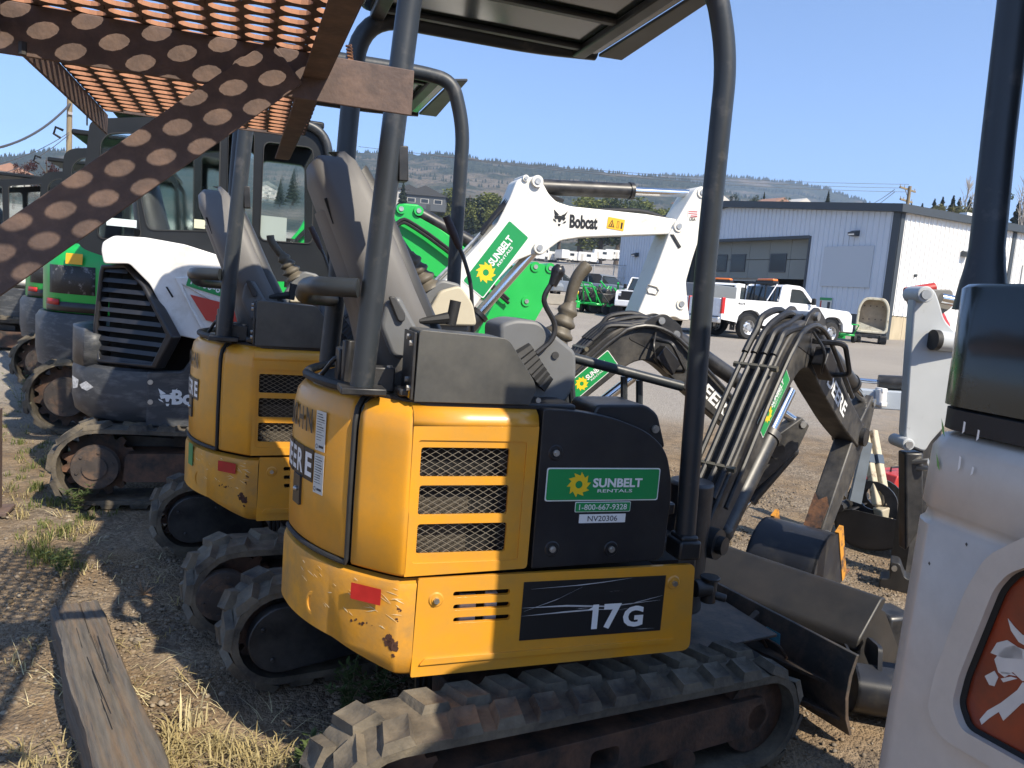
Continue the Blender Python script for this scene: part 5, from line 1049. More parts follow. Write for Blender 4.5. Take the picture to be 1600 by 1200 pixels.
def px_tracks(root, half, w, x0, x1, r0, r1, pitch=.16):
    I = Matrix.Identity(4)
    for (ya, yb, sd) in ((-half, -half + w, -1), (half - w, half, 1)):
        track(root, I, ya, yb, x0, x1, r0, r1, pitch=pitch, lug=.03)
        motor_cover(root, I, x0, r0, ya + .02 if sd < 0 else yb - .02, sd); motor_guard(root, I, x0, x1, r0, yb - .03 if sd < 0 else ya + .03, -sd)
    q = MB(); q.box((.0, 0, .34), (.9, 2 * half - .5, .16)); q.cyl((0, 0, .4), (0, 0, .52), .35, n=32); q.build('car_body', RUSTF, root)
    q = MB(); q.prism([(x1 + .42, .42), (x1 + .38, .3), (x1 + .38, .18), (x1 + .43, .03), (x1 + .45, .03), (x1 + .41, .18), (x1 + .41, .3), (x1 + .44, .42)], 'xz', -half, half); q.build('dozer_blade', BLADE, root)
    for y in (-.3, .3): q = MB(); q.box((x1 + .0, y, .25), (.8, .07, .1)); q.build('blade_arm', BLADE, root)
def pins(root, O, Y, y0, y1, pts, r=.035, m=None):
    for (px, py) in pts:
        p = onY(px, py, Y) - O; q = MB(); q.cyl((p.x, y0 - .012, p.z), (p.x, y1 + .012, p.z), r, n=16); o = q.build('boom_pin', m or WHTB, root); q = MB(); q.cyl((p.x, y0 - .02, p.z), (p.x, y1 + .02, p.z), r * .55, n=12); q.build('pin_end', STEEL, o)

# ---- the white-hooded one
excC = thing('mini_excavator', 'cab mini excavator with white hood, black louvred grille and white boom', 'mini excavator', OC, 0, 'compact excavators parked in a row')
px_tracks(excC, .78, .3, -.86, .80, .265, .25)
YR = 5.18
tail_loft('counterweight', [(-.60, -.67), (-.78, -.63), (-.96, -.50), (-1.07, -.30), (-1.12, -.1), (-1.12, 0)], ((.50, .2), (.505, .06), (.54, .015), (.62, 0), (.80, 0), (.84, .012), (.852, .06)), DGREY, excC)
ctl = bez([(a, b, 0) for a, b in [(-.98, -.48), (-1.07, -.30), (-1.12, -.1), (-1.12, 0)]], 5); cc = [(p.x, p.y) for p in ctl]; cc += [(x, -y) for x, y in cc[::-1][1:]]
MB().grid([[(x + k * .0, y * (1 - k * .06), z) for x, y in cc] for z, k in ((.84, 0), (1.0, 0), (1.06, .3), (1.075, 1))]).build('counterweight_lug', DGREY, excC, smooth=50, solid=.14)
sk = MB(); sk.plate(rpoly([(-.60, .50), (.7, .50), (.7, 1.03), (-.28, 1.05), (-.40, .86), (-.60, .85)], .02), [], 'xz', -.685, -.64); sk = sk.build('side_skirt', DGREY, excC, bevel=.012)
for px, py in ((235, 597), (235, 628)): p = onY(px, py, 5.165) - OC; q = MB(); q.cyl((p.x, -.686, p.z), (p.x, -.695, p.z), .016, n=10); q.build('bolt', STEEL, sk)
Mb = lambda px, py, Y: frame_of(onY(px, py, Y) - OC, (1, 0, 0), (0, 0, 1))
text('lettering', 'Bobcat', .095, DEC_W, excC, Mb(313, 622, 5.162), width=.33, bold=.04)
def cat_head(parent, M, s, m):
    """worn big-cat head mark"""
    q = MB(); f = lambda u, v, w: tuple(M @ Vector((u * s, v * s, w)))
    for pts in ([(-.5, .5), (-.38, .12), (-.1, .22), (-.22, .3)], [(.5, .55), (.3, .1), (.08, .22), (.25, .3)], [(-.42, .1), (-.2, .16), (.2, .16), (.4, .08), (.3, -.12), (.12, -.05), (.05, -.25), (-.08, -.25), (-.14, -.05), (-.34, -.1)], [(-.5, -.08), (-.3, -.16), (-.2, -.3), (-.42, -.2)], [(.46, -.1), (.3, -.18), (.2, -.32), (.42, -.24)], [(-.1, -.36), (.1, -.36), (.05, -.5), (-.05, -.5)]): q.plate(pts, [], f, 0, .0006)
    return q.build('cat_head_mark', m, parent, smooth=0)
cat_head(excC, Mb(262, 621, 5.162), .11, DEC_W)
wm = MB(); 
for pts in ([(-.1, .05), (-.04, .03), (-.05, -.02), (-.09, -.03)], [(-.03, .0), (.03, .03), (.1, .0), (.04, -.03), (-.01, -.02)]): wm.plate(pts, [], lambda u, v, w: tuple(frame_of(Vector((-.985, -.475, .72)), (.72, -.69, 0), (0, 0, 1)) @ Vector((u, v, w))), .004, .0046)
wm.build('worn_decal', mat('worn white decal', (.55, .55, .54), .6, var=.4, vscale=60), excC, smooth=0)
# hood, grille
prism_px('hood', [(158, 392), (160, 378), (178, 368), (228, 371), (289, 382), (345, 400), (430, 450), (460, 560), (330, 535), (277, 524), (234, 444), (202, 412), (162, 412)], YR, OC, YR - OC.y, .05, WHT, excC, r=.02, bevel=.035, seg=4)
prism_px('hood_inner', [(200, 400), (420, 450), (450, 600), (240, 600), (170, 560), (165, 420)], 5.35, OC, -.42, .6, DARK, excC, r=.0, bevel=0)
g0, gaz = (onY(190, 480, 5.33).x, 5.33), 128
gd = Vector((math.sin(R(gaz)), math.cos(R(gaz)), 0)); gn = Vector((gd.y, -gd.x, 0)); gn = gn if gn.y < 0 else -gn
def G(px, py): return onV(px, py, g0, gaz)
def GP(s, z, o=0): return Vector((g0[0], g0[1], 0)) + gd * s + gn * o + Vector((0, 0, z)) - OC
gp = [G(*p) for p in ((163, 414), (200, 413), (231, 446), (275, 527), (249, 576), (154, 567), (150, 516), (160, 425))]
q = MB(); inner = [(sum(p[0] for p in gp) / 8 + (s - sum(p[0] for p in gp) / 8) * .86, sum(p[1] for p in gp) / 8 + (z - sum(p[1] for p in gp) / 8) * .92) for s, z in gp]
q.plate(gp, [inner], lambda u, v, w: tuple(GP(u, v, w)), -.05, .03); gr = q.build('grille_frame', BPL, excC, bevel=.01)
q = MB(); q.plate(inner, [], lambda u, v, w: tuple(GP(u, v, w)), -.09, -.07); q.build('grille_screen', DARK, gr)
zs_ = sorted(z for s, z in inner); zlo, zhi = zs_[0] + .02, zs_[-1] - .015
def span(z):
    xs = []
    for (a, b) in zip(inner, inner[1:] + inner[:1]):
        if (a[1] - z) * (b[1] - z) < 0: xs.append(a[0] + (b[0] - a[0]) * (z - a[1]) / (b[1] - a[1]))
    return (min(xs), max(xs)) if len(xs) > 1 else None
for i in range(10):
    z = zlo + (zhi - zlo) * i / 9
    sp = span(z)
    if sp: s = MB(); s.add([GP(sp[0], z - .02, .022), GP(sp[1], z - .02, .022), GP(sp[1], z + .006, .01), GP(sp[0], z + .006, .01), GP(sp[0], z - .016, -.05), GP(sp[1], z - .016, -.05)], [(0, 1, 2, 3), (2, 3, 4, 5), (0, 1, 5, 4), (0, 3, 4), (1, 2, 5)]); s.build('grille_slat', BPL, gr, smooth=0)
for (a, b, c, d) in ((.35, .5, .3, .33), (.3, .36, .1, .9)): pass
fl = lambda name, pts, m, o=.016: flat(name, [((onY(*p, YR) - OC).x, (onY(*p, YR) - OC).z) for p in pts], m, excC, frame_of((0, YR - OC.y - o, 0), (1, 0, 0), (0, 0, 1)))
fl('red_accent', [(297, 460), (345, 472), (400, 498), (400, 520), (352, 508), (322, 500)], mat('red accent', (.5, .05, .035), .4)); fl('hood_slot', [(259, 448), (262, 448), (272, 464), (269, 465)], DARK)
rv = MB(); rv.plate([((onY(*p, YR) - OC).x, (onY(*p, YR) - OC).z) for p in ((273, 434), (300, 432), (360, 470), (410, 500), (330, 470), (285, 444), (300, 480), (320, 512), (314, 514))], [], 'xz', YR - OC.y - .012, YR - OC.y + .004); rv.build('hood_crease', WHT, excC, bevel=.004)
a = onY(294, 436, YR) - OC; b = onY(400, 470, YR) - OC; Mph = frame_of((a + b) / 2 + Vector((0, -.017, 0)), b - a, (0, 0, 1)); w = (b - a).length; ph = flat('phone_decal', rrect(-w / 2, -.042, w / 2, .042, .006), DEC_G, excC, Mph); text('lettering', '1-800-667-9328', .05, DEC_W, ph, Mph @ Matrix.Translation((0, 0, .0012)), width=w * .9, bold=.012)
cab(excC, OC, 5.72, 6.75, [(118, 385), (140, 192), (152, 185), (434, 176), (513, 200), (522, 380), (520, 440), (300, 440), (160, 400)],
    [[(152, 374), (157, 222), (168, 208), (211, 206), (213, 300), (222, 374)], [(230, 360), (219, 310), (224, 206), (346, 202), (342, 362)], [(353, 364), (357, 202), (398, 203), (394, 368)], [(405, 376), (412, 220), (490, 230), (489, 382)]])
q = MB(); q.tube(bendpath([onY(*t, 5.70) - OC for t in ((372, 178), (432, 180), (508, 204), (517, 262), (524, 440))], .16, 8), .032, 10); q.build('cab_front_tube', ROPS, excC)
p = onY(312, 350, 5.73) - OC; flat('window_sticker', rrect(-.035, -.03, .035, .03, .002), mat('yellowed sticker', (.55, .56, .4), .6), excC, frame_of(p, (1, 0, 0), (0, 0, 1)))
p = onY(422, 356, 5.73) - OC; flat('window_sticker', rrect(-.11, -.08, .11, .08, .004), mat('grey sticker', (.28, .33, .3), .6), excC, frame_of(p, (1, 0, 0), (0, 0, 1))); p = onY(190, 348, 5.73) - OC; flat('window_sticker', rrect(-.09, -.025, .09, .025, .002), mat('pale sticker', (.6, .68, .68), .5), excC, frame_of(p, (1, 0, 0), (0, 0, 1)))
q = MB(); q.tube([onY(136, 172, 6.2) - OC, onY(136, 196, 6.2) - OC], .006, 6); q.build('aerial', BLK, excC)
# white boom, arm, cylinders
YB = 5.80; wB = .105
bp_ = [(640, 560), (612, 520), (700, 428), (770, 352), (790, 312), (801, 284), (812, 279), (834, 279), (842, 290), (850, 305), (862, 317), (884, 324), (1000, 336), (1048, 344), (1058, 353), (1055, 362), (1040, 367), (980, 369), (900, 372), (868, 377), (850, 390), (838, 400), (825, 398), (800, 408), (752, 458), (690, 540)]
prism_px('boom', bp_, YB, OC, YB - OC.y - wB, YB - OC.y + wB, WHTB, excC, r=.03, bevel=.012)
prism_px('arm', [(1062, 318), (1074, 298), (1086, 292), (1093, 303), (1090, 330), (1083, 365), (1070, 405), (1060, 440), (1063, 478), (1066, 500), (1052, 500), (1043, 494), (1010, 500), (985, 490), (1010, 430), (1034, 366), (1042, 352)], YB, OC, YB - OC.y - .125, YB - OC.y + .125, WHTB, excC, r=.03, bevel=.012)
prism_px('arm_weld', [(1047, 366), (1052, 366), (1064, 386), (1060, 388)], YB - .125, OC, YB - OC.y - .135, YB - OC.y - .12, BLK, excC, r=.0, bevel=.003)
q = MB(); hp = [onY(*p, YB - .13) - OC for p in ((1012, 445), (1026, 449), (1029, 454), (1025, 460), (1013, 458), (1010, 451))]; q.tube(hp + hp[:1], .006, 6); q.build('hose_loop', STEEL, excC)
pins(excC, OC, YB, YB - OC.y - .125, YB - OC.y + .125, [(831, 286), (834, 388), (1048, 355), (1084, 303), (1052, 474)], .045); pins(excC, OC, YB, YB - OC.y - .11, YB - OC.y + .11, [(814, 281)], .025)
hydraulic(excC, onY(842, 292, YB) - OC, onY(1083, 303, YB) - OC, .062, .58); hydraulic(excC, onY(660, 590, YB) - OC, onY(834, 392, YB) - OC, .075, .5)
for i in range(4): q = MB(); q.tube([onY(*p, YB - .03 + .03 * i) - OC for p in ((640, 478 + 5 * i), (700, 418 + 5 * i), (768, 346 + 4 * i))], .011, 6); q.build('steel_pipe', STEEL, excC)
for i in range(3): q = MB(); q.tube(bez([onY(*p, YB - .08 + .05 * i) - OC for p in ((752, 366 - i * 3), (775, 336 - i * 2), (790, 322 - 4 * i), (806, 306 - 4 * i), (835, 300), (880, 314))], 4), .016, 7); q.build('hose', HOSE, excC)
q = MB(); q.tube(bez([onY(*p, YB) - OC for p in ((930, 328), (975, 328), (1010, 331), (1046, 344))], 4), .016, 7); q.build('hose', HOSE, excC)
a = onY(742, 440, YB) - OC; b = onY(805, 358, YB) - OC; o = Vector((0, -wB - .003, 0)); sunbelt(excC, frame_of((a + b) / 2 + o, b - a, (-1, 0, 1)) @ Matrix.Translation((-.04, .0, 0)), .60, .215)
text('lettering', 'Bobcat', .105, DEC_K, excC, frame_of(onY(912, 347, YB - wB) - OC + Vector((0, -.003, 0)), onY(1000, 354, YB) - onY(900, 347, YB), (0, 0, 1)), width=.24, bold=.04)
cat_head(excC, frame_of(onY(875, 341, YB - wB) - OC + Vector((0, -.003, 0)), (1, 0, -.05), (0, 0, 1)), .12, DEC_K)
Mw = frame_of(onY(962, 350, YB - wB) - OC + Vector((0, -.003, 0)), (1, 0, -.06), (0, 0, 1)); wd = flat('warning_decal', rrect(-.075, -.045, .075, .045, .006), DEC_O, excC, Mw); flat('decal_print', [(-.065, -.03), (-.01, -.03), (-.037, .03)], DEC_K, wd, Mw, off=.0012, holes=[[(-.055, -.024), (-.02, -.024), (-.037, .016)]]); flat('decal_print', [(-.045, -.02), (-.03, -.02), (-.036, .004)], DEC_K, wd, Mw, off=.0012); flat('decal_print', [(.045, -.03), (.06, -.03), (.06, .02), (.045, .02)], DEC_K, wd, Mw, off=.0012); flat('decal_print', [(.01, -.03), (.028, -.03), (.028, .025), (.01, .025)], DEC_K, wd, Mw, off=.0012, holes=[[(.013, -.027), (.025, -.027), (.025, .022), (.013, .022)]])
Mf = frame_of(onY(1082, 337, YB - .125) - OC + Vector((0, -.003, 0)), (1, 0, .1), (0, 0, 1)); fd = flat('flag_decal', [(-.045, -.01), (.045, .0), (.045, .05), (-.045, .045)], DEC_W, excC, Mf)
for i in range(4): flat('flag_stripe', [(-.04 + .02 * (i > 1), .035 - i * .014), (.043, .04 - i * .014), (.043, .033 - i * .014), (-.04 + .02 * (i > 1), .028 - i * .014)], DEC_R, fd, Mf, off=.001)
text('lettering', 'USA', .024, INK, fd, Mf @ Matrix.Translation((0, -.03, .001)), bold=.02)

# ---- green ones
def green_exc(O, label, full=True):
    t = thing('excavator', label, 'excavator', O, 0, 'compact excavators parked in a row'); E0 = Vector((-.62, 8.15, 0))
    px_tracks(t, .85, .32, -.85, .85, .33, .30, pitch=.18)
    tail_loft('counterweight', [(-.45, -.80), (-.75, -.78), (-1.02, -.64), (-1.17, -.42), (-1.23, -.15), (-1.23, 0)], ((.52, .3), (.53, .1), (.57, .02), (.7, 0), (.98, 0), (1.03, .03), (1.035, .09)), DGREY, t)
    q = MB(); q.box((.2, 0, .78), (1.3, 1.5, .5)); q.build('house_base', DGREY, t, bevel=.02)
    tail_loft('hood', [(-.40, -.78), (-.7, -.765), (-.98, -.62), (-1.12, -.40), (-1.17, -.15), (-1.17, 0)], ((1.04, .01), (1.05, 0), (1.44, .0), (1.56, .02), (1.61, .07), (1.635, .2), (1.64, .5)), GRN, t)
    c = bez([(-.40, -.78, 0), (-.7, -.765, 0), (-.98, -.62, 0), (-1.12, -.40, 0)], 6)
    def band(name, za, zb, i0, i1, m, off): return MB().grid([[(p.x + (p.x + .2) * off / .9, p.y + p.y * off / .8, z) for p in c[i0:i1]] for z in (za, zb)]).build(name, m, t, smooth=50, solid=.01)
    band('grille_mesh', 1.2, 1.44, 5, 15, mat('grille mesh', (.03, .03, .03), .5, bump=.6, bscale=160, col2=(.25, .25, .25), c2amt=.25, c2scale=14, c2sharp=.1), .004); band('lower_grille', 1.045, 1.13, 3, 17, BPL, .006); band('tail_light', 1.10, 1.15, 11, 16, DEC_R, .012)
    q = MB(); q.box((0, -.45, 1.32), (1.0, .62, .5)); q.build('side_cover', GRN, t, bevel=.05)
    cab(t, E0, 7.95, 9.0, [(86, 400), (100, 240), (112, 232), (330, 225), (372, 245), (380, 420), (90, 420)], [[(108, 388), (112, 258), (126, 246), (192, 244), (194, 388)], [(203, 388), (205, 244), (304, 240), (302, 388)], [(312, 388), (315, 242), (364, 254), (366, 392)]])
    q = MB(); yb = 0.0
    def bx(p): v = onY(p[0], p[1], 8.1) - E0; return (v.x, v.z)
    q.plate(rpoly([bx(p) for p in ((455, 560), (470, 490), (540, 420), (600, 352), (616, 324), (626, 319), (652, 321), (660, 335), (672, 348), (720, 385), (790, 450), (800, 470), (780, 480), (720, 455), (660, 425), (610, 440), (540, 520), (500, 570))], .04), [], 'xz', -.17, .06); q.build('boom', GRN, t, bevel=.015)
    for p in ((650, 331), (623, 328)): v = onY(*p, 8.1) - E0; q = MB(); q.cyl((v.x, -.2, v.z), (v.x, .09, v.z), .05, n=16); o = q.build('boom_pin', GRN, t); q = MB(); q.cyl((v.x, -.21, v.z), (v.x, .1, v.z), .025, n=12); q.build('pin_end', STEEL, o)
    hydraulic(t, onY(655, 334, 8.04) - E0, onY(800, 415, 8.04) - E0, .075, .75); hydraulic(t, onY(520, 590, 8.0) - E0, onY(640, 440, 8.0) - E0, .07, .6)
    q = MB(); q.plate(rpoly([bx(p) for p in ((740, 520), (790, 430), (800, 412), (840, 412), (860, 425), (846, 470), (822, 512), (800, 524), (770, 550), (742, 548))], .04), [[bx((780 + 8 * math.cos(a), 467 + 7 * math.sin(a))) for a in [2 * math.pi * i / 12 for i in range(12)]]], 'xz', -.2, .1); q.build('arm', GRN, t, bevel=.012)
    for p in ((829, 417), (852, 419), (812, 503), (815, 470)): v = onY(*p, 8.1) - E0; q = MB(); q.cyl((v.x, -.215, v.z), (v.x, .115, v.z), .055, n=16); o = q.build('arm_pin', GRN, t); q = MB(); q.cyl((v.x, -.225, v.z), (v.x, .125, v.z), .024, n=12); q.build('pin_end', STEEL, o)
    for i in range(2): q = MB(); q.tube(bez([onY(*p, 7.9) - E0 for p in ((560, 420 + 6 * i), (618, 350 + 5 * i), (650, 352 + 6 * i), (740, 420 + 6 * i), (795, 468 + 6 * i))], 4), .018, 7); q.build('hose', HOSE, t)
    Md = frame_of(onY(742, 428, 7.9) - E0 + Vector((0, -.035, 0)), onY(770, 450, 7.9) - onY(720, 410, 7.9), (0, 0, 1)); text('lettering', '1-800', .1, DEC_W, t, Md, bold=.02)
    flat('warning_decal', rrect(-.07, -.045, .07, .045, .005), DEC_O, t, frame_of((-.82, -.745, 1.50), (.95, -.3, 0), (0, 0.1, 1)))
    return t
excE = green_exc(Vector((-.62, 8.15, 0)), 'green excavator with black mesh grille and red tail light behind the white-hooded one')
excE2 = copy_tree(excE); excE2.location = (-1.35, 10.6, 0); excE2['label'] = 'farther green excavator just left of the nearer green one, mostly hidden behind it'
excE3 = copy_tree(excE); excE3.location = (-2.9, 13.2, 0); excE3['label'] = 'farthest excavator in the row, at the left edge of the photo with its dark tail'
for ch in excE3.children:
    if ch.name.startswith(('hood', 'boom', 'arm', 'side_cover')) and ch.type == 'MESH' and ch.data.materials[0] == GRN: ch.data = ch.data.copy(); ch.data.materials[0] = WHTB

# ------------------------------------------------------------------ the white machine at the right edge
OD = Vector((1.725, .475, 0))
excD = thing('mini_excavator', 'scuffed white mini excavator tail with orange-red tail panel and dark post, at the right edge', 'mini excavator', OD, 0, 'compact excavators parked in a row')
ctl = [(.0, .49), (-.4, .49), (-.60, .487), (-.665, .474), (-.70, .44), (-.712, .39), (-.722, .2), (-.725, 0)]
def dloft(name, rows, m, sx=1.0, ctl=ctl, full=True, solid=0.):
    c = [(p.x, p.y) for p in bez([(a, b, 0) for a, b in ctl], 6)]; path = c + ([(x, -y) for x, y in c[::-1][1:]] if full else [])
    return MB().grid([[(x - (x - .0) * k, y * (1 - k * 1.0), z) for x, y in path] for z, k in rows]).build(name, m, excD, smooth=50, solid=solid)
dloft('tail_body', ((.30, .1), (.31, .03), (.36, .0), (.60, -.012), (.9, -.006), (1.195, .0), (1.20, .008), (1.212, .012), (1.22, .006), (1.225, 0), (1.315, .004), (1.335, .02), (1.343, .06), (1.345, .3)), DWH)
dloft('rubber_ledge', ((1.343, .05), (1.346, .02), (1.378, .02), (1.382, .07), (1.383, .4)), RUBB)
GBX = mat('glossy black sheet', (.008, .013, .010), .22, var=.3, vscale=3, coat=.6)
bctl = [(.0, .485), (-.45, .485), (-.60, .48), (-.66, .465), (-.688, .43), (-.696, .38), (-.70, .2), (-.70, 0)]
dloft('tank_housing', ((1.383, .0), (1.40, .0), (1.565, .0), (1.572, .01), (1.575, .06), (1.576, .5)), GBX, ctl=bctl)
pc_ = onD(1560, 215, 1.335) - OD; pa = onD(1535, 450, 1.33) - OD; pt = onD(1592, -60, 1.34) - OD
q = MB(); q.tube([pa - Vector((.0, 0, .04)), pa, pa + (pt - pa) * .06, pa + (pt - pa) * .12, pc_, pt, Vector((pt.x + .01, pt.y, 2.3)), Vector((pt.x + .2, pt.y - .03, 2.42)), Vector((1.2, pt.y - .03, 2.44))], [.042, .038, .032, .028, .027, .027, .027, .027, .027], 14); q.build('roll_bar', ROPS, excD)
q = MB(); q.tube([(pa.x, -pa.y, 1.5), (pt.x, -pt.y, 2.3), (pt.x + .2, -pt.y + .03, 2.42), (1.2, -pt.y + .03, 2.44)], .026, 12); q.build('roll_bar', ROPS, excD)
q = MB(); q.box((.64, 0, 2.47), (1.2, 1.04, .05)); q.build('canopy_roof', ROPS, excD, bevel=.02)
q = MB(); q.box((-.01, .405, 2.02), (1.01, .012, .88)); q.build('added_shade_sheet', RUBB, excD)  # unseen sheet added to cast the straight-edged shade on the yellow hood
q = MB(); q.box((.10, .02, 1.80), (.14, .5, .66)); q.box((.35, .02, 1.45), (.5, .5, .16)); q.build('seat', SEATD, excD, bevel=.05, seg=3)
q = MB(); q.box((.4, .38, 1.5), (.5, .16, .34)); q.box((.4, -.38, 1.5), (.5, .16, .34)); q.build('console', SEATD, excD, bevel=.03)
q = MB(); q.box((.3, 0, .85), (.9, 1.06, .98)); q.build('house', DWH, excD, bevel=.03)
px_tracks(excD, .56, .23, -.62, .70, .20, .19, pitch=.13)
D0_, Daz = (1.725 - .714 - .002, .475 + .37), 183.
def DV(px, py): return onV(px, py, D0_, Daz)
dd = Vector((math.sin(R(Daz)), math.cos(R(Daz)), 0)); dn = Vector((dd.y, -dd.x, 0)); dn = dn if dn.x < 0 else -dn
MD = frame_of(Vector((D0_[0], D0_[1], 0)) - OD, dd, (0, 0, 1))
sgn = 1 if (MD.to_3x3() @ Vector((0, 0, 1))).dot(dn) > 0 else -1
outer = rpoly([DV(*p) for p in ((1660, 820), (1560, 868), (1525, 925), (1478, 1052), (1466, 1108), (1486, 1150), (1660, 1250))], .02); inn = rpoly([DV(*p) for p in ((1660, 872), (1594, 896), (1572, 920), (1517, 1055), (1506, 1098), (1520, 1138), (1660, 1215))], .012)
q = MB(); q.plate(outer, [inn], lambda u, v, w: tuple(MD @ Vector((u, v, w * sgn))), -.03, .022); q.build('recess_rim', DWH, excD, bevel=.018, seg=4)
om = mat('red-orange tail panel', (.36, .045, .01), .3, var=.35, vscale=7, col2=(.06, .03, .022), c2amt=.4, c2scale=6, c2sharp=.5, coat=.3); q = MB(); q.plate(inn, [], lambda u, v, w: tuple(MD @ Vector((u, v, w * sgn))), -.01, .002); tp = q.build('tail_panel', om, excD); q = MB(); q.tube([MD @ Vector((u, v, .004 * sgn)) for u, v in inn], .006, 5, False); q.build('panel_edge', DARK, tp)
wm = mat('worn white print', (.62, .6, .56), .5, var=.1, vscale=20)
for pts in ([(1550, 1020), (1560, 1004), (1576, 1000), (1600, 1016), (1600, 1030), (1570, 1028)], [(1577, 966), (1582, 985), (1594, 1003), (1615, 1015), (1640, 1020), (1640, 1000), (1600, 992), (1588, 980)], [(1556, 1030), (1570, 1012), (1585, 1008), (1620, 1022), (1640, 1060), (1600, 1064), (1585, 1050), (1572, 1058), (1562, 1050)], [(1541, 1056), (1556, 1048), (1562, 1058), (1556, 1072), (1548, 1070)], [(1533, 1124), (1545, 1110), (1566, 1098), (1592, 1078), (1600, 1066), (1640, 1070), (1640, 1110), (1600, 1098), (1570, 1126), (1563, 1112), (1548, 1122), (1536, 1132)], [(1566, 1048), (1584, 1052), (1590, 1056), (1566, 1052)], [(1566, 1060), (1582, 1057), (1592, 1060), (1570, 1066)]):
    L_ = [DV(*p) for p in pts]; q = MB(); q.plate(L_, [], lambda u, v, w: tuple(MD @ Vector((u, v, w * sgn))), .0022, .0028); q.build('cat_print', wm, tp, smooth=0)
# scuffs, and the red corner reflector
def on_tail_D(px, py):
    """nearest point of the tail surface on a sight line"""
    c = [(p.x + OD.x, p.y + OD.y) for p in bez([(a, b, 0) for a, b in ctl], 6)]; r_ = ray(px, py)
    best = None
    for (a, b) in zip(c, c[1:]):
        d = Vector((b[0] - a[0], b[1] - a[1])); n = Vector((d.y, -d.x)); den = n.x * r_.x + n.y * r_.y
        if abs(den) < 1e-9: continue
        t = (n.x * a[0] + n.y * a[1]) / den; p = CAM + r_ * t; u = ((p.x - a[0]) * d.x + (p.y - a[1]) * d.y) / d.length_squared
        if 0 <= u <= 1 and t > 0 and (best is None or t < best[0]): best = (t, p - r_.normalized() * .0015 - OD, Vector((d.x, d.y, 0)).normalized())
    return best
def scuff(pts, m, name='scuff'):
    P = [on_tail_D(*p) for p in pts]
    if all(P): q = MB(); q.add([p[1] for p in P], [tuple(range(len(P)))]); q.build(name, m, excD, smooth=0)
GS = mat('green scuff', (.2, .42, .12), .7, var=.3, vscale=120); WS = mat('white scuff', (.85, .84, .8), .7); GC = mat('grey chip', (.08, .075, .07), .8)
for x, y, h in ((1471, 668, 30), (1463, 722, 28)): scuff([(x, y - h * .5), (x + 4, y), (x + 5, y + h * .5), (x + 1, y + h * .2)], GS)
for x, y, h in ((1506, 668, 20), (1528, 680, 18), (1499, 724, 24), (1519, 736, 14)): scuff([(x, y - h * .5), (x + 3, y - h * .4), (x + 1, y + h * .3), (x - 3, y + h * .5)], WS)
for x, y in ((1488, 928), (1460, 968), (1440, 1128), (1470, 1132), (1430, 1060), (1408, 1150), (1452, 880), (1510, 850), (1425, 790)): scuff([(x - 2, y), (x, y - 3), (x + 2, y + 1), (x, y + 4)], GC, 'paint_chip')
for x, y, h in ((1436, 1168, 12), (1470, 1137, 10)): scuff([(x, y - h), (x + 4, y - h * .3), (x + 2, y + h * .6), (x - 2, y + h * .4)], GC, 'paint_chip')
scuff([(1386, 1180), (1400, 1176), (1412, 1215), (1388, 1215)], DEC_R, 'corner_reflector')

# ------------------------------------------------------------------ rusty perforated platform overhead
RY, RZ = 1.66, 1.945
rack = thing('perforated_platform', 'rusty brown perforated steel platform on angle-iron beams overhead at the upper left', 'platform', (-1.1, 1.2, 0))
RO = Vector((-1.1, 1.2, 0))
def perf(x0, x1, y0, y1, z, th, cp, rp, r):
    vs = []; fs = []; nx = int((x1 - x0) / cp); ny = int((y1 - y0) / rp); q = MB(); w_ = MB(); NS = 12
    for i in range(nx):
        for j in range(-1, ny + 1):
            cx = x0 + cp * (i + .5); cy = y0 + rp * (j + .5 + (.5 if i % 2 else 0))
            if cy - rp / 2 < y0 - rp * .51 or cy + rp / 2 > y1 + rp * .51: continue
            o = len(q.v); sq = []; ho = []
            for k in range(NS):
                a = 2 * math.pi * (k + .5) / NS; ca, sa = math.cos(a), math.sin(a); m_ = max(abs(ca) / (cp / 2), abs(sa) / (rp / 2)); sq.append((cx + ca / m_, cy + sa / m_)); ho.append((cx + r * ca, cy + r * .74 * sa))
            cor = [(cx + s1 * cp / 2, cy + s2 * rp / 2) for s1, s2 in ((1, 1), (-1, 1), (-1, -1), (1, -1))]
            q.v += [(p[0] - RO.x, p[1] - RO.y, z - RO.z) for p in sq + ho] + [(p[0] - RO.x, p[1] - RO.y, z + th) for p in sq + ho] + [(p[0] - RO.x, p[1] - RO.y, z) for p in cor] + [(p[0] - RO.x, p[1] - RO.y, z + th) for p in cor]
            for k in range(NS):
                kk = (k + 1) % NS; q.f.append((o + k, o + kk, o + NS + kk, o + NS + k)); q.f.append((o + 2 * NS + k, o + 3 * NS + k, o + 3 * NS + kk, o + 2 * NS + kk)); w_.add([q.v[o + NS + k], q.v[o + NS + kk], q.v[o + 3 * NS + kk], q.v[o + 3 * NS + k]], [(0, 1, 2, 3)])
            for ci, k in ((0, 1), (1, 4), (2, 7), (3, 10)): q.f.append((o + k, o + 4 * NS + ci, o + k + 1)); q.f.append((o + 2 * NS + k, o + 2 * NS + k + 1, o + 4 * NS + 4 + ci))
    return q, w_
rp_, rw_ = perf(-.443, .137, .75, 2.62, RZ + .002, .008, .058, .054, .0258); rp_ = rp_.build('perforated_sheet', RUST, rack, smooth=0); rw_.build('hole_edges', GLOW, rp_, smooth=0)['kind'] = 'stuff'
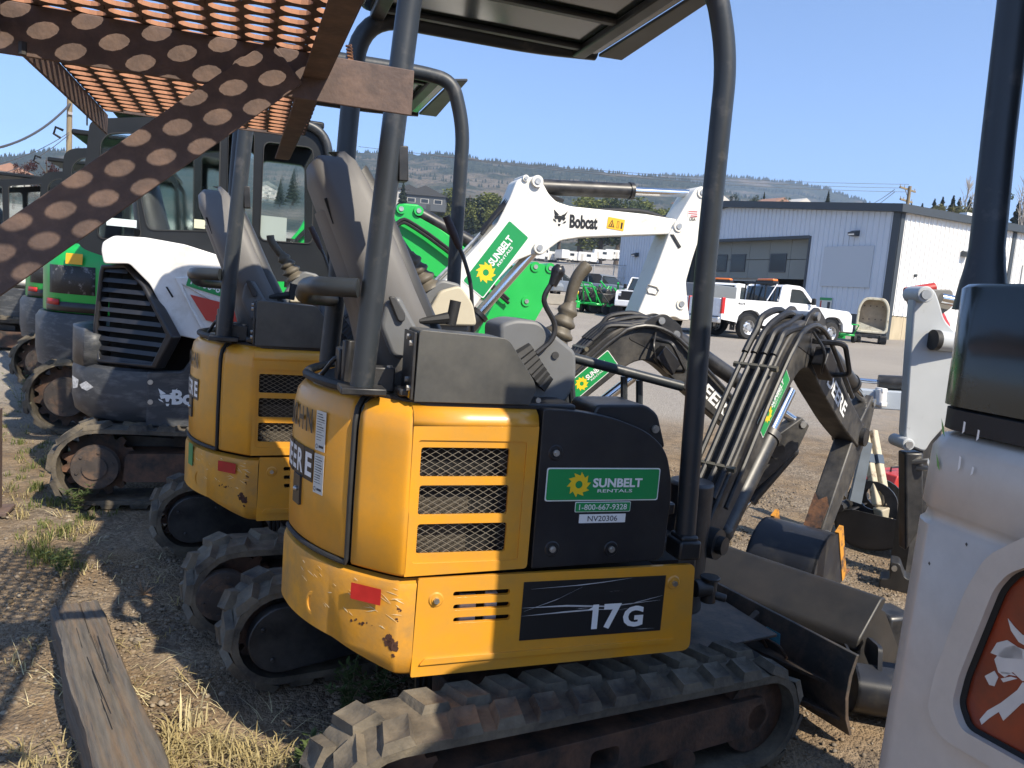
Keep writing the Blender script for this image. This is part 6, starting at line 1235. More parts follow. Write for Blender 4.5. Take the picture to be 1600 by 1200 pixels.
def bar(name, a, b, w, h, up=(0, 0, 1), parent=rack, m=RUST, bevel=.002):
    """flat bar from a to b, w thick sideways, h high"""
    a = Vector(a) - RO; b = Vector(b) - RO; x = (b - a).normalized(); z = Vector(up); z = (z - x * z.dot(x)).normalized(); y = z.cross(x); q = MB(); vs = []
    for e in (a, b):
        for (i, j) in ((-1, -1), (1, -1), (1, 1), (-1, 1)): vs.append(e + y * (i * w / 2) + z * (j * h / 2))
    q.add(vs, [(0, 1, 2, 3), (7, 6, 5, 4), (0, 1, 5, 4), (1, 2, 6, 5), (2, 3, 7, 6), (3, 0, 4, 7)]); return q.build(name, m, parent, bevel=bevel)
bR = onY(645, 146, RY); zc = bR.z
bar('angle_beam', (-1.05, RY, zc + .0), (bR.x, RY, zc), .006, .092); bar('angle_flange', (-1.05, RY + .035, zc + .042), (.10, RY + .035, zc + .042), .06, .006)
e1 = onY(448, 96, RY - .008); e0 = onY(-120, 491, RY - .008); bar('diagonal_brace', e0, e1 , .006, .098)
bar('edge_angle', (.141, .75, RZ - .02), (.1, 2.85, RZ - .02), .006, .05); bar('edge_flange', (.118, .75, RZ - .045), (.076, 2.85, RZ - .045), .045, .006)
bar('edge_angle', (-.447, .75, RZ - .028), (-.445, 2.72, RZ - .028), .006, .06); bar('cross_angle', (-.443, 2.665, RZ + .008), (.1, 2.665, RZ + .008), .004, .012)
bar('angle_beam', (-1.05, .78, zc), (.25, .78, zc), .006, .082)
for y in (RY, .78): q = MB(); q.box((-1.05 - RO.x, y - RO.y, .97), (.07, .07, 1.96)); q.build('platform_post', RUST, rack, bevel=.004)
q = MB(); bz = onY(36, 66, RY) - RO; q.cyl(bz, bz - Vector((0, 0, .022)), .008, n=8); q.build('bolt', BLK, rack)
q = MB(); s0 = onY(545, 70, RY + .25) - RO; s1 = onY(549, 102, RY + .25) - RO; q.tube([s0.lerp(s1, t / 24) + Vector((.006 * math.cos(t * 1.6), .006 * math.sin(t * 1.6), 0)) for t in range(25)], .003, 5); q.build('spring', ORUST, rack)
# ------------------------------------------------------------------ trucks and cars across the yard
TW = mat('white car paint', (.78, .79, .8), .25, coat=.6, var=.02); TGL = mat('car glass', (.025, .035, .042), .06, spec=.8); TBL = mat('black trim', (.012, .012, .013), .45); TRD = mat('red tail lamp', (.5, .02, .02), .2, coat=.5); AMB = mat('amber beacon', (.85, .2, .03), .25, coat=.5); GREYV = mat('silver car paint', (.3, .33, .37), .3, metal=.4, coat=.5); ALLOY = mat('alloy rim', (.6, .6, .6), .3, metal=.8)
def wheel(root, x, y, r, w, side):
    q = MB(); prof = [(r * .62, -w / 2), (r * .93, -w / 2), (r, -w * .36), (r, w * .36), (r * .93, w / 2), (r * .62, w / 2)]
    q.grid([[(x + rr_ * math.cos(a), y + yy, r + rr_ * math.sin(a)) for rr_, yy in prof] for a in [2 * math.pi * i / 28 for i in range(29)]]); t = q.build('wheel', TYRE, root)
    g = MB(); yo = y + side * w * .36
    g.grid([[(x + rr_ * math.cos(a), yo + side * d, r + rr_ * math.sin(a)) for rr_, d in ((r * .64, .03), (r * .58, .02), (r * .55, -.05), (r * .3, -.02), (r * .22, .03), (.001, .03))] for a in [2 * math.pi * i / 24 for i in range(25)]]); rm = g.build('rim', ALLOY, t)
    g = MB()
    for k in range(8): a = 2 * math.pi * k / 8; g.cyl((x + r * .42 * math.cos(a), yo - side * .04, r + r * .42 * math.sin(a)), (x + r * .42 * math.cos(a), yo - side * .032, r + r * .42 * math.sin(a)), r * .07, n=8)
    g.build('rim_holes', DARK, t)
def pickup(root, utility=False, beacon=True, writing=True):
    """x forward, the side looked at is -y"""
    L_, hw = 5.9, .98
    body = [(-2.95, .62), (-2.95, 1.33), (-.55, 1.36), (-.45, 1.36), (-.42, 1.36), (1.22, 1.32), (1.5, 1.30), (2.75, 1.24), (2.93, 1.1), (2.96, .62), (2.9, .5)]
    wa = lambda cx: [(cx + .56, .5), (cx + .5, .78), (cx + .3, .96), (cx, 1.02), (cx - .3, .96), (cx - .5, .78), (cx - .56, .5)]
    pts = rpoly(body + wa(2.05)[:0] + [(2.6, .5)] + wa(2.04) + [(1.4, .5), (-1.1, .5)] + wa(-1.72) + [(-2.3, .55)], .04, 2)
    q = MB(); q.plate(pts, [], 'xz', -hw, -hw + .12); q.plate(pts, [], 'xz', hw - .12, hw); q.build('body_side', TW, root, bevel=.03, seg=3)
    q = MB(); q.box((-1.75, 0, .75), (2.3, 1.74, .3)); q.box((.9, 0, .8), (3.1, 1.74, .5)); q.box((2.1, 0, 1.0), (1.5, 1.76, .42)); q.build('body_core', TBL, root)
    q = MB(); q.plate(rpoly([(1.15, 1.31), (2.75, 1.235), (2.93, 1.12), (2.9, .95), (1.15, 1.0)], .05), [], 'xz', -.93, .93); q.build('bonnet', TW, root, bevel=.06, seg=3)
    q = MB(); q.box((-2.93, 0, 1.02), (.09, 1.72, .62)); q.build('tailgate', TW, root, bevel=.02)
    q = MB(); q.box((-2.98, 0, .58), (.16, 1.9, .2)); q.build('rear_bumper', TBL if utility else ALLOY, root, bevel=.03); q = MB(); q.box((2.98, 0, .62), (.2, 1.95, .3)); q.build('front_bumper', TW, root, bevel=.05)
    # cab with glass
    cabp = [(-.5, 1.34), (-.42, 1.95), (-.25, 2.0), (.35, 1.99), (.55, 1.93), (1.25, 1.33)]
    win = [(-.02, 1.38), (-.0, 1.86), (.38, 1.86), (.52, 1.82), (1.02, 1.38)]
    q = MB(); q.plate(rpoly(cabp, .06, 3), [rpoly(win, .05, 3)], 'xz', -.93, -.87); q.plate(rpoly(cabp, .06, 3), [rpoly(win, .05, 3)], 'xz', .87, .93); q.build('cab_frame', TW, root, bevel=.02)
    q = MB(); q.plate(rpoly([(-.44, 1.9), (-.25, 1.99), (.35, 1.98), (.55, 1.92)], .03), [], 'xz', -.88, .88); q.build('roof', TW, root, bevel=.03)
    for y in (-.895, .895): q = MB(); q.plate(rpoly(win, .05, 3), [], 'xz', y - .01, y + .01); q.build('side_window', TGL, root, smooth=0)
    q = MB(); q.add([(-.505, -.84, 1.40), (-.505, .84, 1.40), (-.435, .8, 1.90), (-.435, -.8, 1.90)], [(0, 1, 2, 3)]); q.build('rear_window', TGL, root, smooth=0); q = MB(); q.add([(1.25, -.84, 1.34), (1.25, .84, 1.34), (.56, .76, 1.92), (.56, -.76, 1.92)], [(0, 1, 2, 3)]); q.build('windscreen', TGL, root, smooth=0)
    q = MB(); q.box((0, 0, 1.30), (1.2, 1.7, .1)); q.build('sill_panel', TBL, root)
    m = MB(); m.box((.92, -1.1, 1.48), (.1, .16, .24)); m.box((.95, -1.0, 1.42), (.06, .18, .06)); m.build('wing_mirror', TBL, root, bevel=.03)
    q = MB(); q.box((-2.90, -.945, 1.08), (.13, .1, .56)); q.build('tail_lamp', TRD, root, bevel=.02); q = MB(); q.box((-2.9, .945, 1.08), (.13, .1, .56)); q.build('tail_lamp', TRD, root, bevel=.02); q = MB(); q.box((-2.905, -.95, .74), (.1, .08, .14)); q.build('reverse_lamp', DEC_W, root)
    for x in (-1.72, 2.04):
        for s in (-1, 1): wheel(root, x, s * .84, .4, .27, s)
    for x in (-1.72, 2.04):
        q = MB(); q.grid([[(x + r_ * math.cos(a), y, .42 + r_ * math.sin(a)) for r_ in (.5, .53)] for y in (-.9,) for a in [math.pi * i / 12 for i in range(13)]]); q.build('wheel_arch', TBL, root); q = MB(); q.box((x, 0, .7), (1.0, 1.6, .3)); q.build('wheel_well', DARK, root)
    q = MB(); q.tube([(-2.36, -.9, .38), (-2.36, -.78, .62)], .02, 6); q.box((-2.33, -.84, .45), (.02, .26, .36)); q.build('mud_flap', TBL, root)
    q = MB(); q.box((.4, 0, .42), (3., .1, .12)); q.build('exhaust', TBL, root)
    if writing: text('lettering', '4x4', .08, TBL, root, frame_of((-2.15, -.9825, 1.2), (1, 0, 0), (0, 0, 1)), width=.3, bold=.03)
    # headache rack and beacon
    if not utility:
        q = MB()
        for y in (-.8, -.3, .3, .8): q.tube([(-.62, y, 1.34), (-.60, y, 2.0)], .03, 6)
        q.tube([(-.6, -.85, 2.0), (-.6, .85, 2.0)], .035, 6); q.build('headache_rack', TBL, root)
        q = MB(); q.tube([(-.6, -.85, 1.98), (-1.0, -.88, 1.38)], .025, 6); q.build('rack_brace', ALLOY, root)
    else:
        q = MB(); q.box((-1.75, 0, 1.35), (2.4, 2.1, .95)); q.build('utility_box', mat('grey utility box', (.17, .185, .2), .45), root, bevel=.03)
        q = MB(); q.box((-2.962, .3, 1.42), (.02, 1.2, .03)); q.build('box_handle', TBL, root)
    if beacon:
        q = MB(); q.box((-.32 if not utility else .1, 0, 2.06), (.28, .9, .1)); q.build('beacon_base', TBL, root); q = MB(); q.box((-.32 if not utility else .1, 0, 2.14), (.24, .85, .09)); q.build('beacon', AMB, root, bevel=.03)
tr = thing('pickup_truck', 'white single-cab pickup with 4x4 on its bed and an orange beacon, before the open bay', 'pickup truck', (0, 0, 0)); pickup(tr)
def place(t, px, py, D, az, off):
    """stand a vehicle so that its own point off = (x, y) is over the ground seen at that sight line"""
    p = ground_at(px, py, D); a = R(90 - az); x = Vector((math.cos(a), math.sin(a), 0)); y = Vector((-math.sin(a), math.cos(a), 0)); q = p - x * off[0] - y * off[1]; t.location = (q.x, q.y, gz(q.x, q.y)); t.rotation_euler = (0, 0, a)
place(tr, 1168, 531, 26.7, 86, (-1.72, -.98))
t2 = thing('service_truck', 'white truck with a grey utility box, half hidden behind the white boom', 'truck', (0, 0, 0)); pickup(t2, utility=True, writing=False); place(t2, 1075, 520, 28.5, 62, (-2.9, -.5))
t3 = thing('pickup_truck', 'white truck nose with black grille peeping left of the white arm', 'truck', (0, 0, 0)); pickup(t3, beacon=False, writing=False); place(t3, 996, 497, 37, 222, (2.9, .2))
q = MB(); q.box((2.97, 0, .98), (.06, 1.4, .42)); q.build('grille', TBL, t3, bevel=.03)
def suv(root, m):
    pts = rpoly([(-2.2, .45), (-2.25, 1.0), (-2.1, 1.1), (1.0, 1.08), (2.1, .95), (2.25, .75), (2.2, .4), (1.85, .4), (1.75, .68), (1.4, .78), (1.05, .68), (.95, .4), (-.95, .4), (-1.05, .68), (-1.4, .78), (-1.75, .68), (-1.85, .4)], .06, 2)
    q = MB(); q.plate(pts, [], 'xz', -.9, .9); q.build('body', m, root, bevel=.08, seg=3)
    q = MB(); q.plate(rpoly([(-2.05, 1.05), (-1.75, 1.6), (-1.4, 1.68), (.1, 1.66), (.95, 1.05)], .06, 3), [], 'xz', -.8, .8); q.build('greenhouse', TGL, root, bevel=.08, seg=3)
    q = MB(); q.plate(rpoly([(-1.75, 1.6), (-1.4, 1.69), (.1, 1.67), (.3, 1.56), (-1.7, 1.58)], .02, 2), [], 'xz', -.76, .76); q.build('roof', m, root, bevel=.04)
    for x in (-.7, .35): q = MB(); q.tube([(x, -.815, 1.06), (x - .05, -.76, 1.6)], .03, 6); q.build('pillar', m, root)
    for x in (-1.4, 1.4):
        for s in (-1, 1): wheel(root, x, s * .8, .34, .22, s)
for i, (px, py, az, lab) in enumerate([(868, 472, 120, 'silver grey car by the fence, left of the joystick'), (935, 470, 150, 'silver car facing the yard behind the green machines'), (820, 468, 140, 'grey car by the fence partly behind the green arm')]):
    s = thing('parked_car', lab, 'car', (0, 0, 0), 0, 'cars parked along the fence'); suv(s, GREYV); place(s, px, py, 48, az, (0, -.5))

# tracked dumper with its cream tub tipped
TUB = mat('cream dumper tub', (.62, .57, .44), .55, col2=(.4, .34, .24), c2amt=.3, c2scale=6, var=.06); TUBI = mat('dirty tub lining', (.33, .27, .2), .85, var=.2, vscale=5)
dm = thing('tracked_dumper', 'tracked dumper with its cream tub tipped up, before the corner of the metal building', 'dumper', (0, 0, 0)); place(dm, 1357, 541, 32.5, 222, (0, .0)); dm.rotation_euler = (0, 0, R(-128))
# local: -y looks at the viewer
dm.rotation_euler = (0, 0, R(-41))
outl = rpoly([(-.62, .42), (.62, .42), (.6, 1.5), (.42, 1.9), (-.42, 1.9), (-.6, 1.5)], [.2, .2, .15, .3, .3, .15], 4); inl = [(x * .86, 1.12 + (z - 1.12) * .87) for x, z in outl]
q = MB(); q.plate(outl, [inl], 'xz', -.45, .1); q.build('tub', TUB, dm, bevel=.05); q = MB(); q.plate(inl, [], 'xz', .06, .1); o = q.build('tub_floor', TUBI, dm)
q = MB(); q.add([(x, -.42, z) for x, z in ((-.5, .52), (.5, .52), (.5, .55), (-.5, .95))] , [(0, 1, 2, 3)]) if False else q.plate([(-.52, .5), (.52, .5), (.45, .56), (-.52, .86)], [], 'xz', -.40, .05); q.build('sand_load', TUB, dm)
q = MB()
for x in (-.35, -.12, .12, .35):
    for z in (1.0, 1.55): q.cyl((x, .06, z), (x, .04, z), .03, n=8)
q.build('tub_bolts', RUST, dm)
for x in (-.48, .48): 
    q = MB(); q.prism(stadium(-.6, .6, .17, .17, 6), lambda u, v, w: (w, u, v), x - .13, x + .13); tk = q.build('rubber_track', RUBB, dm, bevel=.02)
    q = MB()
    for k in range(5): q.box((x, -.78 + .004 * k, .06 + .055 * k), (.25, .03, .02))
    q.build('track_tread', RUBB, tk)
q = MB(); q.box((0, .1, .3), (.8, 1.2, .14)); q.box((0, .7, .7), (.8, .5, .7)); q.cyl((0, -.3, .34), (0, -.3, .2), .1); q.build('chassis', BLK, dm, bevel=.02)
# small green yard machine by the dumper, and the cluster of green machines near the fence
def yard_machine(root, seed):
    r = random.Random(seed); w, l_, h = r.uniform(.6, .9), r.uniform(1.0, 1.5), r.uniform(.7, 1.1)
    for s in (-1, 1): q = MB(); q.cyl((-.2 * l_, s * w / 2, .22), (-.2 * l_, s * (w / 2 + .12), .22), .22, n=16); q.build('wheel', TYRE, root)
    q = MB(); q.box((0, 0, .38), (l_, w * .8, .1)); q.box((l_ * .4, 0, .3), (.25, w * .9, .3)); q.build('chassis', GRN, root, bevel=.03)
    q = MB(); q.box((-.05, 0, .65), (l_ * .45, w * .6, .4)); q.cyl((-.05, -.2, .9), (-.05, .2, .9), .14); q.build('engine', BLK, root, bevel=.04)
    q = MB(); q.tube(bendpath([(-l_ * .35, -w * .4, .4), (-l_ * .75, -w * .4, h + .2), (-l_ * .75, w * .4, h + .2), (-l_ * .35, w * .4, .4)], .08, 3), .028, 7); q.build('handlebar', GRN if seed % 3 else BLK, root)
    q = MB(); q.tube([(l_ * .3, 0, .4), (l_ * .45, .1, h), (l_ * .3, -.15, h + .3)], .04, 6); q.tube([(0, w * .3, .8), (l_ * .2, w * .35, h + .15)], .03, 6); q.build('boom_tube', GRN, root)
    q = MB(); q.cyl((-.15, w * .32, .75), (-.15, w * .46, .75), .12); q.build('air_filter', DEC_Y if seed % 2 else BLK, root)
ym = thing('mower', 'small green and black yard machine just left of the cream dumper', 'yard machine', (0, 0, 0)); yard_machine(ym, 2); place(ym, 1314, 533, 31.5, 20, (0, 0)); ym.scale = (.8, .8, .8)
ys = ['leftmost green yard machine with yellow parts behind the joystick', 'green trencher in the cluster by the white truck nose', 'black-engined green machine in front of the cluster', 'green machine at the right end of the cluster', 'rear green machine near the silver car', 'low green machine between the trencher and the truck', 'small green machine at the back of the cluster', 'black-handled machine nearest the concrete edge']
for i, (px, py, D) in enumerate([(905, 487, 41), (925, 489, 40), (945, 492, 39.5), (972, 494, 39), (930, 480, 43), (960, 486, 41), (982, 488, 40.5), (915, 494, 40)]):
    y_ = thing('yard_machine', ys[i], 'yard machine', (0, 0, 0), 0, 'green rental machines near the fence'); yard_machine(y_, i + 3); place(y_, px, py, D, 40 * i, (0, 0)); y_.scale = (1.25, 1.25, 1.25)
q = MB(); q.box((0, 0, .3), (5, .25, .6)); o = q.build('concrete_barrier', mat('concrete', (.42, .38, .31), .85, var=.12, vscale=3, bump=.1, bscale=20), smooth=0, bevel=.03); p = ground_at(850, 478, 44); o.location = p; o.rotation_euler = (0, 0, R(-28)); tag(o, 'long low concrete barrier in front of the silver car', 'barrier')

# ------------------------------------------------------------------ things standing round the front machine
# white lift arm with pins rising beside the right-hand machine
OG = onD(1450, 700, 3.3); arm = thing('upright_boom', 'white steel boom arm with big pin bosses standing left of the dark post', 'excavator arm', (OG.x, OG.y, 0))
AD = 3.3; adir = Vector((_r0.x, _r0.y, 0)).normalized(); an = Vector((-_f0.x, -_f0.y, 0)); AO = Vector((OG.x, OG.y, 0))
def AQ(px, py):
    d = ray(px, py); t = (AO - CAM).dot(an) / d.dot(an); p = CAM + d * t - AO; return (p.dot(adir), p.z)
def AP_(u, v, w): return tuple(adir * u + an * w + Vector((0, 0, v)))
WGA = mat('grey-white arm paint', (.45, .47, .48), .45, var=.08, vscale=6, col2=(.12, .11, .1), c2amt=.08, c2scale=30, c2sharp=.1)
q = MB(); q.plate(rpoly([AQ(*p) for p in ((1424, 452), (1440, 447), (1455, 452), (1462, 470), (1470, 500), (1490, 520), (1500, 600), (1475, 660), (1448, 690), (1440, 705), (1415, 695), (1408, 680), (1416, 560))], .03), [], AP_, -.03, .03); q.build('arm_plate', WGA, arm, bevel=.008)
q = MB(); q.plate(rpoly([AQ(*p) for p in ((1446, 452), (1500, 452), (1500, 480), (1470, 500), (1455, 480))], .02), [], AP_, -.2, -.05); q.build('rear_plate', mat('dirty grey plate', (.17, .165, .155), .6, var=.2), arm, bevel=.005)
for (px, py, r_) in ((1433, 460, .034), (1407, 690, .026)): u, v = AQ(px, py); q = MB(); q.cyl(AP_(u, v, -.06), AP_(u, v, .07), r_, n=20); o = q.build('pin_boss', WGA, arm, bevel=.004); q = MB(); q.cyl(AP_(u, v, .07), AP_(u, v, .078), r_ * .6, n=14); q.build('pin_end', STEEL, o)
u, v = AQ(1449, 530); u2, v2 = AQ(1500, 536); q = MB(); q.cyl(AP_(u, v, .06), AP_(u2, v2, .02), .042, n=20); q.build('cross_tube', WGA, arm); q = MB(); q.cyl(AP_(u - .012, v, .062), AP_(u + .01, v, .06), .043, n=20); q.build('tube_end', RUBB, arm)
u, v = AQ(1470, 466); u2, v2 = AQ(1510, 474); q = MB(); q.cyl(AP_(u, v, .0), AP_(u2, v2, 0), .022, n=14); q.build('piston_rod', CHR, arm)
REDP = mat('red paint', (.45, .035, .03), .4, var=.1); q = MB(); q.tube([AP_(*AQ(1470, 456), -.3), AP_(*AQ(1520, 448), -.3)], .022, 10); q.tube([AP_(*AQ(1495, 470), -.25), AP_(*AQ(1520, 520), -.25)], .045, 10); q.build('red_hose_cover', REDP, arm)
q = MB(); q.tube([AP_(*AQ(1418, 722), .0), AP_(*AQ(1440, 716), .05), AP_(*AQ(1444, 728), .05), AP_(*AQ(1425, 730), .0)], .012, 6); q.build('shackle', STEEL, arm)
q = MB(); q.plate([AQ(*p) for p in ((1411, 706), (1440, 706), (1440, 820), (1412, 860))], [], AP_, -.05, .02); q.build('arm_base', BLK, arm, bevel=.01)
lo = AQ(1425, 850); q = MB(); q.box(AP_(lo[0], .12, -.1), (.16, .16, .2)); q.build('arm_foot', BLK, arm, bevel=.02)
# pale beam with a clevis and a cylinder above it, lying behind that arm
pb = onD(1340, 625, 4.6); pbm = thing('quick_hitch_beam', 'pale grey steel beam with a white clevis plate and black ram above, behind the front machine arm', 'steel beam', (pb.x, pb.y, 0)); PO = Vector((pb.x, pb.y, 0))
def W(px, py, D): return onD(px, py, D) - PO
q = MB(); a, b = W(1330, 621, 4.6), W(1450, 628, 4.5); x = (b - a).normalized(); y = x.cross(Vector((0, 0, 1))); 
for s in (-.045,): q.add([a + y * s_ + Vector((0, 0, h_)) for s_ in (-.05, .05) for h_ in (-.055, .055)] + [b + y * s_ + Vector((0, 0, h_)) for s_ in (-.05, .05) for h_ in (-.055, .055)], [(0, 1, 3, 2), (4, 6, 7, 5), (0, 4, 5, 1), (2, 3, 7, 6), (0, 2, 6, 4), (1, 5, 7, 3)])
q.build('beam', mat('pale blue-grey paint', (.42, .47, .52), .5, var=.06), pbm, bevel=.006)
q = MB(); q.cyl(W(1377, 608, 4.5), W(1376, 634, 4.5), .03, n=12); q.box(W(1377, 610, 4.5), (.04, .06, .03)); q.box(W(1376, 631, 4.5), (.045, .06, .03)); q.build('clevis', WHT, pbm, bevel=.006)
q = MB(); q.cyl(W(1372, 597, 4.6), W(1460, 601, 4.5), .044, n=16); rm = q.build('hydraulic_ram', BLK, pbm); q = MB(); q.cyl(W(1322, 592, 4.65), W(1374, 597, 4.6), .014); q.build('piston_rod', CHR, rm)
q = MB(); p0 = W(1440, 640, 4.5); q.box((p0.x + .05, p0.y, p0.z / 2), (.12, .12, p0.z + .1)); q.build('beam_stand', BLK, pbm)
rd = ground_at(1412, 650, 7.2); o = thing('red_toolbox', 'small red steel case on the gravel left of the white arm', 'case', (rd.x, rd.y, 0), .2); q = MB(); q.prism([(-.25, 0), (.25, 0), (.2, .13), (-.2, .13)], 'xz', -.15, .15); q.build('case_body', REDP, o, bevel=.01); q = MB(); q.tube([(-.08, 0, .13), (-.08, 0, .17), (.08, 0, .17), (.08, 0, .13)], .01, 6); q.build('handle', BLK, o)
# wide grading bucket on the ground before the dozer blade
gb = thing('grading_bucket', 'wide dark smooth-lipped grading bucket lying behind the dozer blade', 'bucket', (2.30, 2.86, 0), R(24))
GBM = mat('dull bucket steel', (.02, .019, .018), .5, var=.25, vscale=7, col2=(.04, .034, .028), c2amt=.2, c2scale=5, c2sharp=.4, bump=.06)
pc2 = curve2([(.30, .02), (.05, .0), (-.12, .06), (-.18, .17), (-.13, .28), (-.02, .325), (.06, .30)], 5); inn2 = [(x + (.05 - x) * .06, z + (.17 - z) * .07) for x, z in pc2]
q = MB(); q.plate(pc2 + inn2[::-1], [], 'xz', -.52, .52); q.build('bucket_shell', GBM, gb, bevel=.004)
for y in (-.52, .508): q = MB(); q.plate(pc2 + [(.32, .04)], [], 'xz', y, y + .012); q.build('end_plate', GBM, gb)
q = MB(); q.plate(rpoly([(-.215, .20), (-.185, .19), (.0, .335), (.03, .37), (-.02, .385), (-.20, .25)], .018), [], 'xz', -.53, .53); q.build('top_lip', GBM, gb, bevel=.006)
q = MB(); 
q.box((.31, 0, .015), (.08, 1.06, .025)); q.build('cutting_edge', GBM, gb)
# digging bucket with a rounded hitch farther right, wooden-looking worn arm above it
b2p = ground_at(1372, 838, 5.3); b2 = thing('digging_bucket', 'dark digging bucket with a ring-shaped hitch on the gravel left of the white arm', 'bucket', (b2p.x, b2p.y, 0), R(-60)); b2.scale = (.82, .82, .82)
pc3 = curve2([(.3, .12), (.1, .02), (-.1, .0), (-.25, .1), (-.27, .24), (-.15, .3)], 4); in3 = [(x + (0 - x) * .07, z + (.2 - z) * .08) for x, z in pc3]
q = MB(); q.plate(pc3 + in3[::-1], [], 'xz', -.3, .3); q.build('bucket_shell', GBM, b2)
for y in (-.3, .288): q = MB(); q.plate(pc3 + [(.2, .3)], [], 'xz', y, y + .012); q.build('end_plate', GBM, b2)
for y in (-.1, .08):
    q = MB(); q.plate([(-.06 + .2 * math.cos(a), .36 + .17 * math.sin(a)) for a in [math.pi * i / 12 - .1 for i in range(14)]] + [(-.27, .26), (.15, .26)], [[(-.06 + .1 * math.cos(a), .38 + .09 * math.sin(a)) for a in [2 * math.pi * i / 12 for i in range(12)]]], 'xz', y, y + .02); q.build('hitch_plate', BLK, b2)
q = MB(); q.tube([(-.24, -.34, .3), (-.24, .34, .3)], .04, 8); q.build('top_bar', GBM, b2)
q = MB(); q.box((.3, 0, .14), (.12, .6, .02), Matrix.Rotation(R(-20), 3, 'Y')); q.build('cutting_edge', GBM, b2)
ar2a, ar2b = onD(1357, 672, 5.4), onD(1378, 792, 5.2); a2 = thing('worn_arm', 'worn cream steel link bar with a dark blue band standing on the digging bucket', 'steel bar', (ar2b.x, ar2b.y, 0)); AO2 = Vector((ar2b.x, ar2b.y, 0))
CRM = mat('worn cream paint', (.5, .44, .32), .65, col2=(.2, .14, .09), c2amt=.3, c2scale=12, var=.1)
x2 = (ar2b - ar2a).normalized()
for s in (-.032, .032):
    q = MB(); d_ = adir * s; q.tube([ar2a + d_ - AO2, ar2a.lerp(ar2b, .99) + d_ - AO2], .034, 4); q.build('link_bar', CRM, a2, bevel=.008)
    q = MB(); q.tube([ar2a.lerp(ar2b, .33) + d_ - AO2, ar2a.lerp(ar2b, .45) + d_ - AO2], .036, 4); q.build('blue_band', mat('dark blue band', (.05, .075, .11), .6), a2)
e_ = ar2b - AO2; q = MB(); q.tube([e_, e_ + Vector((.06, 0, -.16))], .06, 4); q.build('link_foot', CRM, a2, bevel=.01)
q = MB(); q.plate([(-.1, .3), (-.02, .28), (.0, .7), (-.06, .72)], [], lambda u, v, w: tuple(adir * (u - .12) + an * w + Vector((0, 0, v))), -.03, .0); q.build('side_plate', mat('blue-grey worn steel', (.16, .19, .22), .6, var=.2), a2)
b3p = ground_at(1405, 885, 4.3); b3 = thing('ripper_tooth', 'dark worn steel tooth attachment standing left of the white machine', 'attachment', (b3p.x + .1, b3p.y + .08, 0), R(-45)); b3.scale = (.5, .5, .55); q = MB(); q.plate(rpoly([(-.2, 0), (.2, 0), (.2, .14), (.05, .16), (-.02, .3), (-.12, .3), (-.1, .12), (-.2, .1)], .03), [], 'xz', -.15, .15); q.build('tooth_body', GBM, b3, bevel=.01); q = MB(); q.cyl((-.07, -.17, .24), (-.07, .17, .24), .03); q.build('tooth_pin', STEEL, b3)
b4p = ground_at(1385, 1060, 2.75); b4 = thing('trench_bucket', 'black trenching bucket in shade between the dozer blade and the white machine', 'bucket', (b4p.x + .22, b4p.y + .2, 0), R(60)); b4.scale = (.8, .8, .72)
q = MB(); q.plate(pc3 + in3[::-1], [], 'xz', -.2, .2); q.build('bucket_shell', MATS['bucket steel'], b4)
for y in (-.2, .188): q = MB(); q.plate(pc3 + [(.2, .3)], [], 'xz', y, y + .012); q.build('end_plate', MATS['bucket steel'], b4)
for y in (-.1, .08): q = MB(); q.plate(rpoly([(-.2, .22), (.08, .26), (.06, .36), (-.14, .4)], .03), [], 'xz', y, y + .02); q.build('hanger_plate', MATS['bucket steel'], b4)
rkm = mat('sulphur stone', (.5, .47, .25), .9, var=.15); q = MB(); rr2 = random.Random(9); q.ball((0, 0, .02), (.05, .035, .03), 9, 6); q.v = [(x + rr2.gauss(0, .005), y + rr2.gauss(0, .005), z + rr2.gauss(0, .004)) for x, y, z in q.v]; o = q.build('pale_stone', rkm, smooth=0); p = onZ(1342, 996, .01); o.location = p; tag(o, 'pale yellowish stone on the gravel beside the dark buckets', 'stone')

# ------------------------------------------------------------------ timber, stones, grass, weeds
TZ = .13
cor = [onZ(95, 905, TZ), onZ(150, 940, TZ), onZ(262, 1196, TZ), onZ(128, 1120, TZ)]
ta = onZ(118, 925, TZ); tb = onZ(215, 1235, TZ); tb = tb + (tb - ta) * .5; tx = (tb - ta).normalized(); ty = Vector((-tx.y, tx.x, 0))
q = MB(); sec = [(-.088, -.03)] + [(.088, -.03)] + [(.088 + .004 * math.sin(k * 2.1), TZ * (k + .5) / 6) for k in range(6)] + [(.078 - .156 * k / 15, TZ + .0) for k in range(16)] + [(-.088 - .004 * math.sin(k * 1.7), TZ * (5.5 - k) / 6) for k in range(6)]; n = 60; rows = []; r3 = random.Random(4); gv = [r3.choice((0, 0, .0015, -.004, -.0015, .002, -.007)) for _ in sec]
for i in range(n + 1):
    c = ta + (tb - ta) * (i / n); rows.append([tuple(Vector((c.x, c.y, 0)) + ty * (u * (1 + .03 * math.sin(i * .4)) + .004 * math.sin(i * .23) + r3.gauss(0, .0008)) + Vector((0, 0, v + (gv[k] * (.6 + .6 * math.sin(i * .11 + k * 1.9)) if v > .05 else 0) + r3.gauss(0, .001)))) for k, (u, v) in enumerate(sec)])
q.grid(rows, True); m = len(sec); q.f += [tuple(range(m)), tuple(range(n * m + m - 1, n * m - 1, -1))]
WOODM = WOOD; N_ = WOODM.node_tree.nodes
for nd in N_:
    if nd.type == 'MAPPING': nd.inputs['Rotation'].default_value = (0, 0, 0); nd.inputs['Scale'].default_value = (.5, 7, 7)
og = Vector((ta.x, ta.y, 0)); ang = math.atan2(tx.y, tx.x); q.v = [tuple(Matrix.Rotation(-ang, 3, 'Z') @ (Vector(p) - og)) for p in q.v]
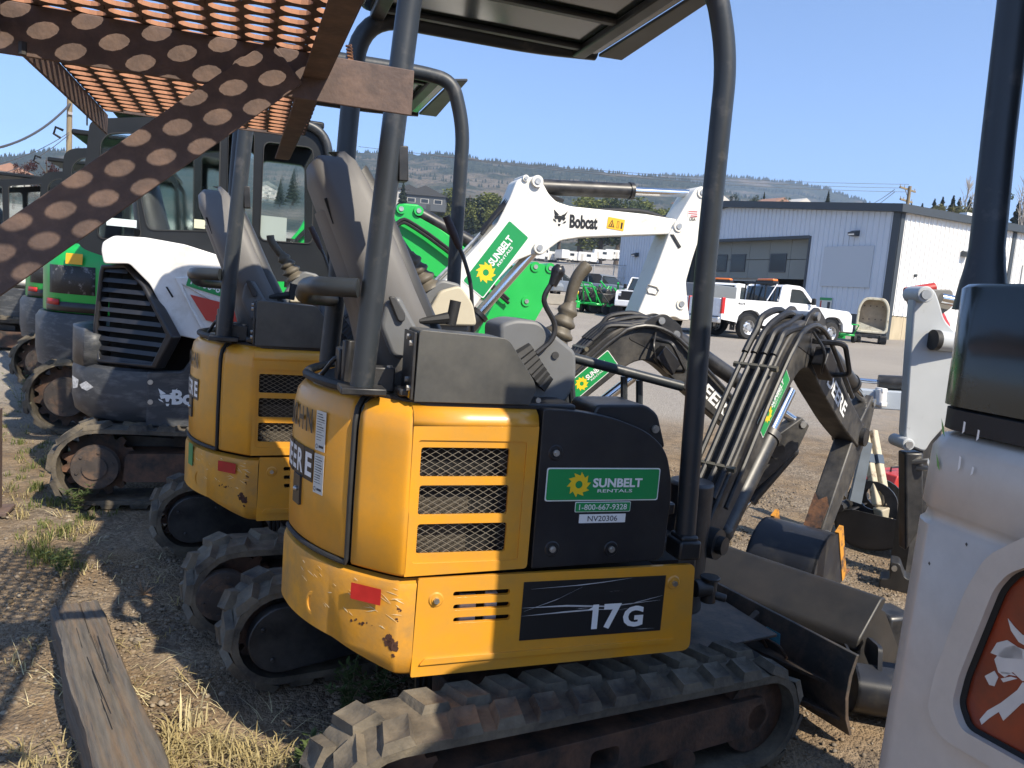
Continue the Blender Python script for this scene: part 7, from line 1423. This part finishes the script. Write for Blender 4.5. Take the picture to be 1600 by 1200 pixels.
tm = q.build('timber_beam', WOOD, smooth=30); tm.location = og; tm.rotation_euler = (0, R(-3.2), ang); tm.location.z -= .05; tag(tm, 'weathered squared timber lying on the dirt at the lower left', 'timber')
ck = MB()
for i in range(9): u = r3.uniform(0, 1.1); v = r3.uniform(-.07, .07); l_ = r3.uniform(.1, .5); ck.box((u, v, TZ + .0012), (l_, r3.uniform(.0008, .0024), .001), Matrix.Rotation(r3.gauss(0, .03), 3, 'Z'))
ck.build('drying_crack', DARK, tm, smooth=0)
def height(x, y): return near_h(x, y) - .012
def scatter_stones(name, n, region, size, seed, m, thr=None):
    r = np.random.default_rng(seed); ico = np.array([[0, 0, 1], [.894, 0, .447], [.276, .851, .447], [-.724, .526, .447], [-.724, -.526, .447], [.276, -.851, .447], [.724, .526, -.447], [-.276, .851, -.447], [-.894, 0, -.447], [-.276, -.851, -.447], [.724, -.526, -.447]])
    fc = [(0, 1, 2), (0, 2, 3), (0, 3, 4), (0, 4, 5), (0, 5, 1), (1, 6, 2), (2, 7, 3), (3, 8, 4), (4, 9, 5), (5, 10, 1), (6, 7, 2), (7, 8, 3), (8, 9, 4), (9, 10, 5), (10, 6, 1)]
    x = r.uniform(region[0], region[1], n); y = region[2] + (region[3] - region[2]) * r.random(n) ** 1.5; s = size[0] * (size[1] / size[0]) ** (r.random(n) ** 2.2)
    z = np.array([height(a, b) for a, b in zip(x, y)])
    V = ico[None] * (s[:, None, None] * r.uniform(.6, 1.25, (n, 1, 3)) * np.array([1, 1, .62])) * r.uniform(.8, 1.15, (n, 11, 1)); a = r.random(n) * 6.283; ca, sa = np.cos(a)[:, None], np.sin(a)[:, None]
    X = V[:, :, 0] * ca - V[:, :, 1] * sa + x[:, None]; Y = V[:, :, 0] * sa + V[:, :, 1] * ca + y[:, None]; Z = V[:, :, 2] + (z + s * .15)[:, None]
    co = np.stack([X, Y, Z], 2).reshape(-1, 3); F = (np.array(fc)[None] + (np.arange(n) * 11)[:, None, None]).reshape(-1)
    me = bpy.data.meshes.new(name); me.vertices.add(len(co)); me.vertices.foreach_set('co', co.ravel()); me.loops.add(len(F)); me.loops.foreach_set('vertex_index', F); k = len(F) // 3; me.polygons.add(k); me.polygons.foreach_set('loop_start', np.arange(k) * 3); me.update(calc_edges=True); me.materials.append(m)
    o = bpy.data.objects.new(name, me); COL.objects.link(o); o['kind'] = 'stuff'; return o
def stone_mat(name, cols):
    m = mat(name, cols[0], .9); N = m.node_tree.nodes; L = m.node_tree.links; g = N.new('ShaderNodeNewGeometry'); cr = N.new('ShaderNodeValToRGB'); cr.color_ramp.elements[0].color = (*cols[0], 1); cr.color_ramp.elements[1].color = (*cols[-1], 1)
    for i, c in enumerate(cols[1:-1]): e = cr.color_ramp.elements.new((i + 1) / (len(cols) - 1)); e.color = (*c, 1)
    L.new(g.outputs['Random Per Island'], cr.inputs[0]); L.new(cr.outputs[0], N['Principled BSDF'].inputs['Base Color']); N['Principled BSDF'].inputs['Specular IOR Level'].default_value = .2; return m
STN = stone_mat('gravel stones', [(.1, .08, .055), (.2, .15, .1), (.27, .21, .145), (.15, .125, .1), (.32, .265, .195)])
scatter_stones('gravel', 24000, (-2.6, 5.5, 1.6, 8.5), (.003, .013), 3, STN); scatter_stones('gravel', 30000, (1.4, 6.5, 2.2, 9), (.004, .016), 5, STN); scatter_stones('gravel', 700, (-1.8, 1.5, 1.8, 5.0), (.01, .024), 8, STN); scatter_stones('gravel', 12000, (-1.4, .6, 1.7, 4.2), (.003, .011), 9, STN)
GRD = leaf_mat('dry grass', (.32, .25, .11), (.5, .42, .22), .2); GRG = leaf_mat('green grass', (.09, .12, .03), (.22, .23, .08), .3); WEED = leaf_mat('weed green', (.07, .11, .035), (.14, .18, .07), .3)
def tufts(name, spots, m, seed, hgt, lean, n, wid=.0022, spread=.05):
    r = np.random.default_rng(seed); vs = []; fs = []
    for (sx, sy, k) in spots:
        for i in range(int(n * k)):
            a = r.random() * 6.283; d = spread * k * r.random() ** .6; x = sx + d * math.cos(a); y = sy + d * math.sin(a); z = height(x, y); h = hgt * k ** .5 * r.uniform(.4, 1.2); a2 = r.random() * 6.283; l_ = lean * h * r.uniform(.2, 1.6); cx, cy = math.cos(a2), math.sin(a2); w = wid * r.uniform(.6, 1.4); o = len(vs)
            vs += [(x - cy * w, y + cx * w, z - .005), (x + cy * w, y - cx * w, z - .005), (x + cx * l_ * .4 + cy * w * .8, y + cy * l_ * .4 - cx * w * .8, z + h * .6), (x + cx * l_ * .4 - cy * w * .8, y + cy * l_ * .4 + cx * w * .8, z + h * .6), (x + cx * l_, y + cy * l_, z + h * (1 - .35 * min(1, lean)))]
            fs += [(o, o + 1, o + 2, o + 3), (o + 3, o + 2, o + 4)]
    q = MB(); q.v = vs; q.f = fs; o = q.build(name, m, smooth=0); o['kind'] = 'stuff'; return o
def sp(pxs, jit, cnt, seed, kr=(.5, 1.2)):
    r = random.Random(seed); out = []
    for (px, py) in pxs:
        for i in range(cnt): p = onZ(px + r.gauss(0, jit), py + r.gauss(0, jit * .6), 0); out.append((p.x, p.y, r.uniform(*kr)))
    return out
tufts('dry_grass', sp([(290, 1170), (330, 1150), (360, 1190), (430, 1180), (480, 1195), (250, 1195), (150, 1190), (60, 1195), (220, 1200)], 28, 6, 1), GRD, 1, .085, 1.25, 18); tufts('dry_grass', sp([(60, 1050), (60, 1150), (60, 1000), (230, 960), (250, 1060), (300, 1080), (190, 890), (120, 860), (200, 1010)], 34, 4, 2, (.3, .8)), GRD, 2, .06, 1.8, 10)
tufts('dry_grass', sp([(300, 1130), (312, 1120)], 6, 1, 12, (1, 1.4)), mat('straw', (.6, .52, .3), .7), 12, .13, .35, 8, .003, .02)
tufts('green_grass', sp([(30, 690), (20, 660), (60, 770), (110, 790), (90, 830), (140, 800), (60, 860), (30, 740), (100, 870), (120, 770)], 22, 9, 3, (.4, 1.1)), GRG, 3, .07, .7, 26); tufts('dry_grass', sp([(20, 600), (15, 640), (60, 700), (120, 830), (20, 760), (60, 830)], 26, 9, 4, (.5, 1.1)), GRD, 4, .07, 1.0, 18)
def weed(px, py, H, label, seed, n=5, base=None):
    p = onZ(px, py, 0) if base is None else base; r = random.Random(seed); t = thing('weed', label, 'weed', (p.x, p.y, height(p.x, p.y))); st = MB(); lf = MB()
    for i in range(n):
        a = r.uniform(0, 6.28); l_ = H * r.uniform(.15, .6); pts = bez([(0, 0, 0), (l_ * .3 * math.cos(a), l_ * .3 * math.sin(a), H * .5), (l_ * math.cos(a), l_ * math.sin(a), H * r.uniform(.7, 1.05))], 5); st.tube(pts, [.0022 - .00018 * k for k in range(len(pts))], 5)
        for k in range(2, len(pts)):
            for j in range(3):
                b = r.uniform(0, 6.28); L_ = r.uniform(.022, .045); d = Vector((math.cos(b), math.sin(b), r.uniform(-.1, .6))).normalized(); s = Vector((-d.y, d.x, 0)).normalized() * L_ * .16; c = pts[k]
                lf.add([c, c + d * L_ * .5 + s, c + d * L_, c + d * L_ * .5 - s], [(0, 1, 2, 3)])
    st.build('stem', mat('weed stem', (.16, .15, .06), .7), t); lf.build('leaves', WEED, t, smooth=0)
weed(560, 1110, .2, 'green leafy weed under the yellow counterweight, catching the sun', 3, 7, onZ(545, 1120, 0)); weed(495, 1190, .09, 'small pale green sprig at the bottom edge left of the track', 5, 3); weed(470, 1195, .08, 'tiny weed sprig at the bottom left of the nearest track', 6, 3); weed(95, 905, .14, 'weed growing at the far end of the timber', 8, 5); weed(120, 800, .18, 'green weed beside the sprocket of the white-hooded machine', 9, 8); weed(32, 640, .4, 'tall wispy weed in the sun at the left edge', 10, 7); weed(600, 1100, .16, 'darker weed in the shade under the counterweight', 13, 6, onZ(590, 1115, 0)); weed(100, 730, .2, 'low weed beside the left tracks', 15, 6)
dw = MB(); p = onZ(225, 935, 0)
for i in range(40): a = rr.uniform(0, 6.28); b = rr.uniform(-.3, 1.2); d = Vector((math.cos(a) * math.cos(b), math.sin(a) * math.cos(b), math.sin(b))) * rr.uniform(.03, .07); dw.tube([(0, 0, .02), d + Vector((0, 0, .02))], .0015, 3, False)
o = dw.build('dead_weed', mat('dead weed', (.3, .2, .12), .9)); o.location = p; tag(o, 'dead brown tumbled weed on the dirt left of the rear tracks', 'weed')
for i, (px, py, l_, a) in enumerate([(60, 720, 1.2, .3), (5, 690, .9, 1.2)][:0]): pass
# rusty post foot at the left edge
q = MB(); q.box((0, 0, .3), (.09, .09, .62)); q.box((0, 0, .01), (.2, .2, .02)); pf = q.build('stub_post', RUST, bevel=.004); p = onZ(-14, 800, 0); pf.location = p; tag(pf, 'short rusty steel stub post at the left edge of the gravel', 'post')

# flecks of straw and twigs lying on the dirt
tufts('straw_litter', sp([(200, 1000), (260, 1080), (180, 900), (330, 1130), (400, 1120), (60, 1080), (240, 880), (300, 960), (130, 860), (450, 1150)], 40, 5, 21, (.4, .9)), MATS['straw'], 21, .05, 4.5, 5, .0014, .06)
r4 = random.Random(17); tw_ = MB()
for i in range(70):
    p = onZ(r4.uniform(20, 520), r4.uniform(800, 1190), 0); a = r4.uniform(0, 6.28); l_ = r4.uniform(.03, .12); z = height(p.x, p.y) + .006
    tw_.tube([(p.x, p.y, z), (p.x + l_ * .5 * math.cos(a), p.y + l_ * .5 * math.sin(a), z + r4.uniform(0, .01)), (p.x + l_ * math.cos(a + .3), p.y + l_ * math.sin(a + .3), z)], .0013, 4, False)
tw_.build('twig_litter', mat('twig', (.2, .15, .09), .9))['kind'] = 'stuff'
